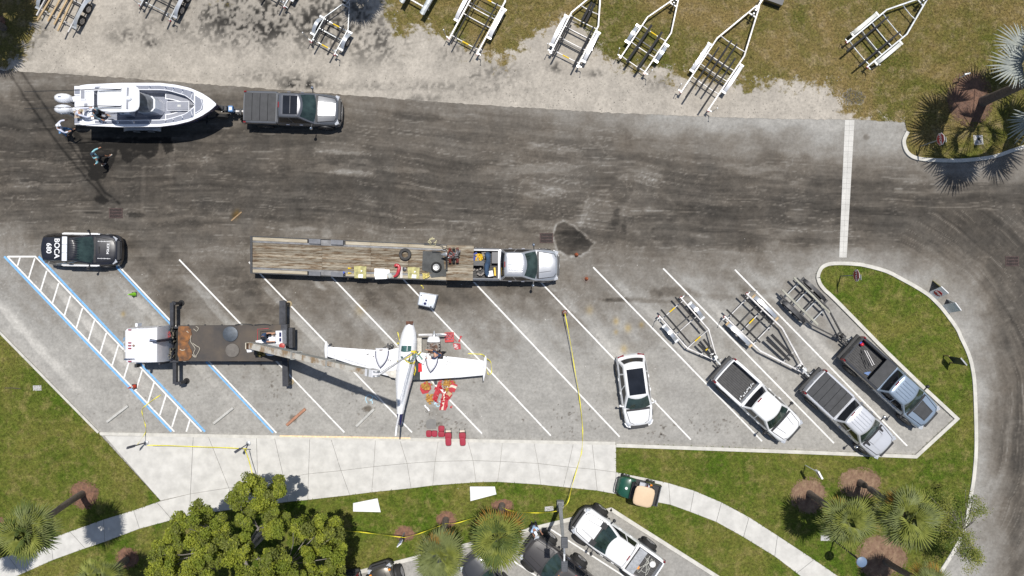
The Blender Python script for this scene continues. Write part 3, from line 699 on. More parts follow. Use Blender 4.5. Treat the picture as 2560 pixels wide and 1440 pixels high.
def common_front(t, f, L, hw, xf, zh, paintm, light_w=.2, grille=M_plas, bumper=None):
    MB().box((xf - .02, 0, zh - .38), (.16, hw * 1.15, .30)).build("grille", grille, t)
    MB().rings([[(xf - .22 + d * .0, y, z) for (y, z) in ((-hw*.95, .42), (-hw*.95, .62), (hw*.95, .62), (hw*.95, .42))], [(xf + .06, y, z) for (y, z) in ((-hw*.70, .42), (-hw*.70, .62), (hw*.70, .62), (hw*.70, .42))]]
               if False else [[(xf - .30, -hw*.97, z) , (xf - .06, -hw*.84, z), (xf + .07, -hw*.5, z), (xf + .09, 0, z), (xf + .07, hw*.5, z), (xf - .06, hw*.84, z), (xf - .30, hw*.97, z)] for z in (.40, .64)]).build("front_bumper", bumper or paintm, t, 50)

def pickup(front, rear, label, P=P_white, hw=.98, lift=0.0, bed='open', cab_len=2.35, hood_len=1.45, roof=None, tone=None, ribs=0, sunroof=False, zroof=1.88, group="pickup trucks in and beside the lot", name="pickup_truck", glassm=None, big=False, liner=M_bed):
    c, rz, L = place(front, rear); t = thing(name, label, "pickup truck", c, rz, group)
    xf = L / 2; xb = -L / 2; xw = xf - hood_len; xc = xw - cab_len + .15; z0 = lift
    zt = 1.20 + z0
    st = [(xc, hw * .985, zt + .02, zt + .03), (xc + .8, hw, zt + .03, zt + .05), (xw - .4, hw, zt, zt + .05), (xw, hw * .99, zt - .05, zt + .04), (xf - .75, hw * .975, zt - .14, zt - .02), (xf - .30, hw * .93, zt - .22, zt - .07), (xf - .10, hw * .83, zt - .32, zt - .14), (xf, hw * .70, zt - .46, zt - .30)]
    st = refine(st); f = surf(st)
    hull(st, .42 + z0).build("body", P, t, 35)
    # hood with its creases
    drape(f, xw + .06, xf - .20, hw * .80, hw * .66, .012).build("hood", P, t, 60)
    g = MB(); drape_line(g, f, [(xw + .05, hw * .83), (xf - .28, hw * .70), (xf - .17, hw * .50)], .03); drape_line(g, f, [(xw + .05, -hw * .83), (xf - .28, -hw * .70), (xf - .17, -hw * .50)], .03)
    drape_line(g, f, [(xw + .12, hw * .45), (xf - .45, hw * .34)], .02, .026); drape_line(g, f, [(xw + .12, -hw * .45), (xf - .45, -hw * .34)], .02, .026); g.build("panel_gap", M_dark, t)["kind"] = "stuff"
    drape(f, xw - .04, xw + .10, hw * .84, hw * .80, .02, 3).build("wiper_cowl", M_plas, t)
    cb = Cabin((xc + .02, xw + .06, hw * .93), (xc + .30, xw - .72, hw * .70), zt + .0, zroof + z0, .20, .05, .05)
    cb.shell().build("cab", roof or P, t, 40)
    gm = glassm or M_glass
    cb.glass('f', -.90, .90, .06, .90).build("windshield", gm, t, 60); cb.glass('r', -.88, .88, .14, .86).build("rear_window", M_dglass, t, 60)
    for s_ in 'lR':
        cb.glass(s_, .05, .44, .12, .84).build("side_window", M_dglass, t, 60); cb.glass(s_, .49, .96, .10, .84, taper=.18).build("side_window", M_dglass, t, 60)
    if ribs:
        for k in range(ribs):
            y = (k - (ribs - 1) / 2) * 2 * cb.r[2] * .74 / ribs; x0, x1 = cb.r[0] + .25, cb.r[1] - .18
            m = MB(); m.grid(lambda u, v: (x0 + (x1 - x0) * u, y + .035 * v, cb.roofz(x0 + (x1 - x0) * u, y) + .004 + .032 * (1 - v * v)), np.linspace(0, 1, 6), (-1, -.5, 0, .5, 1)); m.build("roof_rib", roof or P, t, 60)
    if sunroof:
        x0, x1 = cb.r[0] + .34, cb.r[1] - .26; w_ = cb.r[2] * .74
        m = MB(); m.grid(lambda u, v: (x0 + (x1 - x0) * u, w_ * v, cb.roofz(0, 0) + .012), (0, 1), (-1, 1)); m.box(((x0 + x1) / 2, 0, cb.roofz(0, 0) - .0), (x1 - x0 + .08, w_ * 2 + .08, .02)); m.build("sunroof", M_dglass, t)
        MB().box(((x0 + x1) / 2, 0, cb.roofz(0, 0) + .016), (.03, w_ * 2, .006)).build("sunroof_bar", P_grey, t)
    MB().box((xc + .33, 0, zroof + z0 + .015), (.07, .34, .03)).build("brake_light", M_red, t)
    # bed
    zb_ = zt + .02; fl = .78 + z0; bl_ = xc - xb
    walls = MB()
    for s_ in (1, -1):
        sec = [(hw * .90, .48 + z0), (hw * .995, .62 + z0), (hw, zb_ - .18), (hw * .98, zb_ - .03), (hw * .93, zb_), (hw * .83, zb_), (hw * .82, zb_ - .03), (hw * .82, fl - .05)]
        rs = []
        for x in (xc - .02, xc - .4, xb + .6, xb + .25, xb + .06):
            k = 1 - .035 * max(0, (xb + .6 - x)) / .54
            rs.append([(x, s_ * y * k, z) for y, z in sec])
        if s_ > 0: rs = rs[::-1]
        walls.rings(rs, closed=True)
    walls.build("bed_wall", P, t, 40)
    MB().box(((xc + xb) / 2, 0, fl - .06), (bl_ - .08, hw * 1.66, .08)).build("bed_floor", liner, t)
    if bed != 'tonneau':
        rb = MB()
        for k in range(13): rb.box(((xc + xb) / 2 , (k - 6) * hw * .125, fl - .012), (bl_ - .25, .035, .02))
        rb.build("bed_ridge", mat("bed_ridges", (.080, .078, .076), .7, var=.2, scale=5), t)["kind"] = "stuff"
    MB().box((xc - .05, 0, (zb_ + fl) / 2), (.07, hw * 1.66, zb_ - fl)).build("bed_headboard", P_char if P is P_mblack else P, t)
    m = MB(); m.rings([[(xb + .02 + .05 * (abs(y) / hw) ** 3, y, z) for y in np.linspace(-hw * .84, hw * .84, 7)] + [(xb + .10 + .05 * (abs(y) / hw) ** 3, y, z) for y in np.linspace(hw * .84, -hw * .84, 7)] for z in (.62 + z0, zb_ - .02)]); m.build("tailgate", P, t, 50)
    for s_ in (1, -1):
        MB().box((xb + .12, s_ * hw * .915, zb_ - .20), (.15, .12, .40)).build("tail_light", M_red, t)
        MB().box((xf - .17, s_ * hw * .74, zt - .30), (.24, .30, .15), rz=-s_ * .35).build("headlight", M_lens, t)
        # mirror on its arm
        mx_ = xw - .22; m = MB(); m.bar((mx_, s_ * hw * .96, zt + .03), (mx_ - .02, s_ * (hw + .16), zt + .08), .06, .05); m.build("mirror_arm", M_plas, t)
        MB().lathe((mx_ - .03, s_ * (hw + .24), zt + .10), [(.02, -.13), (.085, -.10), (.10, 0), (.085, .10), (.02, .13)], 8, 'Z').build("mirror", M_chrome if P in (P_silver, P_grey, P_silver2) else (M_plas if P is not P_white else M_plas), t, 60)
        for q in (.28, .62): MB().box((xc + (xw - xc) * q, s_ * (hw + .012), zt - .12), (.20, .03, .04)).build("door_handle", M_chrome if P is not P_white else P, t)
        for xx in (xf - .95, xb + 1.15):
            MB().lathe((xx, s_ * hw * .965, .42 + z0 * .5), [(.50 + z0 * .4, -.09), (.50 + z0 * .4, .045)], 18, 'Y').build("wheel_arch", M_plas, t, 40)
            wheel(t, xx, s_ * (hw * .90 + (.22 if big else 0)), (.40 if not big else .50), (.27 if not big else .34))
    MB().box((xb - .06, 0, .62 + z0), (.16, hw * 1.86, .17)).build("rear_bumper", M_plas if P is not P_silver else M_chrome, t)
    MB().box((xb - .22, 0, .50), (.36, .09, .08)).build("hitch", M_plas, t)
    common_front(t, f, L, hw, xf, zt, P, bumper=M_plas if big else None)
    if bed == 'tonneau':
        n = 4 if tone is None else tone
        for k in range(n):
            x0 = xb + .10 + (bl_ - .16) * k / n; x1 = xb + .10 + (bl_ - .16) * (k + 1) / n
            m = MB(); m.rings([[(x, y, zb_ + z) for (y, z) in ((-hw*.86, -.02), (-hw*.86, .03), (-hw*.5, .05), (0, .055), (hw*.5, .05), (hw*.86, .03), (hw*.86, -.02))][::-1] for x in (x0 + .012, x1 - .012)]); m.build("cover_panel", M_tonn, t, 50)
    return t, dict(L=L, xf=xf, xb=xb, xw=xw, xc=xc, zt=zt, fl=fl, zb=zb_, cb=cb, f=f, hw=hw)

def txt(body, size, loc, rot, m, parent, name="lettering", ext=.003, bold=.012):
    cu = bpy.data.curves.new(name, 'FONT'); cu.body = body; cu.size = size; cu.align_x = 'CENTER'; cu.align_y = 'CENTER'; cu.extrude = ext; cu.offset = bold
    tmp = bpy.data.objects.new("tmp", cu); COL.objects.link(tmp); dg = bpy.context.evaluated_depsgraph_get(); me = bpy.data.meshes.new_from_object(tmp.evaluated_get(dg))
    bpy.data.objects.remove(tmp); me.materials.clear(); me.materials.append(m)
    o = bpy.data.objects.new(name, me); COL.objects.link(o); o.location = loc; o.rotation_euler = rot; o.parent = parent
    KIDS.setdefault(parent.name, []).append(o); return o
M_letter = mat("white_lettering", (.80, .80, .80), .6, var=.03, scale=9)

# 1 the grey pickup towing the boat
t, v = pickup((850,277),(613,270), "dark grey pickup with black folding bed cover and glass sunroof towing the white boat", P_grey, .99, bed='tonneau', sunroof=True, cab_len=2.55, hood_len=1.35, roof=mat("grey_roof_paint", (.13, .135, .15), .35, .4, var=.05, coat=1))
drape(v['f'], v['xw'] + .12, v['xf'] - .24, v['hw'] * .42, v['hw'] * .36, .03).build("hood_bulge", P_silver, t, 60)
# 3 the pickup under the gooseneck deck
t3, v3 = pickup((1396,664),(1150,661), "silver pickup hitched to the long wooden gooseneck trailer, its bed full of gear", P_silver, 1.0, cab_len=2.45, hood_len=1.30, ribs=7, liner=M_bed)
for o_ in KIDS[t3.name]:
    if o_.name.split(".")[0] in ("bed_wall", "tailgate"): o_.data.materials[0] = mat("bed_rail_reflect_grey", (.16, .165, .175), .4, .4, var=.15)  # dark rails, plus dark reflections on the silver sides put into the colour
# 6 white pickup with open black bed
t6, v6 = pickup((1983,1083),(1805,922), "white pickup with open empty black ribbed bed parked next to the white hatchback", P_white, 1.0, hood_len=1.25, cab_len=2.5)
m = MB()
for k in range(9): m.box((v6['xc'] - .18 - random.random() * .12, -.62 + k * .15, v6['fl'] + .06), (.10 + .1 * random.random(), .07, .10), rz=random.random() * 3)
tag(m.build("tie_down_gear", M_steel, None), "bits of tie-down gear lying at the front of the white pickup's bed", "gear"); g_ = bpy.data.objects["tie_down_gear"]; g_.location = t6.location; g_.rotation_euler = t6.rotation_euler; g_["kind"] = "stuff"
# 7 silver-grey pickup with cover
t7, v7 = pickup((2215,1122),(2030,950), "pale silver pickup with a full black bed cover, its nose over the kerb", P_silver2, 1.0, bed='tonneau', ribs=5, cab_len=2.5, hood_len=1.4, tone=5)
drape(v7['f'], v7['xw'] + .45, v7['xf'] - .35, .42, .40, .035).build("hood_scoop", P_silver2, t7, 60)
for s_ in (1, -1): drape(v7['f'], v7['xw'] + .03, v7['xw'] + .36, .10, .05, .03, yc=s_ * .58).build("hood_vent", M_plas, t7)
# 8 blue-grey pickup, half covered bed, black hood stripe
t8, v8 = pickup((2325,1048),(2126,868), "matt blue-grey pickup with black hood stripe and half covered bed holding poles", P_blue, 1.0, ribs=5, cab_len=2.5, hood_len=1.45)
drape(v8['f'], v8['xw'] + .12, v8['xf'] - .36, .44, .40, .020).build("hood_stripe", M_tonn, t8)
MB().box((v8['xc'] - .42, 0, v8['zb'] + .02), (.75, v8['hw'] * 1.7, .05)).build("cover_panel", M_tonn, t8)
for o_ in KIDS[t8.name]:
    if o_.name.split('.')[0] in ("bed_wall", "tailgate", "bed_headboard"): o_.data.materials[0] = P_char
for k, (a_, b_) in enumerate([((-.55, .3), (1.0, -.1)), ((-.45, .42), (.95, 0)), ((-.50, .15), (.9, -.25)), ((-.35, .5), (1.0, .12)), ((-.60, .36), (.7, -.05))]):
    m = MB(); X = v8['xb'] + .6; m.tube([(X + .2 + a_[0] + .4, a_[1], v8['fl'] + .12), (X + b_[0] + .1, b_[1], v8['fl'] + .30)], .022, 6); o_ = m.build("pole", M_alu if k % 2 else M_plas)
    o_.location = t8.location; o_.rotation_euler = t8.rotation_euler; tag(o_, ["black pole nearest the middle of the five in the blue-grey pickup's bed", "pale pole second from the middle in the blue-grey pickup's bed", "black pole nearest the island kerb side of the five poles", "outermost of the pale poles in the blue-grey pickup's bed", "shortest black pole among the five in the pickup bed"][k], "pole", "poles in the pickup bed")
m = MB(); m.lathe((v8['xb'] + .38, .58, v8['fl'] + .13), [(.02, -.11), (.10, -.09), (.12, 0), (.10, .08), (.03, .12)], 12); o_ = m.build("red_float", mat("red_float", (.55, .02, .04), .4), None, 50); o_.location = t8.location; o_.rotation_euler = t8.rotation_euler; tag(o_, "round red float in the tail corner of the blue-grey pickup's bed", "float")
m = MB(); m.box((v8['xb'] + .22, .60, v8['fl'] + .10), (.16, .14, .16), rz=.3); o_ = m.build("blue_bottle", mat("blue_plastic", (.02, .07, .45), .4)); o_.location = t8.location; o_.rotation_euler = t8.rotation_euler; tag(o_, "small blue container beside the red float in the pickup bed", "container")
m = MB(); m.prism([(v8['xc'] - 1.0, -.45), (v8['xc'] - .82, -.25), (v8['xc'] - .80, -.55), (v8['xc'] - 1.1, -.62)], v8['fl'] + .01, v8['fl'] + .05); o_ = m.build("blue_cloth", mat("blue_cloth", (.14, .22, .42), .9, bump=.3)); o_.location = t8.location; o_.rotation_euler = t8.rotation_euler; tag(o_, "crumpled blue cloth in the bed of the blue-grey pickup", "cloth")
# 10 white lifted pickup, bottom lot
t10, v10 = pickup((1446,1293),(1638,1428), "white lifted pickup with big black tyres and moon roof in the southern lot", P_white, .98, lift=.25, cab_len=2.5, hood_len=1.45, big=True)
cbx = v10['cb']; MB().box((cbx.r[0] + .6, 0, 0), (.01, .01, .01)).build("aerial", M_plas, t10)
for y in (.62, -.62): MB().box((v10['xw'] + .05, y, v10['zt'] + .10), (.36, .34, .07), rz=.0).build("light_pod", M_plas, t10)
MB().rings([[(v10['xf'] - .34, -v10['hw'] * 1.02, z), (v10['xf'] + .02, -v10['hw'] * .82, z), (v10['xf'] + .20, -.4, z), (v10['xf'] + .20, .4, z), (v10['xf'] + .02, v10['hw'] * .82, z), (v10['xf'] - .34, v10['hw'] * 1.02, z), (v10['xf'] - .2, .5, z), (v10['xf'] - .2, -.5, z)] for z in (.62, .92)]).build("bull_bar", M_plas, t10, 50)
MB().box((v10['xc'] - .40, 0, v10['zb'] - .05), (.52, v10['hw'] * 1.6, .30)).build("tool_chest", M_steel, t10)
m = MB().lathe((v10['xb'] + .55, -.35, v10['fl'] + .14), [(.16, -.14), (.19, .12), (.19, .14), (.15, .14), (.15, .11)], 16); o_ = m.build("bucket", mat("white_plastic", (.72, .70, .66), .5)); o_.location = t10.location; o_.rotation_euler = t10.rotation_euler; tag(o_, "white bucket standing in the tail of the lifted white pickup", "bucket")
m = MB().box((v10['xb'] + 1.15, .35, v10['fl'] + .10), (.22, .18, .16), rz=.4); o_ = m.build("orange_toolbox", mat("orange_plastic", (.75, .28, .05), .5)); o_.location = t10.location; o_.rotation_euler = t10.rotation_euler; tag(o_, "small orange box in the bed of the lifted white pickup", "tool box")
m = MB()
for k in range(5): m.tube(smooth_line([(v10['xb'] + .4 + random.random() * .9, random.uniform(-.6, .6), v10['fl'] + .02 + .02 * k) for _ in range(5)], 5), .012, 5)
o_ = m.build("rope", mat("pale_rope", (.55, .55, .50), .9)); o_.location = t10.location; o_.rotation_euler = t10.rotation_euler; tag(o_, "loose pale ropes tangled in the bed of the lifted white pickup", "rope")

def suv(front, rear, label, cat, P, hw, L_hood, roof_r, zb=.98, zr=1.62, sunroof=None, name="parked_car", rails=False, gl=M_glass, tail_in=.42, group=None, roofm=None):
    c, rz, L = place(front, rear, .8); t = thing(name, label, cat, c, rz, group); xf, xb = L / 2, -L / 2; xw = xf - L_hood
    st = [(xb, hw * .74, .62, .68), (xb + .05, hw * .84, .80, .88), (xb + .22, hw * .93, .93, 1.0), (xb + .7, hw * .985, zb, zb + .05), (0, hw, zb, zb + .06), (xw, hw * .99, zb - .05, zb + .05), (xf - .75, hw * .96, zb - .13, zb - .03), (xf - .34, hw * .90, zb - .22, zb - .10), (xf - .10, hw * .76, zb - .34, zb - .20), (xf, hw * .58, zb - .46, zb - .36)]
    st = refine(st); f = surf(st); hull(st, .28).build("body", P, t, 35)
    drape(f, xw + .05, xf - .26, hw * .76, hw * .56, .012).build("hood", P, t, 60)
    g = MB()
    for s_ in (1, -1): drape_line(g, f, [(xw + .05, s_ * hw * .79), (xf - .34, s_ * hw * .62), (xf - .20, s_ * hw * .36)], .025)
    g.build("panel_gap", M_dark, t)["kind"] = "stuff"
    drape(f, xw - .05, xw + .09, hw * .80, hw * .76, .02, 3).build("wiper_cowl", M_plas, t)
    cb = Cabin((xb + .16, xw + .06, hw * .90), (xb + tail_in, xw - .78, hw * .68), zb + .0, zr, .20, .13, .05); cb.shell().build("cabin", roofm or P, t, 40)
    cb.glass('f', -.90, .90, .06, .90).build("windshield", gl, t, 60); cb.glass('r', -.84, .84, .16, .84).build("rear_window", M_dglass, t, 60)
    for s_ in 'lR':
        cb.glass(s_, .03, .26, .20, .80, taper=-.2).build("side_window", M_dglass, t, 60); cb.glass(s_, .30, .60, .12, .82).build("side_window", M_dglass, t, 60); cb.glass(s_, .64, .96, .10, .82, taper=.25).build("side_window", M_dglass, t, 60)
    if sunroof:
        x0, x1, w_ = sunroof; m = MB(); m.grid(lambda u, v: (x0 + (x1 - x0) * u, w_ * v, cb.roofz(x0 + (x1 - x0) * u, w_ * v) + .014), np.linspace(0, 1, 6), np.linspace(-1, 1, 6)); m.build("glass_roof", M_dglass, t, 60)
    for s_ in (1, -1):
        MB().box((xb + .08, s_ * hw * .66, .84), (.14, .40, .07), rz=-s_ * .28).build("tail_light", M_red, t)
        MB().box((xf - .28, s_ * hw * .68, zb - .26), (.30, .26, .10), rz=-s_ * .5).build("headlight", M_lens, t)
        MB().bar((xw - .25, s_ * hw * .92, zb + .04), (xw - .30, s_ * (hw + .14), zb + .09), .07, .05).build("mirror_arm", P, t)
        MB().lathe((xw - .33, s_ * (hw + .14), zb + .10), [(.02, -.08), (.075, -.05), (.085, .02), (.05, .08)], 8).build("mirror", P, t, 60)
        if rails: MB().tube([(cb.r[0] + .15, s_ * hw * .64, zr + .05), (cb.r[1] - .25, s_ * hw * .64, zr + .05)], .022, 6).build("roof_rail", M_chrome, t)
        for q in (.32, .60): MB().box((xb + .5 + (xw - xb - .4) * q, s_ * (hw + .008), zb - .14), (.18, .03, .035)).build("door_handle", P, t)
        for xx in (xf - .92, xb + .88):
            MB().lathe((xx, s_ * hw * .955, .36), [(.41, -.08), (.41, .04)], 18, 'Y').build("wheel_arch", M_plas, t, 40); wheel(t, xx, s_ * hw * .895, .345, .22)
    common_front(t, f, L, hw, xf, zb + .02, P)
    return t, dict(L=L, xf=xf, xb=xb, xw=xw, zb=zb, zr=zr, cb=cb, f=f, hw=hw)
# 5 white car
suv((1600,1067),(1576,886), "white crossover with a long dark glass roof parked square across a slanted stall", "car", P_white, .93, 1.15, 0, .98, 1.60, sunroof=(-1.45, .12, .50), name="crossover_car")
# 2 police car
tp, vp = suv((298,626),(113,623), "black and white police car with a white light bar and number 680 on its roof", "police car", P_black, 1.0, 1.35, 0, 1.05, 1.72, name="police_car", tail_in=.35)
cb = vp['cb']; xl = -.40
for k, (a_, b_) in enumerate(((-.78, -.27), (-.25, .25), (.27, .78))):
    m = MB(); m.rings([[(xl + x, y, 1.79 + z) for (x, z) in ((-.14, 0), (-.15, .07), (-.10, .11), (.10, .11), (.15, .07), (.14, 0))] for y in (a_ * .93, b_ * .93)]); m.build("light_bar_section", mat("light_bar_cover", (.80, .82, .86), .25, coat=1), tp, 40)
for s_ in (1, -1):
    MB().box((.05, s_ * 1.008, .80), (2.1, .03, .50)).build("white_door", P_white, tp)
    MB().box((.10, s_ * .955, 1.085), (2.3, .07, .03)).build("door_top", P_white, tp)
# lettering is read from the left-hand side of the photograph's car: word tops face the tail
txt("BOCA", .44, (-.90, .02, 1.797), (0, 0, -pi / 2), M_letter, tp, bold=.006); txt("680", .42, (-1.38, .02, 1.792), (0, 0, -pi / 2), M_letter, tp, bold=.006)
txt("POLICE", .20, (vp['xf'] - .55, .08, vp['f'](vp['xf'] - .62, 0) + .022), (0, .06, pi / 2), M_letter, tp, bold=.004)
for s_ in (1, -1):
    m = MB()
    for k in range(12): m.box((vp['xw'] + .22 + k * .06, s_ * .52, vp['f'](vp['xw'] + .22 + k * .06, .52) + .016), (.04, .035 + .02 * (k % 3 == 0), .01))
    m.build("small_lettering", M_letter, tp)
MB().box((vp['xw'] + .28, 0, vp['f'](vp['xw'] + .3, 0) + .02), (.10, .42, .04)).build("hood_vent", M_plas, tp)
for k in range(9): 
    y = -.56 + k * .14; MB().grid(lambda u, v: (-.2 + .5 * u, y + .02 * v, cb.roofz(-.2 + .5 * u, y) + .01), (0, 1), (-1, 1)).build("roof_rib", P_black, tp)
# push bumper
MB().tube([(vp['xf'] - .1, -.55, .75), (vp['xf'] + .10, -.5, .78), (vp['xf'] + .12, 0, .80), (vp['xf'] + .10, .5, .78), (vp['xf'] - .1, .55, .75)], .03, 6).build("push_bar", M_plas, tp)
# 11-13 southern lot
t11, v11 = pickup((1318,1360),(1462,1470), "faded black off-road pickup with red and white roof stripe under the lamp post", P_mblack, .96, lift=.2, cab_len=2.6, hood_len=1.5, big=True, bed='tonneau')
cb = v11['cb']; x0 = cb.r[1] - .52; z = cb.roofz(0, 0)
MB().box((x0 - .1, 0, z + .012), (.42, .70, .02)).build("sunroof", M_dglass, t11)
for dx_, w_, mm in ((-.42, .08, mat("red_stripe", (.35, .02, .03), .5)), (-.52, .05, M_letter), (-.60, .05, M_letter), (-1.5, .05, M_letter), (-1.6, .05, M_letter)):
    if x0 + dx_ > cb.r[0] + .05: MB().grid(lambda u, v: (x0 + dx_ + w_ * (u - .5), cb.r[2] * .97 * v, cb.roofz(x0 + dx_, cb.r[2] * .97 * v) + .012), (0, 1), np.linspace(-1, 1, 12)).build("roof_stripe", mm, t11)
for y in (-.3, 0, .3): MB().lathe((cb.r[1] - .10, y, cb.roofz(cb.r[1] - .1, y)), [(.03, 0), (.028, .03), (.01, .035)], 8).build("marker_light", M_amber, t11)
suv((1168,1398),(1262,1504), "dark grey car half hidden under the two cabbage palms", "car", P_char, .93, 1.25, 0, .98, 1.50, name="parked_car")
t13, v13 = pickup((948,1412),(1010,1600), "dark bronze off-road car with fat tyres cut off by the bottom edge", paint("bronze", (.085, .078, .066), .5), .80, lift=.1, cab_len=2.3, hood_len=1.4, big=True, name="off_road_car")
MB().rings([[(v13['xf'] - .05, -.80, z), (v13['xf'] + .14, -.55, z), (v13['xf'] + .14, .55, z), (v13['xf'] - .05, .80, z), (v13['xf'] - .12, 0, z)] for z in (.62, .85)]).build("bull_bar", M_plas, t13, 50)
for s_ in (1, -1): MB().box((v13['xf'] - .35, s_ * .60, v13['zt'] - .10), (.12, .14, .05)).build("turn_light", M_amber, t13)
t14, v14 = pickup((880,1640),(860,1434), "grey pickup whose tailgate just shows at the bottom edge below the big tree", P_char, .95)

# ------------------------------------------------------------------ cargo in the silver pickup
def inb(t, mb, nm, m, label, cat, group=None, smooth=None):
    o = mb.build(nm, m, None, smooth); o.location = t.location; o.rotation_euler = t.rotation_euler; return tag(o, label, cat, group)
fl = v3['fl']; X0, X1 = v3['xb'], v3['xc']
inb(t3, MB().box((X1 - .26, .42, fl + .22), (.42, .68, .42)), "tool_case", P_char, "black hard case at the front of the silver pickup's bed", "case")
inb(t3, MB().tube(smooth_line([(X1 - .75, .75, fl + .35), (X1 - .68, .3, fl + .42), (X1 - .78, -.2, fl + .40), (X1 - .72, -.7, fl + .36)], 4), [.10, .17, .19, .16, .13, .16, .18, .17, .15, .14, .16, .13, .08], 9), "blue_duffel", mat("navy_cloth", (.035, .07, .13), .9, bump=.4, var=.4), "long navy duffel laid across the silver pickup's bed", "bag", smooth=50)
inb(t3, MB().box((X1 - .55, -.55, fl + .30), (.34, .34, .30), rz=.2), "white_box", M_letter, "white box beside the duffel in the silver pickup's bed", "box")
inb(t3, MB().box((X1 - .28, -.42, fl + .20), (.10, .50, .12), rz=.1), "yellow_level", mat("yellow_plastic", (.80, .52, .02), .5), "yellow tool standing by the cab in the silver pickup's bed", "tool")
m = MB()
for k in range(7): m.tube(smooth_line([(X1 - 1.3 + random.uniform(-.25, .25), random.uniform(.1, .7), fl + .1 + .03 * k) for _ in range(5)], 5), .025, 5)
inb(t3, m, "yellow_cable", mat("yellow_plastic", (.8, .52, .02)), "coil of yellow cable in the silver pickup's bed", "cable")
m = MB()
for k in range(26): m.box((X1 - random.uniform(.9, 1.75), random.uniform(-.7, .75), fl + random.uniform(.05, .25)), (random.uniform(.06, .3), random.uniform(.05, .12), random.uniform(.05, .12)), rz=random.random() * 3)
o_ = inb(t3, m, "loose_tools", mat("tools_mixed", (.30, .26, .22), .6, var=.9, scale=2.2, col2=(.02, .03, .05)), "jumble of loose tools and rags in the silver pickup's bed", "tools"); o_["kind"] = "stuff"
inb(t3, MB().box((X1 - 1.5, .5, fl + .12), (.4, .4, .15), rz=.5), "blue_tarp", mat("blue_tarp", (.04, .06, .30), .7, bump=.5), "folded blue tarp in the rear of the silver pickup's bed", "tarp")

# ------------------------------------------------------------------ utility cart
c, rz, L = place((1546,1216),(1648,1240), .9); tc_ = thing("utility_cart", "green utility cart with tan canopy and black cargo box on the footpath", "utility cart", c, rz)
f = lambda x, y: 1.0
L2 = L / 2
st = refine([(L2 - 1.0, .62, .80, .86), (L2 - .7, .64, .86, .92), (L2 - .35, .62, .78, .86), (L2 - .10, .52, .62, .70), (L2, .40, .48, .52)]); hull(st, .34).build("hood", mat("paint_cart_green", (.012, .075, .045), .35, coat=1), tc_, 35); fs = surf(st)
MB().lathe((L2 - .50, .0, fs(L2 - .5, 0) + .010), [(.085, 0), (.085, .012), (.06, .014)], 16).build("round_badge", M_letter, tc_)
MB().box((L2 - .86, 0, .99), (.24, 1.02, .05), ry=-.5).build("dashboard", M_plas, tc_)
m = MB(); m.tube([(L2 - .10, -.55, .5), (L2 + .06, -.42, .6), (L2 + .08, 0, .62), (L2 + .06, .42, .6), (L2 - .10, .55, .5)], .03, 6); m.build("front_bumper", M_plas, tc_)
m = MB(); m.rings([[(x * sx_ + -.12, y * sx_, z) for (x, y) in [(cos(a) * .60 * (abs(cos(a)) ** 5 + abs(sin(a)) ** 5) ** -.2, sin(a) * .60 * (abs(cos(a)) ** 5 + abs(sin(a)) ** 5) ** -.2) for a in np.linspace(0, 2 * pi, 25)[:-1]]] for sx_, z in ((.98, 1.86), (1.0, 1.90), (.96, 1.93), (.80, 1.95), (.3, 1.97), (.02, 1.972))]); m.build("canopy", mat("tan_canopy", (.62, .46, .30), .6, var=.06, scale=2), tc_, 50)
for a_ in (.38, -.62):
    for s_ in (1, -1): MB().tube([(a_, s_ * .55, .5), (a_ - .05, s_ * .50, 1.88)], .022, 6).build("canopy_post", M_plas, tc_)
MB().box((-.10, 0, .40), (L * .52, 1.16, .10)).build("floor_pan", M_plas, tc_)
MB().box((-.22, 0, .68), (.45, 1.05, .16)).build("seat", mat("grey_seat", (.45, .46, .50), .6), tc_); MB().box((-.48, 0, .92), (.10, 1.05, .40)).build("seat_back", mat("grey_seat", (.45, .46, .50), .6), tc_)
x0, x1 = -L2 + .02, -L2 + .92
for bx, bd in (((x0 + .03, 0), (.05, 1.24)), ((x1, 0), (.05, 1.24)), (((x0 + x1) / 2, .62), (.94, .05)), (((x0 + x1) / 2, -.62), (.94, .05))): MB().box((bx[0], bx[1], .84), (bd[0], bd[1], .34)).build("cargo_side", P_char, tc_)
MB().box(((x0 + x1) / 2, 0, .68), (.92, 1.22, .05)).build("cargo_floor", M_plas, tc_)
MB().tube([(x0, -.62, .95), (x0, .62, .95)], .03, 6).build("rear_rail", M_steel, tc_)
MB().lathe((x1 - .02, -.42, 1.05), [(.055, -.08), (.06, .05), (.02, .09)], 10).build("cart_beacon", M_red, tc_)
MB().lathe((-.62, -.56, 1.0), [(.07, -.09), (.07, .08)], 12).build("jug_holder", M_amber, tc_)
for xx in (L2 - .42, -L2 + .55):
    for s_ in (1, -1): wheel(tc_, xx, s_ * .56, .27, .22, seg=14)
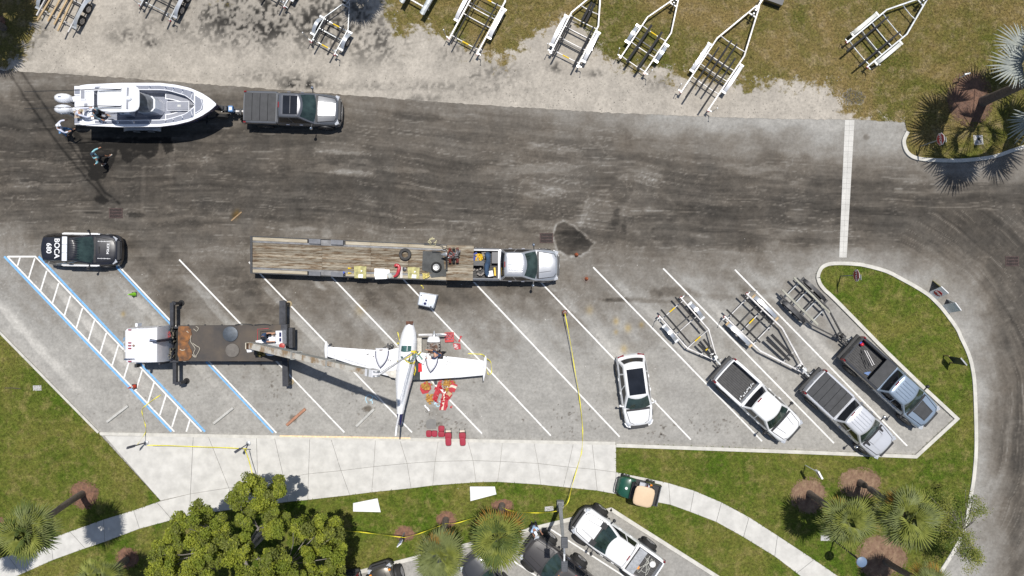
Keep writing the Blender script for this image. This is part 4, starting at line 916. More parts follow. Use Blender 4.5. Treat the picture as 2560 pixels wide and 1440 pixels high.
# ------------------------------------------------------------------ boat trailers
M_carpet = mat("bunk_carpet", (.030, .029, .030), .95, var=.35, scale=9, bump=.3); M_galv = mat("galvanised_rail", (.50, .52, .53), .4, .55, var=.22, scale=4)
M_fend = mat("silver_fender", (.62, .64, .66), .3, .6, var=.12, scale=3); M_wfend = mat("white_fender", (.68, .68, .69), .35, .1, var=.05, coat=.5)
M_yel = mat("yellow_band", (.80, .55, .01), .6, var=.2, scale=8); M_timber = mat("new_timber", (.46, .33, .18), .75, var=.35, scale=2, stretch=(1, 8, 8)); M_oldwood = mat("grey_timber", (.36, .35, .29), .85, var=.35, scale=2, stretch=(1, 9, 9))
M_bsteel = mat("black_steel", (.05, .05, .052), .5, .4, var=.35, scale=6)
TRG = "boat trailers left empty"
def trailer(tail, tongue, w, label, axles=1, knee=.55, rail=M_alu, fend=M_fend, bunk=M_carpet, bunks=((.27, 0, .60),), bars=(.04, .30, .58), yb=(0, 2), rw=.085, posts=True, wood_fend=False, ax=.33, centre=None, wheels=True, guide_h=1.0, bunk_w=.10, jack=True):
    a = W(*tail, .5); b = W(*tongue, .5); d = b - a; rz = atan2(d.y, d.x); L = d.length
    t = thing("boat_trailer", label, "trailer", (a.x, a.y, 0), rz, TRG); xk = L * knee; h = w / 2; zr = .50; rw *= .84
    for s_ in (1, -1):
        m = MB(); m.bar((0, s_ * h, zr), (xk, s_ * h, zr), rw, .13); m.bar((xk - .03, s_ * h, zr), (L * .90, s_ * .09, zr), rw, .129); m.build("side_rail", rail, t)
    MB().bar((L * .84, 0, zr - .03), (L * 1.0, 0, zr - .03), .09, .10).build("tongue", rail if rail is not M_alu else M_galv, t)
    def wid(x): return h if x <= xk else h + (.09 - h) * (x - xk) / (L * .90 - xk)
    for i, fr in enumerate(bars):
        x = fr * L; y = wid(x); m = MB(); m.tube([(x, -y, zr - .03), (x, -y * .45, zr - .10), (x, y * .45, zr - .10), (x, y, zr - .03)], .034, 6); cbm = m.build("crossbar", rail if rail is not M_bsteel else M_galv, t)
        if i in yb: MB().tube([(x, -.22, zr - .10), (x, .22, zr - .10)], .042, 7).build("yellow_band", M_yel, cbm)
    MB().bar((L * .82, -wid(L * .82), zr), (L * .82, wid(L * .82), zr), .08, .08).build("crossbar", rail, t)
    for (yy, x0, x1) in bunks:
        for s_ in (1, -1):
            MB().bar((x0 * L - .25 if x0 == 0 else x0 * L, s_ * yy * w, .80), (x1 * L, s_ * yy * w * (1 if x1 < .62 else .72), .76), bunk_w, .07).build("bunk", bunk, t)
            m = MB()
            for fr in (x0 + .06, x1 - .06): m.bar((fr * L, s_ * yy * w, .44), (fr * L, s_ * yy * w, .77), .05, .05)
            m.build("bunk_bracket", M_galv, t)
    if centre:
        x0, x1, sp, wd = centre
        for s_ in (1, -1): MB().bar((x0 * L, s_ * sp, .66), (x1 * L, s_ * sp * .75, .62), wd, .06).build("centre_board", bunk, t)
    if wheels:
        xs = [ax * L] if axles == 1 else [ax * L - .42, ax * L + .42]
        for s_ in (1, -1):
            y = s_ * (h + .20)
            for x in xs: wheel(t, x, y, .33, .20, seg=18)
            fl_ = (.62 if axles == 1 else 1.02); rs = []
            for k in range(9):
                u = -1 + 2 * k / 8; x = ax * L + u * fl_
                z = (.74 - .30 * u ** 4 if axles == 2 else .74 - .38 * u * u)
                rs.append([(x, y - .115, z - .02), (x, y - .115, z), (x, y + .115, z), (x, y + .115, z - .02)][:: 1])
            m = MB(); m.rings(rs); 
            m.build("fender", fend, t, 60, fix=True)
            for k in (-1, 1): MB().box((ax * L + k * (fl_ - .02), y * .985, .50), (.12, .30, .05)).build("fender_step", M_timber if wood_fend else fend, t)
        m = MB()
        for x in xs: m.bar((x, -h - .12, .33), (x, h + .12, .33), .06, .06)
        m.build("axle", M_bsteel, t)
    if posts:
        for s_ in (1, -1):
            m = MB(); m.bar((.10, s_ * h, .5), (.10, s_ * (h + .26), .5), .05, .05); m.tube([(.10, s_ * (h + .26), .5), (.10, s_ * (h + .27), .85), (.10, s_ * (h + .31), .5 + guide_h)], .022, 6); m.build("guide_post", M_galv, t)
            MB().lathe((.10, s_ * (h + .31), .5 + guide_h), [(.035, 0), (.035, .04), (.01, .05)], 8).build("post_cap", M_letter, t)
            MB().box((.02, s_ * (h + .02), .50), (.10, .16, .10)).build("trailer_light", M_red, t)
    m = MB(); m.bar((L * .85, 0, .5), (L * .86, 0, 1.02), .07, .08); m.bar((L * .80, 0, .98), (L * .88, 0, 1.02), .08, .06); m.box((L * .86, .07, .93), (.16, .12, .14)); m.build("winch_post", M_galv if rail is not M_bsteel else M_bsteel, t)
    MB().box((L * .82, 0, 1.04), (.12, .22, .07)).build("bow_stop", M_rubber, t)
    if jack: m = MB(); m.bar((L * .93, .12, .1), (L * .93, .12, .85), .06, .06); m.bar((L * .93, .12, .85), (L * .93, .28, .87), .03, .03); m.build("tongue_jack", M_steel, t)
    MB().bar((L * .99, 0, .46), (L * 1.05, 0, .46), .11, .09).build("coupler", M_bsteel, t)
    return t
# in the stalls
trailer((1674,766),(1801,912), 1.75, "single-axle white trailer with yellow banded crossbars behind the white open-bed pickup", 1, .56, bunks=((.33, 0, .52),), centre=(.60, .82, .22, .13), bars=(.06, .33, .56, .74), yb=(0, 2, 3), ax=.27)
trailer((1838,762),(2030,948), 1.95, "longest tandem-axle white trailer with polished fenders, hitched to the silver covered pickup", 2, .47, bunks=((.33, 0, .40),), centre=(.43, .72, .20, .17), bars=(.04, .22, .38, .70), yb=(1,), wood_fend=True, ax=.22, rw=.11)
trailer((1972,716),(2122,862), 1.45, "black tandem-axle trailer with grey timber bunks and a worn wooden fender by the grass island", 2, .52, rail=M_bsteel, fend=M_bsteel, bunk=M_oldwood, bunks=((.36, 0, .55),), bars=(.06, .2, .36, .50), yb=(), ax=.25, posts=False, bunk_w=.12)
# along the northern edge
trailer((132,60),(222,-110), 2.2, "trailer with new pine bunks and silver twin-wheel fender at the top left corner", 2, .75, rail=M_alu, fend=M_fend, bunk=M_timber, bunks=((.32, -.0, .7),), centre=(.0, .7, .22, .10), bars=(.10, .40, .6), yb=(), ax=.30, posts=False, bunk_w=.10)
trailer((388,34),(470,-130), 2.0, "trailer with black bunks and twin wheels, second from the top left corner", 2, .75, rail=M_galv, bunks=((.38, 0, .7),), bars=(.08, .34, .6), yb=(), ax=.30)
trailer((676,0),(770,-170), 1.9, "trailer showing only its dark tail and yellow band at the top edge above the limestone", 2, .75, rail=M_galv, bunks=((.34, 0, .7),), bars=(.05, .4), yb=(0,), ax=.34)
trailer((807,122),(878,-8), 1.62, "small galvanised single-axle trailer standing alone on the grey limestone", 1, .50, rail=M_galv, bunks=((.34, 0, .50),), bars=(.06, .28, .46), yb=(0, 2), rw=.055, ax=.30, bunk_w=.09)
trailer((1157,118),(1285,-120), 1.95, "tandem white trailer with long thin black bunks beside the grey trough trailer", 2, .56, bunks=((.33, 0, .50),), bars=(.05, .28, .37, .50), yb=(0, 3), fend=M_wfend, ax=.34, rw=.11, bunk_w=.07)
trailer((1410,150),(1508,-40), 1.85, "tandem white trailer with two short black keel boards near its pointed front", 2, .54, bunks=((.38, 0, .48),), bars=(.05, .22, .36, .50, .66), yb=(0,), fend=M_wfend, ax=.28, rw=.10, centre=(.50, .74, .12, .15))
trailer((1580,165),(1705,-22), 1.75, "single-axle white trailer with two broad black bunks between two tandem trailers", 1, .55, bunks=((.22, -.02, .48),), bars=(.03, .22, .44), yb=(2,), ax=.30, rw=.09, bunk_w=.14)
trailer((1735,255),(1912,-10), 2.0, "big tandem trailer with four black bunks reaching onto the asphalt edge", 2, .52, bunks=((.30, -.02, .45), (.10, .10, .55)), bars=(.16, .28, .38, .55), yb=(), fend=M_wfend, ax=.32, rw=.10)
trailer((2141,138),(2335,-22), 1.95, "grey and white trailer with long flat fenders on the grass nearest the silver palm", 2, .52, rail=M_galv, fend=mat("flat_grey_fender", (.60, .60, .56), .6, .2), bunks=((.30, -.08, .46),), bars=(.04, .20, .33, .47, .68), yb=(), ax=.26, rw=.10)
# grey trough-like trailer cut by the top edge
a = W(1037, 10, .6); tt = thing("boat_trailer", "flat grey trailer with wide metal troughs cut off by the top edge", "trailer", (a.x, a.y, 0), atan2(60, 34), TRG)
for y in (.72, -.72):
    m = MB(); m.rings([[(x, y + dy, z) for (dy, z) in ((-.16, .78), (0, .60), (.16, .78), (.16, .74), (0, .55), (-.16, .74))] for x in (-.35, 3.6)]); m.build("trough", M_galv, tt)
for x in (.15, 1.4, 2.6): MB().bar((x, -.9, .48), (x, .9, .48), .08, .08).build("crossbar", M_alu, tt)
for s_ in (1, -1): wheel(tt, 1.9, s_ * 1.05, .33, .2); MB().bar((0.1, s_ * .80, .50), (3.8, s_ * .80, .50), .08, .10).build("side_rail", M_galv, tt)
# dark box on the grass just beyond the largest trailer
a = W(1938, -8, .3); m = MB().box((a.x, a.y, .25), (1.1, .9, .5), rz=-.35); tag(m.build("storage_box", M_char if False else P_char), "dark box on the grass beside the big trailer's tongue at the top edge", "box")

# ------------------------------------------------------------------ motor boat on its trailer
M_gel = mat("white_gelcoat", (.82, .83, .86), .25, var=.03, coat=1); M_nonskid = mat("grey_deck_pad", (.235, .25, .30), .8, var=.1, scale=8); M_vinyl = mat("grey_cushion", (.26, .27, .31), .6, var=.1, scale=3)
M_navy = mat("navy_hull", (.012, .016, .09), .25, coat=1)
zs = 2.0
A_, B_ = W(543, 262, zs), W(183, 262, zs); c = (A_ + B_) / 2; BL = (A_ - B_).length; rz = atan2(A_.y - B_.y, A_.x - B_.x)
boat = thing("motor_boat", "white centre console motor boat with hardtop and twin outboards on a trailer", "boat", (c.x, c.y, 0), rz)
k = 1 / 40 * (1 - zs / H); ycen = 262
# plan of the gunwale in photograph pixels, converted to metres along the hull
SH = [(183,46),(215,52),(300,55.5),(400,55),(440,50),(475,42),(505,29),(527,15),(540,4),(543,.6)]
def bx(px): return (px - 363) * k
sts = [(bx(p), q * k) for p, q in SH]
def half(x): return float(np.interp(x, [s[0] for s in sts], [s[1] for s in sts]))
def shz(x): return 1.92 + .16 * ((x - sts[0][0]) / BL) ** 2
XS = [sts[0][0] + (sts[-1][0] - sts[0][0]) * (1 - (1 - i / 26) ** 1.5) for i in range(27)]
rs = []
for x in XS:
    h_ = half(x); z = shz(x); kz = .62 + .9 * max(0, (x - bx(440)) / (bx(543) - bx(440))) ** 2
    rs.append([(x, 0, min(z - .1, kz)), (x, -h_ * .62, min(z - .08, kz + .22)), (x, -h_ * .86, min(z - .06, kz + .48)), (x, -h_ * .97, z - .32), (x, -h_, z - .02), (x, -h_ * .99, z), (x, h_ * .99, z), (x, h_, z - .02), (x, h_ * .97, z - .32), (x, h_ * .86, min(z - .06, kz + .48)), (x, h_ * .62, min(z - .08, kz + .22))])
m = MB(); n0 = 11
for r in rs: m.v.extend(r)
for i in range(len(rs) - 1):
    for j in range(11):
        if j == 5: continue
        j2 = (j + 1) % 11; m.f.append((i * 11 + j, (i + 1) * 11 + j, (i + 1) * 11 + j2, i * 11 + j2))
m.f.append(tuple(range(11))); m.build("hull", M_navy, boat, 40, fix=True)
def inner(x):   # half width of the cockpit opening
    return half(x) * float(np.interp(x, [bx(232), bx(236), bx(420), bx(465), bx(486), bx(488)], [.68, .70, .67, .50, .16, .0]))
XC = [x for x in np.linspace(bx(236), bx(487), 28)]
def ringz(m_, nm, mm, w0, w1, z0, z1, xs_, both=True):
    """side decks between two offset outlines"""
    for s_ in (1, -1):
        q = MB(); R = []
        for x in xs_: 
            a, b = w0(x), w1(x); R.append([(x, s_ * a, shz(x) + z0), (x, s_ * a, shz(x) + z1), (x, s_ * b, shz(x) + z1), (x, s_ * b, shz(x) + z0)])
        q.rings(R); q.build(nm, mm, boat, 40, fix=True)
FX = np.linspace(sts[0][0] + .35, sts[-1][0] - .03, 40)
ringz(None, "gunwale", M_gel, lambda x: half(x) * .995, lambda x: max(inner(x) if x > bx(232) else half(x) * .68, 0), -.05, .03, FX)
ringz(None, "deck_pad", M_nonskid, lambda x: half(x) - .17, lambda x: min(half(x) - .18, inner(x) + .05), .03, .042, np.linspace(bx(236), bx(486), 30))
# foredeck pad, pale seams and cleats
for s_ in (1, -1):
    for px_ in (250, 290, 330, 372, 412, 432, 455, 478):
        x = bx(px_); q = MB(); q.bar((x, s_ * (inner(x) + .04), shz(x) + .05), (x + .14, s_ * (half(x + .14) - .15), shz(x) + .05), .025, .012); q.build("deck_seam", M_gel, boat)
        MB().lathe((x + .1, s_ * (half(x) - .26), shz(x) + .045), [(.06, 0), (.06, .015), (.03, .02)], 10).build("deck_fitting", M_chrome, boat)
MB().prism([(bx(490), -.55), (bx(508), -.30), (bx(510), 0), (bx(508), .30), (bx(490), .55)], 2.05, 2.135).build("anchor_hatch", M_nonskid, boat)
ribbon([(bx(490), -.55), (bx(505), -.32), (bx(509), 0), (bx(505), .32), (bx(490), .55)], .03, 2.11, 2.15, closed=True).build("hatch_rim", M_gel, boat)
# cockpit sole and inner sides
m = MB(); R = []
for x in XC + [bx(487.5)]:
    a = max(inner(x), .02); R.append([(x, -a, shz(x) - .04), (x, -a * .97, 1.28), (x, a * .97, 1.28), (x, a, shz(x) - .04)])
m.rings(R, closed=False, cap0=False, cap1=False); m.build("cockpit_liner", M_nonskid, boat, 40, fix=True)
m = MB()
for kk in range(8): m.box((bx(300) + .0, -.7 + kk * .2, 1.295), (3.0, .012, .01))
m.build("sole_seam", M_gel, boat)
# bow seating and hatch cushion
for s_ in (1, -1):
    m = MB(); R = []
    for x in np.linspace(bx(405), bx(480), 9): a = inner(x); b = max(a - .42, .10); R.append([(x, s_ * a, 1.3), (x, s_ * a, 1.62), (x, s_ * b, 1.62), (x, s_ * b, 1.3)])
    m.rings(R); m.build("bow_seat", M_gel, boat, 30, fix=True)
    m = MB(); R = []
    for x in np.linspace(bx(408), bx(476), 9): a = inner(x) - .05; b = max(a - .30, .12); R.append([(x, s_ * a, 1.62), (x, s_ * a, 1.66), (x, s_ * b, 1.66), (x, s_ * b, 1.62)])
    m.rings(R); m.build("seat_cushion", M_vinyl, boat, 30, fix=True)
MB().box((bx(441), -.02, 1.56), (1.34, .55, .50)).build("bow_lounge", M_gel, boat); MB().box((bx(441), -.02, 1.83), (1.26, .47, .06)).build("lounge_cushion", M_vinyl, boat)
MB().box((bx(441) + .1, -.02, 1.866), (.20, .13, .008)).build("stitched_badge", mat("silver_stitch", (.55, .55, .52), .7), boat)
# console with windscreen
m = MB(); m.rings([[(bx(352), -.5, z), (bx(386) + (.1 if z < 2 else 0), -.45, z), (bx(393) + (.1 if z < 2 else 0), -.25, z), (bx(393) + (.1 if z < 2 else 0), .25, z), (bx(386) + (.1 if z < 2 else 0), .45, z), (bx(352), .5, z)] for z in (1.3, 2.25)]); m.build("console", M_gel, boat, 30)
m = MB(); m.rings([[(bx(362), -.52, 2.25), (bx(380), -.50, 2.25), (bx(389), -.25, 2.25), (bx(389), .25, 2.25), (bx(380), .50, 2.25), (bx(362), .52, 2.25)], [(bx(352), -.56, 3.15), (bx(360), -.54, 3.15), (bx(366), -.25, 3.15), (bx(366), .25, 3.15), (bx(360), .54, 3.15), (bx(352), .56, 3.15)]], closed=False, cap0=False, cap1=False); m.build("windscreen", mat("smoked_screen", (.16, .17, .19), .08, var=.4), boat, 60, fix=True)
MB().box((bx(310), 0, 1.62), (.55, 1.1, .65)).build("helm_seat", M_gel, boat); MB().box((bx(306), 0, 2.0), (.12, 1.05, .5)).build("seat_back", M_vinyl, boat)
# hardtop (at about 3.5 m) on four pipes
zt = 3.55
def hx(px): return W(px, 262, zt).x - c.x
def hy(py): return W(363, py, zt).y - c.y
x0, x1, y0, y1 = hx(243), hx(349), hy(281), hy(212)
yc, hh = (y0 + y1) / 2, (y1 - y0) / 2
def top_ring(s_, dz):
    P = []
    for a in np.linspace(0, 2 * pi, 37)[:-1]:
        ca, sa = cos(a), sin(a); n_ = 5.0
        r = (abs(ca) ** n_ + abs(sa) ** n_) ** (-1 / n_); P.append((((x0 + x1) / 2 + ca * r * (x1 - x0) / 2 * s_ * (1 if ca < 0 else 1)), yc + sa * r * hh * s_ * (1 - .03 * (ca < -.5)), zt + dz))
    return P
MB().rings([top_ring(.97, -.05), top_ring(1, 0), top_ring(.985, .03), top_ring(.93, .05), top_ring(.6, .06), top_ring(.02, .062)]).build("hardtop", M_gel, boat, 50)
for px_ in (262, 340):
    for yy in (yc - hh * .8, yc + hh * .8): MB().tube([(bx(px_), yy * .9, 1.9), (hx(px_ - 3), yy, zt - .04)], .03, 7).build("top_pipe", M_chrome, boat)
MB().box((x1 - .65, yc, zt + .075), (.10, hh * 1.55, .05), rz=-.03).build("light_strip", M_vinyl, boat)
MB().lathe((x1 - .55, yc - .02, zt + .05), [(.14, 0), (.15, .05), (.12, .13), (.04, .17)], 16).build("radar_dome", M_gel, boat, 60)
for i, yy in enumerate((yc + hh * .62, yc - hh * .60)):
    m = MB(); m.tube([(hx(305), yy, zt + .12), (x0 + .2, yy - .01, zt + .25), (hx(190), yy - .10, zt + .30), (hx(75), yy - .22, zt + .45)], .03, 5, r2=.016); m.build("outrigger", M_plas, boat)
    m = MB(); m.tube([(hx(250), yy - .12, zt + .08), (hx(305), yy - .1, zt + .08), (hx(305), yy + .1, zt + .09)], .02, 6); m.build("outrigger_base", M_steel, boat)
# aft deck, live well, transom, outboards
m = MB(); m.box((bx(208), 0, 1.75), (1.15, 2.30, .30)); m.box((bx(196), .86, 1.90), (.55, .55, .10)); m.build("aft_deck", M_gel, boat)
for (px_, yy, l_, w_) in ((206, .62, .22, .50), (214, -.18, .20, .55)):
    MB().box((bx(px_), yy, 1.93), (l_ + .12, w_ + .12, .08)).build("bait_tank", M_gel, boat); MB().box((bx(px_), yy, 1.965), (l_, w_, .03)).build("tank_lid", M_vinyl, boat)
MB().box((bx(192), .80, 1.955), (.30, .30, .02)).build("deck_pad", M_nonskid, boat); MB().box((bx(192), -.92, 1.92), (.36, .30, .03)).build("deck_pad", M_nonskid, boat)
MB().box((bx(226), -.05, 1.72), (.30, 1.5, .34)).build("aft_bench", M_vinyl, boat)
for yy in (.36, -.30):
    X = bx(162); rr_ = [(-.46, .08, .12), (-.42, .20, .26), (-.25, .27, .36), (0, .29, .40), (.25, .26, .36), (.42, .18, .28), (.47, .08, .16)]
    eng = MB().rings([[(X + dx_, yy + cos(a) * w_, 2.10 + sin(a) * h_ * .9) for a in np.linspace(0, 2 * pi, 15)[:-1]] for dx_, w_, h_ in rr_]).build("outboard", M_gel, boat, 60)
    m = MB(); m.bar((X + .05, yy, 1.9), (X - .05, yy, .75), .34, .22); m.box((X + .45, yy, 1.75), (.30, .3, .4)); m.build("engine_leg", M_gel, eng)
    MB().lathe((X - .30, yy, .85), [(.02, -.12), (.07, -.05), (.07, .05)], 8, 'X').build("gear_case", M_gel, eng)
    MB().box((X - .02, yy, 2.466), (.18, .05, .008)).build("cowl_badge", M_chrome, eng)
# its trailer
bt = thing("boat_trailer", "black twin-wheel trailer under the white boat with its winch stand behind the pickup", "trailer", (c.x, c.y, 0), rz)
for s_ in (1, -1):
    m = MB(); m.bar((-3.4, s_ * .80, .5), (1.6, s_ * .80, .5), .10, .14); m.bar((1.6, s_ * .80, .5), (5.0, s_ * .08, .5), .10, .14); m.build("side_rail", M_bsteel, bt)
    MB().bar((-3.2, s_ * .60, .74), (1.4, s_ * .60, .74), .12, .07).build("bunk", M_carpet, bt)
    for x in (-1.4, -.5): wheel(bt, x, s_ * 1.12, .36, .22)
    m = MB(); m.rings([[(-.95 + u * 1.15, s_ * .92, .88 - .32 * u ** 4), (-.95 + u * 1.15, s_ * 1.26, .88 - .32 * u ** 4), (-.95 + u * 1.15, s_ * 1.26, .85 - .32 * u ** 4), (-.95 + u * 1.15, s_ * .92, .85 - .32 * u ** 4)] for u in np.linspace(-1, 1, 9)]); m.build("fender", M_alu, bt, 60, fix=True)
for x in (-3.3, -1.2, .8, 3.0): MB().bar((x, -.8, .46), (x, .8, .46), .08, .08).build("crossbar", M_bsteel, bt)
xx = (W(560, 266, 1).x - c.x)
m = MB(); m.bar((xx - .35, 0, .5), (xx + 1.35, 0, .5), .12, .12); m.build("tongue", M_alu, bt)
m = MB(); m.bar((xx - .2, 0, .5), (xx - .2, 0, 1.5), .10, .12); m.lathe((xx, 0, 1.25), [(.10, -.1), (.13, 0), (.10, .1)], 12, 'Y'); m.box((xx + .1, .0, 1.1), (.3, .3, .3)); m.build("winch_post", M_bsteel, bt)
MB().box((xx + .42, .02, .95), (.26, .34, .26)).build("winch_box", mat("blue_winch", (.10, .25, .50), .4), bt); MB().box((xx + .42, .02, 1.09), (.17, .20, .01)).build("winch_plate", M_letter, bt)
m = MB(); m.lathe((xx - .15, -.42, .9), [(.20, -.09), (.36, -.09), (.36, .09), (.20, .09)], 18, 'Y'); m.build("spare_tyre", M_rubber, bt, 40)
m = MB(); m.bar((xx + .85, -.3, .3), (xx + .85, -.3, 1.0), .08, .08); m.box((xx + .85, -.1, .6), (.12, .4, .12)); m.build("tongue_jack", M_bsteel, bt)
m = MB(); m.lathe((xx + .80, -.42, .22), [(.06, -.05), (.13, -.05), (.13, .05), (.06, .05)], 12, 'Y'); m.build("jack_wheel", M_rubber, bt)
def wp(poly, z0, z1, zt=None):
    """prism whose top outline was read off the photograph at height z1"""
    P = [W(x, y, z1 if zt is None else zt) for x, y in poly]; return MB().prism([(p.x, p.y) for p in P], z0, z1)
def B(nm, mb, m, par, smooth=None): return mb.build(nm, m, par, smooth, world=True)
def wring(poly, z, s=1.0, zt=None):
    P = [W(x, y, z if zt is None else zt) for x, y in poly]; c = sum(P, Vector()) / len(P); return [Vector((c.x + (p.x - c.x) * s, c.y + (p.y - c.y) * s, z)) for p in P]
def base_of(x, y): p = W(x, y); return (p.x, p.y, 0)
# ------------------------------------------------------------------ wooden gooseneck trailer
M_plank = bpy.data.materials.new("weathered_planks"); M_plank.use_nodes = True
nt = M_plank.node_tree; b = nt.nodes["Principled BSDF"]; b.inputs["Roughness"].default_value = .9; b.inputs["Specular IOR Level"].default_value = .2
ge = nt.nodes.new("ShaderNodeNewGeometry"); oi = nt.nodes.new("ShaderNodeObjectInfo"); mp = nt.nodes.new("ShaderNodeMapping"); mp.inputs["Scale"].default_value = (.7, 4.6, 1); mp.inputs["Rotation"].default_value = (0, 0, .03)
ad = nt.nodes.new("ShaderNodeVectorMath"); ad.operation = 'ADD'; cb_ = nt.nodes.new("ShaderNodeCombineXYZ"); ml = nt.nodes.new("ShaderNodeMath"); ml.operation = 'MULTIPLY'; ml.inputs[1].default_value = 37
nt.links.new(oi.outputs["Random"], ml.inputs[0]); nt.links.new(ml.outputs[0], cb_.inputs[0]); nt.links.new(ge.outputs["Position"], ad.inputs[0]); nt.links.new(cb_.outputs[0], ad.inputs[1]); nt.links.new(ad.outputs[0], mp.inputs[0])
n1_ = nt.nodes.new("ShaderNodeTexNoise"); n1_.inputs["Scale"].default_value = 1.5; n1_.inputs["Detail"].default_value = 7; n1_.inputs["Roughness"].default_value = .7; nt.links.new(mp.outputs[0], n1_.inputs["Vector"])
rp = nt.nodes.new("ShaderNodeValToRGB"); e = rp.color_ramp.elements; e[0].position = .30; e[0].color = (.045, .030, .020, 1); e[1].position = .70; e[1].color = (.40, .365, .295, 1)
q = e.new(.43); q.color = (.165, .115, .072, 1); q = e.new(.51); q.color = (.255, .215, .16, 1); nt.links.new(n1_.outputs["Fac"], rp.inputs[0])
mr = nt.nodes.new("ShaderNodeMapRange"); mr.inputs[3].default_value = .72; mr.inputs[4].default_value = 1.18; nt.links.new(oi.outputs["Random"], mr.inputs[0])
vm = nt.nodes.new("ShaderNodeVectorMath"); vm.operation = 'SCALE'; nt.links.new(rp.outputs[0], vm.inputs[0]); nt.links.new(mr.outputs[0], vm.inputs["Scale"]); nt.links.new(vm.outputs[0], b.inputs["Base Color"])
M_newpl = mat("pale_planks", (.46, .41, .32), .85, var=.4, scale=1.6, stretch=(.6, 6, 1), col2=(.30, .25, .17)); M_deckst = mat("deck_steel", (.165, .165, .17), .5, .4, var=.3, scale=3)
gt = thing("flatbed_trailer", "long gooseneck flatbed trailer with weathered plank deck hitched to the silver pickup", "trailer", base_of(870, 650))
def gq(u, v): return (629 + (1118 - 629) * u, (590.5 + 22 * u) + ((682.5 + 19 * u) - (590.5 + 22 * u)) * v)
rows = [(0.02, .115, M_newpl)] + [(.17 + k * .0745, .17 + (k + 1) * .0745, M_plank) for k in range(9)] + [(.895, .985, M_newpl)]
cuts = [0.005, .36, .61, .80, .995]
for (v0, v1, mm) in rows:
    for a, b_ in zip(cuts[:-1], cuts[1:]):
        if mm is M_newpl and v0 < .1 and a == .36: segs = [(a + .12, b_)]
        elif mm is M_newpl and v0 > .5 and a == .36: segs = [(a + .12, b_)]
        elif mm is M_newpl and a == .005: segs = [(a, .285)]
        else: segs = [(a, b_)]
        for (s0, s1) in segs:
            P = inset([W(*gq(*q_), 1.0).xy for q_ in ((s0, v0), (s1, v0), (s1, v1), (s0, v1))], .006)
            B("plank", MB().prism([tuple(p) for p in P], .95, 1.0 + random.uniform(-.004, .006)), mm, gt)
for (v0, v1) in ((.118, .168), (.845, .893)): B("deck_rail", wp([gq(0, v0), gq(1, v0), gq(1, v1), gq(0, v1)], .80, .985), M_deckst, gt)
for (u0, u1) in ((.292, .352), (.405, .468)):
    for (v0, v1) in ((.0, .13), (.89, 1.01)):
        B("fender_box", wp([gq(u0, v0), gq(u1, v0), gq(u1, v1), gq(u0, v1)], .78, 1.13), mat("fender_steel", (.125, .13, .145), .45, .4, var=.2), gt)
        for dv in (0,):
            c_ = W(*gq((u0 + u1) / 2, (v0 + v1) / 2 + (-.01 if v0 < .5 else .01)), .45); m = MB().lathe((c_.x, c_.y, .42), [(.25, -.12), (.40, -.12), (.42, 0), (.40, .12), (.25, .12)], 18, 'Y'); B("wheel", m, M_rubber, gt, 40)
B("side_sill", wp([gq(0, -.01), gq(1, -.01), gq(1, .016), gq(0, .016)], .72, .99), M_bsteel, gt); B("side_sill", wp([gq(0, .987), gq(1, .987), gq(1, 1.012), gq(0, 1.012)], .72, .99), M_bsteel, gt)
for v0, v1 in ((.0, .118), (.893, .99)): B("deck_plate", wp([gq(.352, v0), gq(.405, v0), gq(.405, v1), gq(.352, v1)], .95, .99), M_deckst, gt)
B("tail_beam", wp([gq(-.008, -.01), gq(.004, -.01), gq(.004, 1.012), gq(-.008, 1.012)], .55, 1.01), M_bsteel, gt)
m = MB()
for k in range(22): p0, p1 = W(*gq(k / 21, .03), .9), W(*gq(k / 21, .97), .9); m.bar((p0.x, p0.y, .85), (p1.x, p1.y, .85), .06, .12)
B("cross_member", m, M_bsteel, gt)["kind"] = "stuff"
for v in (.30, .70): p0, p1 = W(*gq(0, v), .7), W(*gq(1.0, v), .7); B("main_beam", MB().bar((p0.x, p0.y, .68), (p1.x, p1.y, .68), .16, .28), M_bsteel, gt)
UP = [(1117, 612.5), (1185, 614.5), (1182, 701.5), (1115, 700.5)]
for k in range(11):
    v0, v1 = k / 11, (k + 1) / 11
    L_ = lambda a, c_, t: (a[0] + (c_[0] - a[0]) * t, a[1] + (c_[1] - a[1]) * t)
    P = inset([W(*q_, 1.55).xy for q_ in (L_(UP[0], UP[3], v0), L_(UP[1], UP[2], v0), L_(UP[1], UP[2], v1), L_(UP[0], UP[3], v1))], .005)
    B("neck_plank", MB().prism([tuple(p) for p in P], 1.50, 1.55 + random.uniform(-.003, .005)), M_plank, gt)
B("neck_frame", wp([(1117.5, 613.5), (1184, 615.5), (1181.5, 700.5), (1116, 699.5)], 1.36, 1.498), M_bsteel, gt)
p0 = W(1125, 656, 1.3); m = MB()
for dy in (-.7, .7): m.bar((p0.x, p0.y + dy, 1.40), (p0.x - .1, p0.y + dy, .7), .14, .16)
B("neck_upright", m, M_bsteel, gt)["kind"] = "stuff"
p0, p1 = W(1170, 658, 1.3), W(1205, 658, 1.3); B("neck_beam", MB().bar((p0.x, p0.y, 1.38), (p1.x + .1, p1.y, 1.30), .30, .22), M_bsteel, gt); B("kingpin", MB().bar((p1.x, p1.y, 1.3), (p1.x, p1.y, .85), .14, .14), M_bsteel, gt)
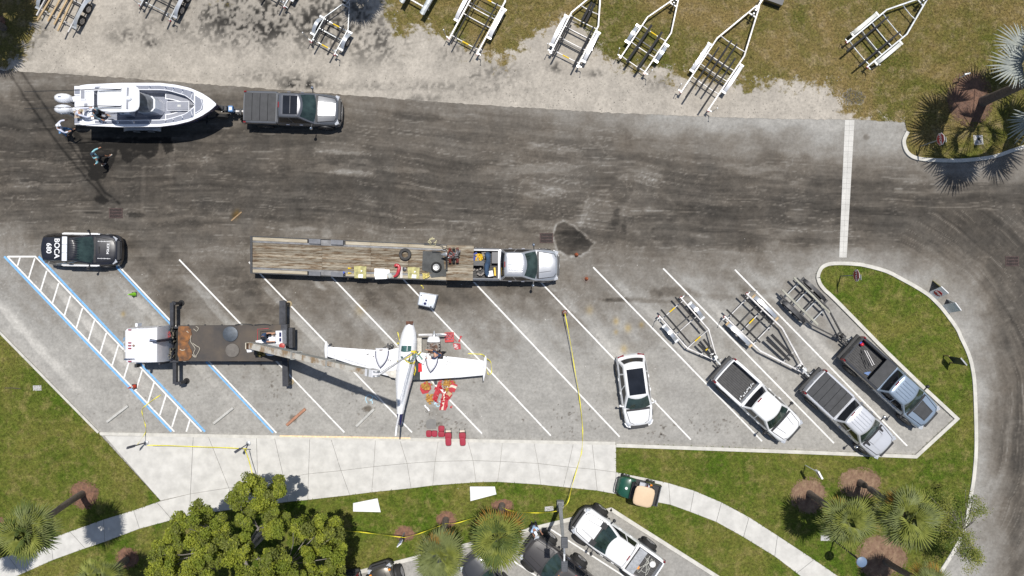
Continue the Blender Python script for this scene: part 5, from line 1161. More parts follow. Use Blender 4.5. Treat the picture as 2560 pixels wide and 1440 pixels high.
# things on its deck
def top(nm, mb, m, label, cat, sm=None, group=None):
    o = mb.build(nm, m, None, sm); return tag(o, label, cat, group)
def solid(nm, poly, z0, z1, m, label, cat, group=None): return top(nm, wp(poly, z0, z1), m, label, cat, None, group)
c_ = W(1013, 636, 1.1); top("loose_tyre", MB().lathe((c_.x, c_.y, 1.01), [(.20, .02), (.34, 0), (.375, .05), (.375, .17), (.34, .22), (.20, .20), (.20, .02)], 28, cap=False), mat("dusty_rubber", (.060, .056, .052), .9, var=.3, scale=6, bump=.2), "loose black tyre without a rim lying flat on the trailer planks", "tyre", 40)
tw = thing("spare_wheel", "wheel with a silver spoked rim lying on the black mat of the trailer", "wheel", tuple(W(1091, 668, 1.1).xy) + (1.035,))
MB().lathe((0, 0, 0), [(.20, .02), (.29, 0), (.32, .05), (.32, .15), (.29, .20), (.20, .18), (.20, .02)], 28, cap=False).build("tyre", M_rubber, tw, 40); MB().lathe((0, 0, 0), [(.20, .04), (.20, .15), (.17, .14), (.07, .12), (.06, .15), (.01, .15)], 20).build("rim", mat("pale_rim", (.62, .62, .60), .4, .3, var=.1), tw, 40)
m = MB()
for k in range(8): m.box((cos(k * pi / 4) * .125, sin(k * pi / 4) * .125, .131), (.05, .035, .012), rz=k * pi / 4)
m.build("rim_slot", M_dark, tw)["kind"] = "stuff"
solid("rubber_mat", [(1057,627),(1100,629),(1108,640),(1112,680),(1075,682),(1055,675)], 1.008, 1.03, mat("rubber_mat", (.075, .077, .075), .8, var=.35, scale=2, bump=.3), "large dark rubber mat spread under the spare wheel on the trailer", "mat")
solid("folded_mat", [(1078,694),(1075,684),(1116,672),(1116,690)], 1.008, 1.05, mat("rubber_mat", (.075, .077, .075)), "folded edge of dark sheeting tucked against the raised neck deck", "sheet")
M_yelp = mat("yellow_primer_panel", (.36, .33, .13), .6, var=.6, scale=4, bump=.2)
for (x0, y0, x1, y1, lb) in ((885, 665, 916, 696, "left of the two yellow-green aircraft panels on the trailer deck"), (1019, 668, 1049, 697, "right of the two yellow-green aircraft panels, beside the yellow rope")):
    pt = thing("yellow_skin_sheet", lb, "panel", tuple(W(x0, y0, 1.0).xy) + (1.01,), 0, "yellow-green aircraft panels")
    B("sheet", wp([(x0, y0 - 1), (x1, y0 + 1), (x1 - 1, y1), (x0 + 1, y1 - 1)], 1.02, 1.06), M_yelp, pt)
    c_ = W((x0 + x1) / 2 + 3, (y0 + y1) / 2 - 3, 1.1); B("white_fitting", MB().lathe((c_.x, c_.y, 1.06), [(.06, 0), (.05, .05), (.01, .06)], 10), M_letter, pt)
    B("white_tray", wp([((x0 + x1) / 2 - 4, y1 - 11), ((x0 + x1) / 2 + 7, y1 - 10), ((x0 + x1) / 2 + 6, y1 - 1), ((x0 + x1) / 2 - 5, y1 - 2)], 1.06, 1.12), M_letter, pt)
sw = thing("white_sheets", "stack of white flat sheets on the south edge of the trailer deck", "sheets", tuple(W(950, 685, 1.0).xy) + (1.01,))
for k, P in enumerate(([(936,672),(974,674),(974,683),(968,684),(968,697),(936,691)], [(937,690),(967,692),(966,697),(938,698)], [(936,671),(962,672),(962,678),(936,677)])): B("sheet", wp(P, 1.01 + .03 * k, 1.035 + .03 * k), M_letter, sw)
solid("clear_sheet", [(968,684),(978,683),(982,693),(972,696)], 1.01, 1.03, mat("clear_plastic", (.40, .42, .40), .15, var=.3), "crumpled clear plastic beside the white sheets", "plastic sheet")
m = MB(); m.tube(smooth_line([tuple(W(*p, 1.2)) for p in [(986,665),(993,663),(998,668),(996,678),(991,688),(984,692)]], 4), [.06, .09, .11, .11, .10, .10, .10, .10, .10, .10, .11, .11, .11, .10, .10, .09, .09, .08, .07, .06, .05][:21], 8)
top("curved_fairing", m, mat("red_fairing", (.45, .03, .04), .35, var=.3, scale=4, col2=(.75, .74, .74), thresh=(.30, .36), coat=.6), "red and white curved fairing lying on the trailer deck", "fairing", 50)
m = MB()
for x in (1002, 1005): p, q_ = W(x, 667, 1.05), W(x, 695, 1.05); m.bar(p, q_, .05, .05)
o_ = top("white_strut", m, M_alu, "pair of slim white struts lying across the trailer's south edge", "struts"); o_["kind"] = "stuff"
c_ = W(1011, 673, 1.1); top("grey_float", MB().lathe((c_.x, c_.y, 1.02), [(.05, 0), (.13, .02), (.12, .08), (.04, .1)], 12), P_char, "small dark round part next to the yellow-green panel", "part")
m = MB()
for k in range(4): m.tube(smooth_line([tuple(W(1062 + random.uniform(-6, 12), 690 + random.uniform(-8, 8), 1.05 + .02 * k)) for _ in range(6)], 5), .03, 6)
o_ = top("yellow_rope", m, mat("yellow_rope", (.66, .55, .18), .9, var=.3, scale=10), "bunched yellow rope beside the yellow-green panel on the trailer", "rope")
m = MB(); 
for k in range(3): m.tube(smooth_line([tuple(W(1082 + 9 * cos(a) + random.uniform(-3, 3), 602 + 8 * sin(a) + 4 * (k == 2) + random.uniform(-2, 2), .9 + .15 * (k > 0))) for a in np.linspace(0, 5, 7)], 4), .018, 5)
top("pale_rope", m, mat("pale_yellow_rope", (.60, .55, .33), .9), "loose pale rope loops hanging over the trailer's north edge", "rope")
m = MB(); m.tube(smooth_line([tuple(W(*p, 1.3)) for p in [(1060,608),(1098,610),(1108,618),(1116,622),(1104,626),(1080,628)]], 4), .022, 5); top("black_cable", m, M_plas, "black cable snaking along the trailer's north edge to the engine", "cable")
for k, (x, y) in enumerate([(874, 670.5), (874, 682.5)]):
    p = W(x, y, 1.1); m = MB(); m.tube([(p.x - .10, p.y, 1.06), (p.x + .10, p.y, 1.07)], .05, 7, r2=.02); top("yellow_strap", m, M_yel, ["upper", "lower"][k] + " of two small yellow straps on the planks west of the yellow-green panels", "strap", 40, "yellow straps")
p = W(858, 683, 1.05); top("blue_strap", MB().box((p.x, p.y, 1.03), (.10, .20, .03), rz=-.5), mat("blue_plastic", (.05, .12, .5), .5), "small blue strap by the rear wheel box of the trailer", "strap")
# piston engine standing on the raised neck deck, nose to the left
M_engr = mat("engine_red", (.30, .035, .02), .5, var=.6, scale=6, col2=(.06, .02, .015)); M_engd = mat("engine_dark", (.05, .05, .055), .45, .5, var=.6, scale=7)
c_ = W(1134, 638, 1.9); en = thing("aircraft_engine", "red and black aircraft engine with silver spinner on the raised neck of the trailer", "engine", (c_.x, c_.y, 1.56))
MB().box((0, 0, .26), (.55, .36, .30)).build("crankcase", M_engd, en)
for k in range(3):
    for s_ in (1, -1):
        m = MB()
        for j in range(6): m.lathe((-.22 + k * .22, s_ * (.22 + j * .045), .28), [(.095 - .006 * (j % 2), -.008), (.095, .012)], 12, 'Y')
        m.build("cylinder", M_engr if k != 1 else M_engd, en)
for k in range(9):
    a = random.uniform(-.3, .38); m = MB(); m.tube(smooth_line([(a, random.uniform(-.35, .35), .35), (a + random.uniform(-.1, .2), random.uniform(-.3, .3), .52), (random.uniform(-.2, .45), random.uniform(-.4, .4), .34)], 4), .022, 6); m.build("pipe", [M_engr, M_steel, M_plas][k % 3], en)
MB().lathe((-.42, .06, .28), [(.03, -.34), (.13, -.08), (.15, 0), (.15, .03)], 14, 'X').build("spinner", M_steel, en, 50)
m = MB(); m.grid(lambda u, v: (-.42 + .05 * v, .06 - u * .95, .28 + .06 * v * (1 - u) + .02), np.linspace(.05, 1, 6), (-1, 0, 1)); m.grid(lambda u, v: (-.42 - .05 * v, .06 - u * .95, .26 + .06 * v), np.linspace(.05, 1, 6), (-1, 0, 1)); m.build("propeller_blade", M_plas, en, fix=True)

# ------------------------------------------------------------------ mobile crane truck
M_deck = mat("sooty_deck", (.100, .080, .062), .8, .0, var=.35, scale=.7, bump=.25, col2=(.050, .046, .045)); M_rust = mat("orange_rust", (.29, .12, .035), .8, var=.4, scale=3.2, col2=(.09, .05, .03), bump=.3)
M_beam = mat("outrigger_steel", (.045, .047, .055), .5, .4, var=.35, scale=4); M_cw = mat("crane_white", (.76, .76, .79), .35, var=.08, scale=2, coat=.5)
M_boomr = mat("boom_grey", (.40, .40, .38), .55, .2, var=.2, scale=2); M_boomt = mat("boom_rusty", (.56, .53, .47), .7, var=.4, scale=1.3, col2=(.30, .205, .12), thresh=(.40, .54))
ct = thing("crane_truck", "white-cabbed crane truck with long sooty deck, black outriggers and boom over the aircraft", "crane truck", base_of(520, 860))
CAB = [(311,824),(316,819),(372,818),(396,816),(396,908),(372,909),(316,909),(311,903)]
B("cab", MB().rings([wring(CAB, z, s, 2.5) for z, s in ((.55, .97), (.62, 1.0), (1.5, 1.0), (1.9, .99), (2.42, .955), (2.52, .93), (2.56, .86), (2.57, .5), (2.575, .02))]), M_cw, ct, 45)
P0 = [W(396, 820, 2.5), W(396, 905, 2.5)]
B("windshield", MB().rings([[W(308.5, 826, 1.6), W(308.5, 902, 1.6)], [W(311.5, 828, 2.3), W(311.5, 900, 2.3)]], closed=False, cap0=False, cap1=False), M_dglass, ct)
for (x, y) in ((325, 824.5), (325, 857), (325, 864), (325, 871), (325, 903.5)):
    p = W(x, y, 2.57); B("roof_light", MB().box((p.x, p.y, 2.60), (.17, .07, .06)), mat("dull_red_lens", (.28, .03, .06), .3), ct)
p = W(334, 864, 2.6); B("roof_beacon", MB().lathe((p.x, p.y, 2.56), [(.07, 0), (.07, .06), (.02, .1)], 10), mat("bronze_lens", (.30, .20, .14), .3), ct, 40)
p, q_ = W(312, 898, 2.6), W(337, 897, 2.6); B("air_horn", MB().tube([(p.x, p.y, 2.63), (q_.x, q_.y, 2.63)], .055, 8, r2=.03), M_chrome, ct, 40)
for (x, y, dx_) in ((345, 812, .0), (343, 914, 0)):
    p = W(x, y, 1.9); B("mirror", MB().box((p.x, p.y, 1.85), (.14, .20, .45)), M_plas if y > 850 else M_cw, ct); p2 = W(346, 806 if y < 850 else 917, 1.7); B("mirror_arm", MB().tube([(p.x, p.y, 1.95), (p2.x, p2.y, 1.9)], .02, 5), M_steel, ct)
p, q_ = W(370, 851, 3.0), W(398, 852, 2.6); B("exhaust_stack", MB().tube([(q_.x, q_.y, .9), (q_.x, q_.y, 2.6), (q_.x - .05, q_.y, 2.9), (p.x + .1, p.y, 3.0)], .085, 10), mat("blued_steel", (.07, .085, .13), .35, .7), ct, 50)
B("cab_rack", wp([(396,816),(400,816),(400,912),(396,912)], .9, 2.2), M_beam, ct)
for y0, y1 in ((817, 821), (902, 906)): B("chassis_rail", wp([(398,y0),(446,y0),(446,y1),(398,y1)], .6, 1.15), M_beam, ct)
B("chassis_floor", wp([(398,820),(446,820),(446,904),(398,904)], .5, .7), M_dark, ct)
m = MB()
for k in range(34):
    x, y = random.uniform(404, 431), random.uniform(824, 900); p = W(x, y, 1.1); m.box((p.x, p.y, random.uniform(.8, 1.2)), (random.uniform(.06, .3), random.uniform(.06, .25), random.uniform(.1, .2)), rz=random.random() * 3)
for k in range(12):
    x, y = random.uniform(404, 426), random.uniform(824, 900); m.tube(smooth_line([tuple(W(x + random.uniform(-8, 12), y + random.uniform(-12, 12), random.uniform(1.1, 1.35))) for _ in range(4)], 4), .03, 6)
B("machinery", m, mat("grimy_machinery", (.30, .27, .20), .6, .3, var=.9, scale=3.5, col2=(.03, .025, .02)), ct)["kind"] = "stuff"
m = MB()
for k in range(3): m.tube(smooth_line([tuple(W(410 + random.uniform(-2, 16), 838 + random.uniform(-12, 12), 1.38)) for _ in range(4)], 5), .025, 6)
B("red_hose", m, mat("red_hose", (.35, .05, .05), .6), ct)["kind"] = "stuff"
p = W(411, 852, 1.4); B("yellow_drum", MB().lathe((p.x, p.y, 1.2), [(.09, 0), (.09, .12), (.05, .14)], 12), mat("lime_drum", (.40, .44, .06), .5), ct)
B("deck", wp([(445,814),(716,812),(718,903),(445,903)], 1.0, 1.25), M_deck, ct)
RUST = [(446,818),(452,815),(472,816),(478,824),(477,838),(472,852),(470,858),(474,866),(479,880),(477,893),(472,901),(448,902),(445,880),(445,840)]
B("rusty_plate", wp(RUST, 1.248, 1.262), M_rust, ct)
for (x, y, r_) in ((462, 836, 17), (462, 884, 18)):
    p = W(x, y, 1.3); k_ = r_ / 41; B("tank_lid", MB().lathe((p.x, p.y, 1.255), [(k_, 0), (k_, .05), (k_ * .92, .06), (k_ * .5, .062), (k_ * .5, .075), (.01, .08)], 26), M_rust, ct, 40)
for (x, y, r_, mm) in ((576, 835, 19, mat("blued_lid", (.085, .10, .12), .5, .3, var=.3)), (581, 876, 17, mat("dusty_lid", (.15, .135, .12), .8, var=.25))):
    p = W(x, y, 1.3); k_ = r_ / 41.2; B("deck_hatch", MB().lathe((p.x, p.y, 1.25), [(k_, 0), (k_, .07), (k_ * .95, .08), (.01, .085)], 30), mm, ct, 40)
for (P, rr_) in (([(478,838),(476,852),(482,862),(488,872),(484,882),(489,890),(496,880),(499,870),(490,864),(482,858)], .022), ([(484,822),(492,828),(496,820),(490,816)], .02), ([(463,832),(468,828),(471,832)], .03), ([(450,873),(456,876),(463,874)], .035), ([(481,886),(486,892),(492,892)], .03)):
    B("chain", MB().tube(smooth_line([tuple(W(*q_, 1.30)) for q_ in P], 4), rr_, 6), mat("pale_chain", (.48, .44, .36), .6, .3, var=.3, scale=15), ct)
for y in (813, 903):
    for x in np.arange(470, 690, 42): p = W(x, y, 1.25); B("tie_ring", MB().lathe((p.x, p.y, 1.20), [(.05, -.04), (.05, .04)], 8, 'X'), M_beam, ct)
for P in ([(588,812.5),(600,810.5),(622,810.5),(632,813)], [(636,813),(650,811),(668,811),(676,813)]): B("hose", MB().tube(smooth_line([tuple(W(*q_, 1.3)) for q_ in P], 4), .03, 6), M_plas, ct)
for x in (365, 590, 620, 655):
    for y in (822, 896):
        p = W(x, y, .5); m = MB().lathe((p.x, p.y, .50), [(.28, -.16), (.47, -.16), (.50, -.05), (.50, .05), (.47, .16), (.28, .16)], 20, 'Y'); B("wheel", m, M_rubber, ct, 40)
B("fuel_tank", wp([(500,818),(560,818),(560,826),(500,826)], .45, .98), M_steel, ct); B("rear_box", wp([(718,820),(731,820),(731,870),(718,870)], .6, 1.15), M_beam, ct); B("cross_beam", wp([(702,811),(718,811),(718,902),(702,902)], 1.0, 1.42), M_beam, ct)
# outriggers: beam, foot, pad
def outrig(a, b_, w_, foot, padm=M_dark, z=1.0):
    o1, o2 = W(*a, z), W(*b_, z); bo = B("outrigger_beam", MB().bar((o1.x, o1.y, z - .12), (o2.x, o2.y, z - .12), w_, .24), M_beam, ct)
    p = W(*foot, .3); B("foot_arm", MB().bar((o2.x, o2.y, z - .12), (p.x, p.y, z - .12), .20, .22), M_beam, bo); B("foot_post", MB().lathe((p.x, p.y, 0), [(.10, .04), (.10, .95)], 10), M_beam, bo, 40)
    B("foot_pad", MB().lathe((p.x, p.y, 0), [(.19, .0), (.19, .04), (.12, .07)], 18), padm, bo)
outrig((429,816),(429,757),.22,(448,758)); outrig((436,900),(436,960),.22,(461,954)); outrig((706,812),(706,752),.38,(719,760), mat("sandy_pad", (.36, .29, .18), .9)); outrig((712,900),(713,966),.34,(724,956), mat("sandy_pad", (.36, .29, .18), .9))
# turntable, controls, winch, boom
p = W(668, 866, 1.9); B("turntable", MB().lathe((p.x, p.y, 1.24), [(.62, 0), (.62, .16), (.42, .2), (.42, .7)], 24), M_cw, ct, 40)
B("control_panel", wp([(689,827),(705,827),(706,861),(689,861)], 1.4, 2.15), M_cw, ct); B("control_screen", wp([(698,831),(703,831),(703,842),(698,842)], 2.15, 2.17), M_navy, ct); B("control_screen", wp([(698,845),(703,845),(703,854),(698,854)], 2.15, 2.17), M_navy, ct)
B("console_box", wp([(671,843),(687,842),(687,854),(671,854)], 1.6, 2.3), M_cw, ct); B("side_arm", MB().bar(W(640, 856, 2.4), W(672, 850, 2.2), .20, .18), M_cw, ct)
B("turret_plate", wp([(664,862),(690,853),(712,860),(714,872),(700,876)], 2.0, 2.1), M_steel, ct)
p = W(703, 865, 2.3); B("red_reel", MB().lathe((p.x, p.y, 2.1), [(.17, 0), (.17, .10), (.08, .12)], 14), mat("red_reel", (.40, .05, .04), .4), ct, 40)
m = MB(); m.tube([tuple(W(644, 852, 1.9)), tuple(W(644, 823, 1.9)), tuple(W(672, 821, 1.9))], .02, 5); B("hand_rail", m, mat("red_paint_rail", (.42, .05, .06), .5), ct)
m = MB()
for k in range(20): p = W(random.uniform(642, 662), random.uniform(878, 890), 1.5); m.box((p.x, p.y, random.uniform(1.35, 1.6)), (.12, .10, .12), rz=random.random() * 3)
B("valve_block", m, mat("brass_block", (.28, .22, .05), .4, .6, var=.8, scale=5, col2=(.03, .03, .02)), ct)["kind"] = "stuff"; p = W(660, 880, 1.8); B("brass_cap", MB().lathe((p.x, p.y, 1.6), [(.08, 0), (.08, .08), (.03, .1)], 12), mat("brass", (.60, .48, .08), .3, .8), ct)
R0, R1 = W(634, 864, 3.0), W(932, 932, 12.3); bd = (R1 - R0)
def bp(t): return R0 + bd * t
def cut(px):   # fraction of the boom whose picture lies at column px
    lo, hi = 0, 1
    for _ in range(30):
        md = (lo + hi) / 2; p_ = bp(md); X_ = 1280 + p_.x * 40 / (1 - p_.z / H)
        if X_ < px: lo = md
        else: hi = md
    return lo
t1, t2 = cut(742), cut(828)
for (a, b_, w_, h_) in ((0, t1, .37, .52), (t1 - .01, t2, .30, .43), (t2 - .01, 1, .24, .36)):
    d = bd.normalized(); sd = d.cross(Vector((0, 0, 1))).normalized(); u = sd.cross(d).normalized(); p, q_ = bp(a), bp(b_)
    bs = B("boom_section", MB().bar(p, q_, w_, h_), M_boomr, ct)
    B("boom_top", MB().bar(p + u * (h_ / 2 + .012), q_ + u * (h_ / 2 + .012), w_ * .96, .02), M_boomt, bs)
    B("boom_collar", MB().bar(q_ - d * .12, q_, w_ + .07, h_ + .07), M_boomr, bs)
hd = B("boom_head", MB().bar(bp(.975), bp(1.02), .32, .42), M_cw, ct)
for k in (-.1, .1):
    q_ = bp(1.02) + sd * k; B("sheave", MB().lathe((q_.x, q_.y, q_.z), [(.04, -.03), (.17, -.03), (.17, .03), (.04, .03)], 16, 'Y'), M_steel, hd)
B("lift_cylinder", MB().tube([tuple(W(668, 868, 1.9)), tuple(bp(.30) - u * .4)], .13, 10), M_beam, ct, 40)
B("winch_frame", wp([(613,857),(633,857),(633,873),(613,873)], 2.5, 2.95), mat("cream_frame", (.60, .55, .44), .6, var=.3), ct); p = W(622, 865, 3.0); B("winch_drum", MB().lathe((p.x, p.y, 2.93), [(.17, -.17), (.17, .17)], 16, 'Y'), mat("cable_drum", (.10, .055, .03), .6, .5, var=.5), ct, 40); B("winch_bracket", wp([(616,874),(629,873),(629,880),(618,881)], 2.6, 2.9), M_cw, ct)
tipx = bp(1.04); hk = Vector((tipx.x, tipx.y, 2.35))
ld = thing("crane_cable", "white lifting cables running from the boom tip down to the aircraft cabin", "cable", (tipx.x, tipx.y, 2.0))
for k in (-.09, .09, .02): B("line", MB().tube([(tipx.x + k, tipx.y - .02, tipx.z - .2), (hk.x + k * .4, hk.y, hk.z)], .016, 5), mat("white_cable", (.72, .72, .75), .5), ld)
B("hook_block", MB().box((hk.x, hk.y, hk.z - .05), (.22, .16, .26)), M_yel, ld)

# ------------------------------------------------------------------ damaged aircraft
M_air = mat("aircraft_white", (.82, .82, .83), .35, var=.07, scale=2.5, coat=.6); M_airn = mat("aircraft_navy", (.012, .014, .085), .35, coat=.6); M_prim = mat("cabin_brown", (.14, .055, .03), .8, var=.6, scale=6, col2=(.02, .015, .012))
ap = thing("small_aircraft", "damaged white twin-engine aircraft with torn nose hanging from the crane", "aircraft", base_of(1015, 920))
FS = [(1024.5,808,7.5,.95,.30),(1023,818,12,1.0,.40),(1021.5,832,17,1.03,.50),(1020,850,20,1.05,.58),(1018.5,864,21,1.08,.66),(1017,880,21.5,1.10,.74),(1015,905,21.5,1.10,.75),(1011.5,930,21,1.10,.70),(1008.5,950,20,1.10,.62),(1005.5,975,16,1.12,.54),(1003,1000,12.5,1.14,.46),(1001,1020,9.5,1.16,.38),(1000,1034,7.8,1.18,.32)]
def fring(px, py, hw, zc, hh, n=20):
    hw = hw * 1.07
    c_ = W(px, py, zc + hh * .3); w_ = hw / 40 * (1 - (zc + hh * .3) / H); return [Vector((c_.x + cos(a) * w_ * (1 if abs(sin(a)) < .9 else 1), c_.y, zc + sin(a) * hh)) for a in np.linspace(0, 2 * pi, n + 1)[:-1]]
B("fuselage", MB().rings([fring(*s) for s in FS]), M_air, ap, 60)
p0 = W(1024.5, 806.5, 1.1); B("torn_nose_bay", MB().box((p0.x, p0.y + .02, 1.0), (.34, .10, .42)), mat("torn_brown", (.34, .12, .07), .8, var=.6), ap); B("nose_frame", MB().box((p0.x, p0.y - .02, 1.26), (.42, .22, .03)), M_prim, ap)
FT = [(1000,1034,7.9,1.18,.325),(999.5,1048,6.2,1.19,.27),(999,1062,4,1.2,.18)]; B("tail_cone", MB().rings([fring(*s) for s in FT]), M_airn, ap, 60)
a0, a1, a2, a3 = W(999, 1030, 1.5), W(997, 1066, 1.3), W(989, 1090, 3.0), W(991.5, 1066, 3.0)
m = MB(); dx_ = Vector((.045, 0, 0)); P = [a0, a1, a2, a3]; m.rings([[p - dx_ for p in P], [p + dx_ for p in P]]); B("tail_fin", m, M_air, ap)
# windscreen, wrapped over the fuselage
def fus(px_, py_):   # height of the fuselage skin
    ys = [s[1] for s in FS]; zc = np.interp(py_, ys, [s[3] for s in FS]); hh = np.interp(py_, ys, [s[4] for s in FS]); hw = np.interp(py_, ys, [s[2] for s in FS]); cx = np.interp(py_, ys, [s[0] for s in FS])
    q = min(.97, abs(px_ - cx) / hw); return zc + hh * math.sqrt(1 - q * q)
def skin(nm, f_, nu, nv, mm, off=.015):
    m_ = MB()
    def g_(u_, v_):
        x, y = f_(u_, v_); z = fus(x, y) + off; zc = np.interp(y, [s[1] for s in FS], [s[3] + .3 * s[4] for s in FS]); p_ = W(x, y, float(zc)); return Vector((p_.x, p_.y, z))
    m_.grid(g_, np.linspace(0, 1, nu), np.linspace(0, 1, nv)); return B(nm, m_, mm, ap, 60)
skin("windscreen", lambda u, v: (np.interp(v, [0, 1], [999.5 - 1 * u, 1037 - 1.5 * u]), 862.5 + 15.5 * u + 2.5 * (abs(v - .5) * 2) ** 2 * (1 - 2.2 * u)), 6, 14, mat("green_glass", (.06, .13, .12), .08, var=.4, scale=5))
B("windscreen_bar", MB().tube([tuple(W(1018.5, 862.5, fus(1018.5, 862.5) + .02)), tuple(W(1017.5, 878, fus(1017.5, 878) + .02))], .018, 5), M_air, ap)
skin("torn_opening", lambda u, v: (1025 + 11 * v + 2 * sin(u * 9), 887 + 24 * u), 6, 5, M_prim, .012); skin("side_window", lambda u, v: (1004 + 6 * v + 3 * u, 889 + 7 * u), 3, 3, mat("green_glass", (.06, .13, .12)), .012)
for k in range(2): skin("panel_seam", lambda u, v: (1006 + 9 * k + .5 * v - 4 * u, 925 + 100 * u), 20, 2, mat("seam_grey", (.45, .45, .46), .6), .012)
# wings
def wing(nm, P, z0, z1, m, z1b=None):
    """airfoil-like plate: P runs leading edge root->tip then trailing edge tip->root (photo pixels at z1)"""
    n = len(P) // 2; le, te = P[:n], P[n:][::-1]; rs = []
    for a, b_ in zip(le, te):
        A, Bq = W(*a, z1), W(*b_, z1); ring = []
        for t, up, dn in ((0, .0, .0), (.08, .55, -.5), (.3, 1, -.8), (.6, .8, -.6), (1, .08, -.08)):
            q = A.lerp(Bq, t); ring.append(Vector((q.x, q.y, z1 - .10 + .10 * up)))
        for t, dn in ((.6, -.6), (.3, -.8), (.08, -.5)):
            q = A.lerp(Bq, t); ring.append(Vector((q.x, q.y, z1 - .10 + .12 * dn)))
        rs.append(ring)
    return B(nm, MB().rings(rs), m, ap, 50)
wing("wing", [(1008,866),(971,876),(939,875.5),(819,867),(816.5,891),(920,925),(960,938),(1008,949)], 0, .92, M_air)
wing("wing", [(1050,881),(1095.5,889),(1150,895),(1208,902),(1208,938.5),(1150,944),(1095,947.5),(1050,950)], 0, .92, M_air)
for (P, lb) in (([(815,853),(811,872),(810.5,890),(814,900),(817,890),(818,870)], 0), ([(1214,889),(1210,905),(1208,925),(1208.5,953),(1213.5,935),(1218,905)], 1)):
    c_ = [W(x, y, 1.0) for x, y in P]; m = MB(); n_ = 9; top_ = max(c_, key=lambda v: v.y); bot_ = min(c_, key=lambda v: v.y)
    B("tip_tank", MB().rings([[Vector((top_.x + (bot_.x - top_.x) * t + cos(a) * r_, top_.y + (bot_.y - top_.y) * t, .92 + sin(a) * r_)) for a in np.linspace(0, 2 * pi, 11)[:-1]] for t, r_ in ((0, .01), (.08, .07), (.25, .11), (.5, .115), (.75, .08), (1, .01))]), M_air, ap, 60)
p = W(826, 862, 1.0); B("broken_tip_bracket", MB().box((p.x, p.y, .9), (.12, .14, .12), rz=.5), M_plas, ap)
B("aileron_seam", MB().bar(W(1136, 903, .93), W(1136, 945, .93), .02, .012), mat("seam_grey", (.45, .45, .46)), ap); B("aileron_seam", MB().bar(W(860, 897, .93), W(915, 914, .93), .02, .012), mat("seam_grey", (.45, .45, .46)), ap)
m = MB()
for k in range(14): p = W(1098 + random.uniform(-4, 30), 898 + random.uniform(-8, 14), .95); m.box((p.x, p.y, .945), (.03 + .05 * random.random(), .03, .02), rz=random.random() * 3)
for (x, y) in ((918,886),(921,885),(934,891),(971,900),(976,902)): p = W(x, y, .95); m.box((p.x, p.y, .945), (.10, .04, .02), rz=.6)
B("wing_scratch", m, M_plas, ap)["kind"] = "stuff"
M_seam = mat("seam_grey", (.45, .45, .46))
for (x0, x1, tops, bots, nn) in ((826, 1000, (872, 867), (893, 944), 9), (1056, 1202, (884, 901), (950, 938), 8)):
    for k in range(nn):
        u = (k + .5) / nn; x = x0 + (x1 - x0) * u; ya = tops[0] + (tops[1] - tops[0]) * u + 3; yb = bots[0] + (bots[1] - bots[0]) * u - 3
        B("skin_seam", MB().bar(W(x, ya, .925), W(x, yb, .875), .014, .012), M_seam, ap)
    for f_ in (.30, .68): B("skin_seam", MB().bar(W(x0, tops[0] + (bots[0] - tops[0]) * f_, .93 - .05 * f_), W(x1, tops[1] + (bots[1] - tops[1]) * f_, .93 - .05 * f_), .014, .012), M_seam, ap)
# nacelles with a dark outline
for (x0, x1, y0, xt, yt) in ((938.5, 970.7, 870, 950.5, 919), (1064.5, 1095, 882.5, 1076, 930.5)):
    def outl(s_, dz):
        P = []
        for t in np.linspace(0, 1, 9): P.append((x0 + (xt - x0) * (t ** 2.6) , y0 + (yt - y0) * t ** .9))
        for t in np.linspace(1, 0, 9)[1:]: P.append((x1 + (xt - x1) * (t ** 2.6), y0 + (yt - y0) * t ** .9))
        c_ = (sum(p[0] for p in P) / len(P), y0 + 12); return [W(c_[0] + (p[0] - c_[0]) * s_, c_[1] + (p[1] - c_[1]) * s_, dz) for p in P]
    nc = B("nacelle", MB().rings([outl(1, .80), outl(1.0, .97), outl(.93, 1.08), outl(.72, 1.15), outl(.3, 1.18), outl(.02, 1.185)]), M_air, ap, 50)
    L_ = outl(1.05, .97)[1:-1]; B("navy_stripe", MB().tube([tuple(Vector((p.x, p.y, .955))) for p in L_], .026, 5, cap=True), M_airn, nc)
    q_ = W((x0 + x1) / 2 - 2, y0 + 8, 1.18); B("fuel_hatch", MB().box((q_.x, q_.y, 1.155), (.22, .20, .03)), M_prim, nc)
# cabin floor and torn bits beside the fuselage
B("cabin_floor", wp([(1031,905),(1051,905),(1051,949),(1031,950)], .70, .80), mat("dark_carpet", (.055, .062, .062), .95, var=.3, bump=.3), ap); B("red_seat_cover", wp([(1046,909),(1054,908),(1055,929),(1046,930)], .80, .95), mat("bright_red_cloth", (.60, .015, .02), .7), ap)
B("wing_root_panel", wp([(1039,845),(1054,845),(1054,880),(1040,878)], .55, .62), mat("scuffed_white", (.56, .53, .47), .6, var=.3, scale=3), ap)
B("torn_door", MB().prism([tuple(W(*p, 1.3).xy) for p in [(1037,888),(1049,879),(1064,893),(1058,911),(1044,903)]], 1.15, 1.22), M_air, ap); B("door_window", MB().prism([tuple(W(*p, 1.3).xy) for p in [(1043,886),(1047,884),(1057,897),(1055,902)]], 1.221, 1.235), mat("pale_green_glass", (.18, .27, .24), .15), ap)
M_strap = mat("yellow_strap_webbing", (.70, .58, .03), .8, var=.2)
for P in ([(993,903),(1003,901),(1012,897),(1022,892),(1036,881),(1040,877)], [(1012,898),(1016,903),(1026,908),(1036,905)], [(1024,908),(1034,910),(1037,902)], [(1037,879),(1046,886),(1052,880)]):
    pp = [W(x, y, max(fus(x, y) if x < 1038 else 1.35, 1.3) + .04) for x, y in P]; B("sling_strap", MB().tube([tuple(v) for v in pp], .035, 5), M_strap, ap)
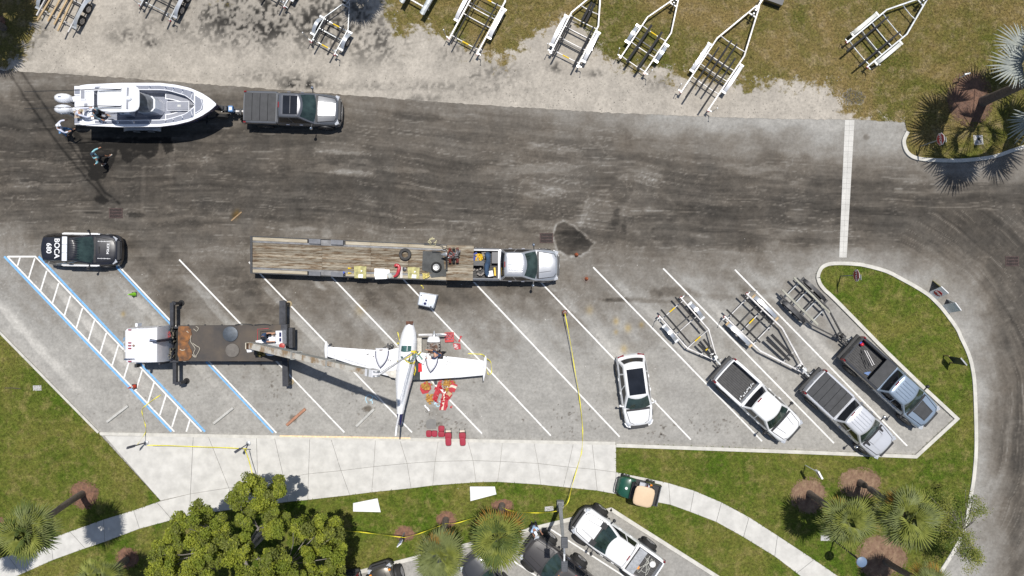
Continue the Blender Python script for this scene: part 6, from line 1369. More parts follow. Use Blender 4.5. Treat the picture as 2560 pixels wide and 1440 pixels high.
for P in ([(1035,914),(1033,928),(1036,938),(1039,925),(1037,914)],): B("sling_strap", MB().tube([tuple(W(x, y, 1.0)) for x, y in P], .03, 5), M_strap, ap)
for P in ([(1012,899),(1030,902),(1044,883)], [(1042,883),(1024,905)]): B("green_strap", MB().tube([tuple(W(x, y, 1.95)) for x, y in P], .018, 5), mat("green_strap", (.09, .20, .14), .8), ap)
m = MB()
for k in range(18): p = W(random.uniform(958, 980), random.uniform(860, 872), .9); m.box((p.x, p.y, random.uniform(.5, .95)), (.10, .05, .08), rz=random.random() * 3)
B("torn_engine_mount", m, M_engd, ap)["kind"] = "stuff"
B("broken_wing_root", MB().prism([tuple(W(*p, 1.0).xy) for p in [(962,930),(990,925),(990,946),(975,943)]], .93, .99), mat("scuffed_white", (.56, .53, .47)), ap)
# separate engine ahead of the right wing
c_ = W(1084, 862, 1.0); en = thing("aircraft_engine", "bare engine with white cowl, spinner and two-blade propeller in front of the right wing", "engine", (c_.x, c_.y, 0))
MB().rings([[(cos(a) * w_ * (abs(cos(a)) + abs(sin(a))) ** .5, y, .88 + sin(a) * .30) for a in np.linspace(0, 2 * pi, 17)[:-1]] for y, w_ in ((.17, .36), (.25, .37), (.40, .34), (.50, .27), (.51, .18))]).build("cowl_ring", M_air, en, 45)
MB().box((0, -.10, .85), (.62, .50, .44)).build("engine_block", mat("engine_grey", (.26, .24, .22), .5, .4, var=.7, scale=5, col2=(.06, .05, .045)), en)
for k in range(3):
    for s_ in (1, -1): MB().lathe((s_ * .30, .08 - k * .17, .92), [(.075, -.10), (.085, -.04), (.075, 0), (.085, .05), (.075, .10)], 12, 'X').build("cylinder", mat("engine_grey", (.26, .24, .22)), en, 30)
m = MB()
for k in range(26): m.box((random.uniform(-.33, .34), random.uniform(-.62, .05), random.uniform(.95, 1.15)), (random.uniform(.04, .2), random.uniform(.03, .1), .06), rz=random.random() * 3)
for k in range(8): m.tube(smooth_line([(random.uniform(-.3, .3), random.uniform(-.6, 0), random.uniform(1.0, 1.2)) for _ in range(3)], 4), .02, 5)
m.build("pipework", mat("burnt_pipes", (.22, .13, .09), .6, .4, var=.9, scale=5, col2=(.015, .012, .012)), en)["kind"] = "stuff"
MB().lathe((0, 0, 0), [(.01, 0)], 3).build if False else None
m = MB().lathe((.02, 0, .90), [(.0125, .86), (.07, .70), (.115, .58), (.13, .50)], 16, 'Y'); m.v = [(x, y if True else 0, z) for x, y, z in m.v]; m.build("spinner", M_steel, en, 60)
for s_, zz, l_ in ((-1, .98, .86), (1, .84, .66)):
    m = MB(); m.rings([[( .02 + s_ * (.08 + u * l_), .60 + .085 * c2 * (1 - .35 * u) , zz + .03 * c1 + .10 * (1 - u) * c2 * .4) for c1, c2 in ((1, 0), (0, 1), (-1, 0), (0, -1))] for u in np.linspace(0, 1, 7)]); m.build("propeller_blade", M_alu if s_ < 0 else M_steel, en, 60, fix=True)
MB().box((0, -.1, .35), (.5, .5, .55)).build("engine_stand", M_beam, en)
# ------------------------------------------------------------------ vegetation
def leafmat(nm, c, c2, rough=.45, trans=.25, scale=3):
    m = mat(nm, c, max(rough, .55), col2=c2, scale=scale, spec=.22); nt = m.node_tree; b = nt.nodes["Principled BSDF"]; out = nt.nodes["Material Output"]
    src = b.inputs["Base Color"].links[0].from_socket
    tr = nt.nodes.new("ShaderNodeBsdfTranslucent"); mx = nt.nodes.new("ShaderNodeMixShader"); mx.inputs[0].default_value = trans
    nt.links.new(src, tr.inputs[0]); nt.links.new(b.outputs[0], mx.inputs[1]); nt.links.new(tr.outputs[0], mx.inputs[2]); nt.links.new(mx.outputs[0], out.inputs[0]); return m
F_green = leafmat("palm_leaf", (.30, .32, .075), (.17, .20, .040)); F_blue = leafmat("palm_leaf_grey_green", (.24, .27, .10), (.14, .165, .06)); F_orange = leafmat("palm_leaf_dying", (.42, .22, .04), (.22, .14, .04)); F_silver = leafmat("silver_palm_leaf", (.43, .45, .41), (.25, .275, .265), trans=.10)
F_dark = leafmat("palm_leaf_deep", (.15, .19, .05), (.085, .12, .035)); M_trunk = mat("palm_trunk", (.17, .135, .11), .95, var=.35, scale=5, bump=.5, stretch=(1, 1, 3)); M_bark = mat("pale_bark", (.27, .245, .22), .9, var=.35, scale=4, bump=.4)
M_mulch = mat("red_mulch", (.24, .125, .078), .95, var=.45, scale=6, bump=.6, col2=(.115, .062, .045)); M_mulch2 = mat("brown_mulch", (.27, .18, .115), .95, var=.4, scale=4, bump=.6, col2=(.16, .09, .06))
def fan_mesh(r, nseg, spread, pet, droop, w, seed, fold=.18):
    """one fan leaf: petiole along +x from the origin then radiating narrow segments"""
    R = random.Random(seed); m = MB(); m.bar((0, 0, 0), (pet, 0, 0), .035, .025)
    for k in range(nseg):
        a = (k / (nseg - 1) - .5) * spread + R.uniform(-.03, .03); L = r * (1 - .30 * abs(k / (nseg - 1) - .5) * 2) * R.uniform(.88, 1.05)
        ca, sa = cos(a), sin(a); P = []
        for t, ww in ((0.0, .25), (.35, .9), (.65, .75), (.88, .4), (1, .05)):
            x = pet + ca * L * t; y = sa * L * t; z = fold * L * abs(sin(a)) * t * .5 - droop * L * t ** 2.6 + .03
            P.append((Vector((x, y, z)), w * ww / 2))
        n0 = len(m.v)
        for p, hw in P:
            m.v.append((p.x + sa * hw, p.y - ca * hw, p.z - hw * .5)); m.v.append((p.x, p.y, p.z + hw * .35)); m.v.append((p.x - sa * hw, p.y + ca * hw, p.z - hw * .5))
        for i in range(len(P) - 1):
            b_ = n0 + i * 3; m.f += [(b_, b_ + 3, b_ + 4, b_ + 1), (b_ + 1, b_ + 4, b_ + 5, b_ + 2)]
    return m
_fan = {}
def fan_data(key, mt, **kw):
    k = (key, mt.name)
    if k not in _fan:
        me = bpy.data.meshes.new("frond"); mb = fan_mesh(**kw); me.from_pydata(mb.v, [], mb.f); me.materials.append(mt); me.update(); _fan[k] = me
    return _fan[k]
def palm(base, crown, h, label, R=1.5, n=44, mats=(F_green, F_blue), dying=0.0, dying_side=None, group="cabbage palms", seed=0, silver=False, trunk_r=.16, bend=.5, low=-.55):
    rd = random.Random(seed + 11); b = W(*base); c = W(*crown, h); t = thing("palm_tree", label, "palm tree", (b.x, b.y, 0), 0, group)
    d = c - b; P = [Vector((d.x * (s ** (1 + bend)), d.y * (s ** (1 + bend)), h * s)) for s in np.linspace(0, 1, 9)]
    m = MB(); m.tube([tuple(p) for p in P], [trunk_r * (1.25 - .3 * i / 8 + (.12 if i == 0 else 0)) for i in range(9)], 12); m.build("trunk", M_trunk, t, 60)
    for i in range(n):
        u = (i + .5) / n; el = math.asin(max(-1, min(1, low + (1 - low) * u ** .9 - .02))) + rd.uniform(-.28, .28) ; az = i * 2.39996 + rd.uniform(-.45, .45)
        if silver: r_ = R * .36; pet = R * rd.uniform(.50, .62); key = rd.randrange(3); kw = dict(r=r_, nseg=24, spread=3.5, pet=pet, droop=.18, w=.125, seed=key, fold=.45)
        else: key = rd.randrange(4); kw = dict(r=R * .62, nseg=20, spread=2.5 + .3 * key, pet=R * .38, droop=.30, w=R * .046, seed=key, fold=.6)
        mt = mats[rd.randrange(len(mats))]
        if dying and el < .25 and (dying_side is None or cos(az - dying_side) > -.1) and rd.random() < dying: mt = F_orange
        me = fan_data((round(R, 1), key, silver), mt, **kw); o = bpy.data.objects.new("frond", me); COL.objects.link(o); o.parent = t; KIDS.setdefault(t.name, []).append(o)
        top_ = P[-1]; o.location = top_ + Vector((0, 0, rd.uniform(-.1, .1)))
        o.rotation_euler = (rd.uniform(-.35, .35), -el * .9, az); s_ = rd.uniform(.72, 1.14) * (1 - .12 * max(0, el)); o.scale = (s_, s_, s_)
    if not silver: MB().lathe(tuple(P[-1] - Vector((0, 0, .5))), [(trunk_r, -.2), (trunk_r * 1.8, 0), (trunk_r * 1.5, .25), (trunk_r * .4, .42)], 10).build("crown_shaft", M_trunk, t, 60)
    return t
palm((208,1233),(70,1332),7.5,"leaning cabbage palm whose trunk crosses the lawn left of the curved footpath", R=1.62, n=46, seed=1, mats=(F_green, F_blue, F_dark), bend=.25)
palm((1115,1298),(1100,1390),5.6,"grey-green cabbage palm over the parked dark car, left of the brighter palm", R=1.62, n=52, seed=2, mats=(F_blue, F_green, F_blue), dying=.4, dying_side=1.0)
palm((1255,1262),(1245,1342),5.6,"bright green cabbage palm with an orange fringe beside the lamp post", R=1.88, n=58, seed=3, mats=(F_green, F_dark), dying=.42, dying_side=.8)
palm((2022,1232),(2118,1302),4.8,"left of the two cabbage palms growing together by the round-topped lamp", R=1.70, n=46, seed=4, mats=(F_blue, F_green), dying=.2, dying_side=2)
palm((2148,1205),(2266,1292),5.5,"right of the two cabbage palms growing together, next to the leafy shrub tree", R=1.86, n=52, seed=5, mats=(F_green, F_blue), dying=.15, dying_side=3)
palm((318,1398),(252,1446),5.0,"cabbage palm crown cut by the bottom edge left of the big leafy tree", R=1.35, n=34, seed=6)
palm((2212,1402),(2325,1462),5.0,"cabbage palm with orange tips cut by the bottom edge at the lower right", R=1.30, n=34, seed=7, dying=.4)
palm((2,1312),(-170,1412),7.0,"palm off the left edge whose shadow falls on the footpath", R=1.6, n=40, seed=8)
palm((60,-30),(-165,-170),6.2,"palm beyond the top left corner shading the grass", R=2.1, n=44, seed=9, bend=.1)
palm((10,70),(-200,-50),6.2,"palm beyond the left edge throwing its shadow near the top left corner", R=1.9, n=44, seed=10, bend=.1)
palm((905,-50),(860,-200),6.2,"palm beyond the top edge shading the small galvanised trailer's tongue", R=1.6, n=34, seed=12, bend=.1)
palm((2456,254),(2646,172),6.2,"large silver fan palm at the right edge above the kerbed island", R=4.7, n=28, seed=13, mats=(F_silver,), silver=True, trunk_r=.24, group="silver palms", bend=.1, low=-.25)
# mulch beds with loose chips
def mulch(x, y, rx, ry, label, m=M_mulch, ang=0, z=.064, seed=0):
    c = W(x, y); rd = random.Random(seed); t = thing("mulch_bed", label, "mulch bed", (c.x, c.y, 0)); P = []
    for k in range(40):
        a = 2 * pi * k / 40; r = 1 + .08 * sin(a * 3 + seed) + rd.uniform(-.04, .05); u, v = rx / 40 * r * cos(a), ry / 40 * r * sin(a); P.append((u * cos(ang) - v * sin(ang), u * sin(ang) + v * cos(ang)))
    mb = MB(); mb.rings([[(p[0], p[1], z - .02) for p in P], [(p[0] * .97, p[1] * .97, z + .01) for p in P], [(p[0] * .6, p[1] * .6, z + .04) for p in P], [(p[0] * .05, p[1] * .05, z + .05) for p in P]]); mb.build("bed", m, t, 60)
    mb = MB(); n = int(rx * ry * .42)
    for k in range(n):
        a = rd.uniform(0, 2 * pi); r = math.sqrt(rd.random()) * 1.12; u, v = rx / 40 * r * cos(a), ry / 40 * r * sin(a); px, py = u * cos(ang) - v * sin(ang), u * sin(ang) + v * cos(ang)
        l_ = rd.uniform(.03, .09); b_ = rd.uniform(0, pi); zz = z + .05 * (1 - min(1, r)) + rd.uniform(.005, .03); dx, dy = cos(b_) * l_, sin(b_) * l_; ex, ey = -sin(b_) * .014, cos(b_) * .014
        mb.add([(px - dx - ex, py - dy - ey, zz), (px + dx - ex, py + dy - ey, zz + rd.uniform(-.01, .02)), (px + dx + ex, py + dy + ey, zz + .01), (px - dx + ex, py - dy + ey, zz)], [(0, 1, 2, 3)])
    o = mb.build("wood_chips", m, t); o["kind"] = "stuff"
mulch(212,1236,34,33,"reddish mulch ring at the foot of the leaning palm", seed=1); mulch(320,1394,26,25,"mulch ring left of the big leafy tree near the bottom edge", seed=2); mulch(1012,1333,25,18,"mulch ring behind the small blue and white lawn sign", seed=3)
mulch(1116,1297,24,19,"mulch ring crossed by yellow tape left of the bright palm", seed=4); mulch(1256,1263,26,16,"mulch patch showing at the top edge of the bright palm's crown", seed=5); mulch(2020,1238,40,42,"mulch ring shaded by the left palm of the lower right pair", M_mulch2, seed=6)
mulch(2148,1207,50,36,"mulch ring above the right palm of the lower right pair", M_mulch2, seed=7); mulch(2202,1392,58,52,"largest mulch bed by the bottom edge at the lower right", M_mulch2, seed=8); mulch(2,1313,14,20,"mulch ring cut by the left edge", seed=9)
mulch(2424,248,52,62,"mulch bed under the silver fan palm", mat("shaded_mulch", (.19, .105, .07), .95, var=.45, scale=4, bump=.6, col2=(.10, .06, .045)), seed=10, z=.036); mulch(2,56,12,14,"mulch patch cut by the left edge in the top corner", seed=11, z=.02)  # the palm's shade is put into this bed's browner mulch colour
# big broad-leaved tree
F_tree = [leafmat("tree_leaf_light", (.36, .38, .050), (.22, .26, .028), .35, .3), leafmat("tree_leaf_mid", (.24, .28, .035), (.14, .18, .022), .35, .3), leafmat("tree_leaf_olive", (.20, .22, .045), (.12, .14, .028), .4, .3)]
CRN = [(352,1530),(366,1450),(384,1400),(378,1372),(386,1340),(412,1322),(436,1300),(434,1284),(452,1270),(474,1272),(484,1280),(490,1262),(512,1248),(528,1246),(534,1262),(526,1290),(560,1292),(572,1252),(586,1226),(604,1214),(612,1196),(630,1190),(654,1194),(656,1210),(672,1214),(690,1194),(710,1194),(714,1212),(722,1228),(718,1252),(702,1252),(690,1242),(676,1256),(690,1276),(716,1286),(726,1300),(730,1320),(742,1310),(758,1300),(766,1318),(790,1296),(804,1286),(822,1300),(848,1300),(852,1332),(860,1372),(850,1402),(852,1430),(852,1530)]
HOLES = [(515,1320,22,12),(590,1326,26,18),(640,1335,20,24),(600,1275,14,12),(700,1300,12,10),(645,1300,10,8),(690,1360,18,22),(735,1380,22,26),(720,1340,12,14),(775,1350,18,18),(800,1400,20,20),(625,1410,22,16),(650,1375,14,24),(470,1330,20,16),(560,1385,14,12),(490,1395,12,8),(775,1310,10,10),(455,1370,10,10),(540,1430,16,10),(690,1420,14,16),(570,1350,12,10)]
tb = W(668, 1322); tree = thing("broad_leaved_tree", "big bright green broad-leaved tree overhanging the footpath at the bottom edge", "tree", (tb.x, tb.y, 0))
rd = random.Random(21); clumps = []
def inp(x, y, P):
    r = False
    for i in range(len(P)):
        x1, y1 = P[i]; x2, y2 = P[(i + 1) % len(P)]
        if (y1 > y) != (y2 > y) and x < (x2 - x1) * (y - y1) / (y2 - y1) + x1: r = not r
    return r
tries = 0
while len(clumps) < 520 and tries < 60000:
    tries += 1; x, y = rd.uniform(355, 870), rd.uniform(1188, 1525)
    if not inp(x, y, CRN): continue
    if any(((x - a) / (c_ * 1.15)) ** 2 + ((y - b_) / (d_ * 1.15)) ** 2 < 1 for a, b_, c_, d_ in HOLES): continue
    e_ = min(1, hypot((x - 610) / 250, (y - 1380) / 190)); hh = 6.4 - 2.2 * e_ ** 2 + rd.uniform(-1.5, 1.0); s_ = rd.uniform(.15, .33)
    if any(hypot(x - q[0], y - q[1]) < 8 for q in clumps): continue
    if fbm(np.array([x]), np.array([y]), 34, 3, 2)[0] < .36: continue
    clumps.append((x, y, hh, s_))
for mi in range(3):
    V = []; rr_ = np.random.RandomState(mi + 4)
    for ci, (x, y, hh, s_) in enumerate(clumps):
        if ci % 3 != mi and rr_.rand() < .5: continue
        c = np.array(W(x, y, hh)); nlf = int(300 * s_ / .3) if ci % 3 == mi else 95
        d_ = rr_.randn(nlf, 3); d_ /= np.linalg.norm(d_, axis=1)[:, None]; rad_ = s_ * (.3 + 1.0 * rr_.rand(nlf) ** .7); pos = c + d_ * rad_[:, None] * np.array([1.05, 1.05, .75])
        nrm = d_ * .55 + np.array([0, .1, .7]) + rr_.randn(nlf, 3) * .55; nrm /= np.linalg.norm(nrm, axis=1)[:, None]
        t_ = np.cross(nrm, rr_.randn(nlf, 3)); t_ /= np.linalg.norm(t_, axis=1)[:, None]; b_ = np.cross(nrm, t_); L_ = rr_.uniform(.035, .075, nlf)[:, None]; w_ = L_ * .62
        q4 = np.stack([pos - t_ * L_, pos + b_ * w_ + t_ * L_ * .25, pos + t_ * L_, pos - b_ * w_ + t_ * L_ * .25], 1); V.append(q4.reshape(-1, 3))
    V = np.concatenate(V) - np.array([tb.x, tb.y, 0]); o = np_mesh("crown", V, np.arange(len(V)).reshape(-1, 4), F_tree[mi]); o.parent = tree; o["kind"] = "stuff"
m = MB(); m.tube([(0, 0, 0), (-.1, -.15, .8), (-.35, -.45, 1.8), (-.5, -.7, 2.6)], [.34, .27, .24, .22], 12); m.build("trunk", M_bark, tree, 60)
f0 = Vector((-.5, -.7, 2.5))
rd2 = random.Random(3); forks = []
for k in range(8):
    x, y, hh, s_ = clumps[(k * 41) % len(clumps)]; e_ = W(x, y, hh - .6) - tb; mid = f0.lerp(e_, .55) + Vector((rd2.uniform(-.3, .3), rd2.uniform(-.3, .3), -.5)); forks.append(mid); MB().tube([tuple(v) for v in smooth_line([f0, mid, e_], 5)], [.12 - .0095 * i for i in range(11)], 8).build("limb", M_bark, tree, 60)
m = MB()
for (x, y, hh, s_) in clumps[::7]:
    e_ = W(x, y, hh - .1) - tb; nf = min(forks, key=lambda q: (q - e_).length); m.tube([tuple(nf), tuple(nf.lerp(e_, .6) + Vector((rd2.uniform(-.15, .15), rd2.uniform(-.15, .15), .1))), tuple(e_ + Vector((0, 0, .25)))], [.032, .024, .014], 5, cap=False)
m.build("branch", M_bark, tree)["kind"] = "stuff"
# sparse shrub tree by the outer kerb
F_sh = [leafmat("shrub_leaf", (.16, .19, .035), (.09, .13, .025), .45, .25), leafmat("shrub_leaf_yellow", (.27, .27, .06), (.18, .20, .04), .45, .25)]
sb = W(2345, 1290); sh = thing("shrub_tree", "sparse yellowish shrub tree leaning over the outer kerb at the right", "tree", (sb.x, sb.y, 0))
cl = []
for (x, y, sx, sy, n_) in ((2365,1250,26,24,14),(2385,1290,26,34,22),(2400,1340,24,26,20),(2430,1255,14,10,5),(2442,1282,10,8,5),(2456,1274,8,6,3),(2350,1320,18,24,10),(2430,1385,18,22,16),(2410,1372,18,14,8),(2446,1395,8,12,5),(2365,1350,10,14,5),(2415,1225,6,8,2),(2330,1250,12,16,5)):
    for k in range(n_): cl.append((x + rd.gauss(0, .55) * sx, y + rd.gauss(0, .55) * sy, rd.uniform(2.2, 4.0)))
for mi in range(2):
    V = []; rr_ = np.random.RandomState(mi + 14)
    for ci, (x, y, hh) in enumerate(cl):
        if ci % 2 != mi: continue
        c = np.array(W(x, y, hh)); nlf = 90; pos = c + rr_.randn(nlf, 3) * np.array([.17, .17, .13]); nrm = np.array([0, .1, .8]) + rr_.randn(nlf, 3) * .5; nrm /= np.linalg.norm(nrm, axis=1)[:, None]
        t_ = np.cross(nrm, rr_.randn(nlf, 3)); t_ /= np.linalg.norm(t_, axis=1)[:, None]; b_ = np.cross(nrm, t_); L_ = rr_.uniform(.03, .06, nlf)[:, None]; w_ = L_ * .45
        V.append(np.stack([pos - t_ * L_, pos + b_ * w_, pos + t_ * L_, pos - b_ * w_], 1).reshape(-1, 3))
    V = np.concatenate(V) - np.array([sb.x, sb.y, 0]); o = np_mesh("crown", V, np.arange(len(V)).reshape(-1, 4), F_sh[mi]); o.parent = sh; o["kind"] = "stuff"
m = MB(); m.tube([(0, 0, 0), (.05, -.1, 1.2), (.2, -.3, 2.0)], [.11, .09, .07], 9); m.build("trunk", M_bark, sh, 60)
m = MB()
for (x, y, hh) in cl[::2]: e_ = W(x, y, hh) - sb; m.tube([(.2, -.3, 1.9), tuple(Vector((.2, -.3, 1.9)).lerp(e_, .5) + Vector((0, 0, .2))), tuple(e_)], [.035, .022, .01], 5, cap=False)
m.build("branch", M_bark, sh)["kind"] = "stuff"
# ------------------------------------------------------------------ people
def mtl(nm, c, rough=.85, **k): return mat(nm, c, rough, var=.12, scale=6, **k)
SKIN = mat("skin", (.50, .27, .17), .6, var=.1, scale=6); SKIN2 = mat("tanned_skin", (.36, .18, .11), .6, var=.1, scale=6)
def skinbody(nm, V, E, R, m, parent, root=0, sub=1):
    me = bpy.data.meshes.new(nm); me.from_pydata([tuple(v) for v in V], E, []); me.materials.append(m); o = bpy.data.objects.new(nm, me); COL.objects.link(o); o.parent = parent
    mo = o.modifiers.new("skin", 'SKIN'); mo.use_smooth_shade = True
    if not me.skin_vertices:
        bm = bmesh.new(); bm.from_mesh(me); bm.verts.layers.skin.verify(); bm.to_mesh(me); bm.free()
    for i, r in enumerate(R):
        s = me.skin_vertices[0].data[i]; s.radius = (r, r) if not isinstance(r, tuple) else r; s.use_root = (i == root)
    su = o.modifiers.new("sub", 'SUBSURF'); su.levels = sub; su.render_levels = sub; KIDS.setdefault(parent.name, []).append(o); return o
def person(feet, face, label, shirt, trous, cap=None, lean=.12, step=.22, arms=((.25, .25), (-.2, .3)), crouch=0.0, hair=(.03, .02, .015), z0=0.0, sleeve=1.0, shorts=False, skin=SKIN, bend_dir=None):
    """face: heading in degrees, local +x forwards. arms: (swing forward, sideways) of left and right hand"""
    p = W(*feet, z0); t = thing("person", label, "person", (p.x, p.y, z0), radians(face))
    hip = .92 - crouch * .38; th = Vector((sin(lean), 0, cos(lean))); pel = Vector((-.04 * crouch, 0, hip)); chest = pel + th * .38; sh = pel + th * .50; nk = pel + th * .56; hd = nk + Vector((.04, 0, .11)) + th * .03
    V = [pel, pel + th * .20, chest, sh, nk, hd, hd + th * .09]; R = [(.135, .155), (.12, .14), (.13, .165), (.10, .15), .055, .088, .075]; E = [(0, 1), (1, 2), (2, 3), (3, 4), (4, 5), (5, 6)]
    J = {}
    for s_, nm in ((1, 'l'), (-1, 'r')):
        fs = step * s_; hj = pel + Vector((0, s_ * .09, -.05)); an = Vector((fs, s_ * .11, .08)); kn = (hj + an) / 2 + Vector((.06 + crouch * .30, s_ * .03, 0)); toe = an + Vector((.17, s_ * .02, -.03)); heel = an + Vector((-.05, 0, -.02))
        i = len(V); V += [hj, kn, an, toe]; R += [.095, .062, .045, .035]; E += [(0, i), (i, i + 1), (i + 1, i + 2), (i + 2, i + 3)]
        f_, o_ = arms[0 if s_ > 0 else 1]; sj = sh + Vector((0, s_ * .19, -.02)); el = sj + Vector((f_ * .5, s_ * o_ * .45, -.24)).normalized() * .28; hn = el + Vector((f_ * .9 + .05, -s_ * o_ * .1, -.16 + .1 * abs(f_))).normalized() * .25; pm = hn + (hn - el).normalized() * .07
        i = len(V); V += [sj, el, hn, pm]; R += [.062, .045, .032, .034]; E += [(3, i), (i, i + 1), (i + 1, i + 2), (i + 2, i + 3)]; J[nm] = (hj, kn, an, toe, sj, el, hn, pm)
        dr = (hn - el).normalized(); sd = dr.cross(Vector((0, 0, 1))).normalized()
        for k in range(4):
            a_ = pm + sd * (.027 - .018 * k) ; j = len(V); V += [a_ + dr * .045, a_ + dr * (.075 - .008 * abs(k - 1.5)) + Vector((0, 0, -.015))]; R += [.010, .008]; E += [(i + 3, j), (j, j + 1)]
        j = len(V); V += [pm + sd * .04 * -s_ + dr * .01, pm + sd * .055 * -s_ + dr * .04]; R += [.012, .009]; E += [(i + 3, j), (j, j + 1)]
    skinbody("body", V, E, R, skin, t)
    # shirt over torso and arms, trousers, shoes, hair or cap
    V = [pel + Vector((0, 0, -.04)), pel + th * .20, chest, sh, nk - th * .01]; R = [(.155, .175), (.140, .16), (.150, .185), (.12, .165), .07]; E = [(0, 1), (1, 2), (2, 3), (3, 4)]
    for nm in 'lr':
        _, _, _, _, sj, el, hn, pm = J[nm]; i = len(V); e1 = el.lerp(hn, .9) if sleeve > .7 else sj.lerp(el, .75)
        V += [sj, (el if sleeve > .7 else sj.lerp(el, .4)), e1]; R += [.082, .062, .050]; E += [(3, i), (i, i + 1), (i + 1, i + 2)]
    skinbody("shirt", V, E, R, shirt, t)
    V = [pel]; R = [(.15, .17)]; E = []
    for nm in 'lr':
        hj, kn, an, toe, *_ = J[nm]; i = len(V); V += [hj, kn, kn.lerp(an, .15) if shorts else an + Vector((0, 0, .03))]; R += [.112, .085, .075 if shorts else .060]; E += [(0, i), (i, i + 1), (i + 1, i + 2)]
    skinbody("trousers", V, E, R, trous, t)
    for nm in 'lr':
        an, toe = J[nm][2], J[nm][3]; MB().rings([[(an.x - .09 + u * .30, an.y + c2 * w_, max(0.0, .005 + (c3 * h_))) for c2, c3 in ((1, 0), (.8, .9), (0, 1), (-.8, .9), (-1, 0))] for u, w_, h_ in ((0, .03, .05), (.15, .05, .09), (.6, .055, .07), (1, .03, .03))]).build("shoe", M_plas if not shorts else mtl("pale_shoe", (.50, .46, .40)), t, 60)
    hr = MB().lathe(tuple(hd + th * .035), [(.088, -.02), (.104, .02), (.100, .07), (.070, .108), (.02, .125)], 14)
    if cap:
        hr.box(tuple(hd + th * .03 + Vector((.125, 0, .02))), (.10, .15, .015)); hr.build("cap", cap, t, 60)
    else: hr.build("hair", mtl("hair_%d" % int(hair[0] * 100), hair), t, 60)
    for s_ in (1, -1): MB().lathe(tuple(hd + Vector((.086, s_ * .032, .012))), [(.001, -.008), (.011, 0), (.001, .008)], 6, 'X').build("eye", M_plas, t)
    MB().rings([[tuple(hd + Vector((.085, y, .0))) for y in (-.014, .014)] + [tuple(hd + Vector((.085, 0, .05)))], [tuple(hd + Vector((.112, y * .6, -.022))) for y in (-.014, .014)] + [tuple(hd + Vector((.100, 0, -.005)))]]).build("nose", skin, t)
    MB().box(tuple(hd + Vector((.086, 0, -.048))), (.008, .042, .008)).build("mouth", mtl("lips", (.30, .10, .08)), t)
    for s_ in (1, -1): MB().box(tuple(hd + Vector((0, s_ * .088, 0))), (.035, .02, .05)).build("ear", skin, t)
    return t
C_white = mtl("white_shirt", (.66, .69, .82)); C_aqua = mtl("aqua_shirt", (.30, .58, .64)); C_navy = mtl("navy_work_shirt", (.025, .055, .12)); C_jean = mtl("light_jeans", (.12, .26, .48)); C_black = mtl("black_cloth", (.014, .014, .018)); C_grey = mtl("grey_trousers", (.10, .10, .11)); C_sky = mtl("pale_blue_shirt", (.42, .60, .85)); C_cap = mtl("white_cap", (.75, .77, .82)); C_tan = mtl("tan_shorts", (.40, .33, .26))
person((176,333), 20, "person in a white long-sleeved shirt and blue trousers walking behind the boat's outboards", C_white, C_jean, C_cap, lean=.42, step=.24, arms=((.55, .7), (.35, .75)))
person((266,402), 35, "person in a light aqua shirt and black shorts walking across the wet road", C_aqua, C_black, mtl("navy_cap", (.02, .04, .07)), lean=.20, step=.32, arms=((.45, .5), (-.35, .6)), shorts=True, skin=SKIN2)
person((1334,1304), -60, "person in a pale blue shirt and white cap standing on grass beside the lower kerb", C_sky, C_black, C_cap, lean=.10, step=.05, arms=((.5, .15), (.45, .15)), sleeve=.3, skin=SKIN2)
person((1106,884), 175, "mechanic in a navy work shirt stooping over the bare engine", C_navy, C_black, None, lean=.75, step=.15, arms=((.9, .2), (.8, .3)), sleeve=.3, hair=(.35, .33, .30))
person((676,840), 0, "crane operator in a navy work shirt standing at the white control panel", C_navy, C_black, mtl("black_cap", (.012, .014, .02)), lean=.18, step=.05, arms=((.7, .25), (.65, .2)), z0=1.26, sleeve=.3)
person((216,296), 10, "person in a pale shirt bending at the stern corner of the boat", C_white, C_tan, mtl("straw_hat", (.40, .33, .22)), lean=.95, step=.12, arms=((.5, .2), (.5, .3)), z0=1.30, shorts=True)
person((262,290), -20, "person in a slate grey shirt at the boat's helm under the hardtop edge", mtl("slate_shirt", (.16, .22, .27)), C_black, mtl("dark_cap", (.015, .018, .03)), lean=.50, step=.15, arms=((.6, .4), (.2, .3)), z0=1.30, shorts=True)

# ------------------------------------------------------------------ signs
M_stop = mat("stop_red", (.36, .012, .02), .5, var=.08, scale=4); M_swhite = mat("sign_white", (.80, .80, .80), .5, var=.04); M_post = mat("sign_post", (.30, .32, .32), .6, .3, var=.2)
def octa(r, x, c): return [(x, c[0] + r * cos(a), c[1] + r * sin(a)) for a in np.linspace(pi / 8, 2 * pi + pi / 8, 9)[:-1]]
def mtext(body, size, loc, rot, m, parent):
    o = txt(body, size, loc, rot, m, parent); return o
def stop_sign(base, label, rz=0):
    b = W(*base); t = thing("stop_sign", label, "stop sign", (b.x, b.y, 0), rz, "stop signs on posts")
    MB().bar((0, 0, 0), (0, 0, 2.45), .06, .06).build("post", M_post, t)
    fc = MB(); fc.rings([octa(.38, -.05, (0, 2.12)), octa(.38, -.035, (0, 2.12))]); f_ = fc.build("plate", M_swhite, t, fix=True); fc = MB(); fc.rings([octa(.35, -.058, (0, 2.12)), octa(.35, -.050, (0, 2.12))]); fc.build("red_face", M_stop, f_, fix=True)
    txt("STOP", .27, (-.062, 0, 2.12), (pi / 2, 0, -pi / 2), M_letter, f_, bold=.008)
    MB().bar((0, .04, 2.5), (.0, -.28, 2.5), .03, .12).build("bracket", M_post, t); return t
stop_sign((2300,366), "red stop sign on a post in the grass near the silver palm", .12); stop_sign((2100,690), "red stop sign on a post at the tip of the kerbed grass island", .05)
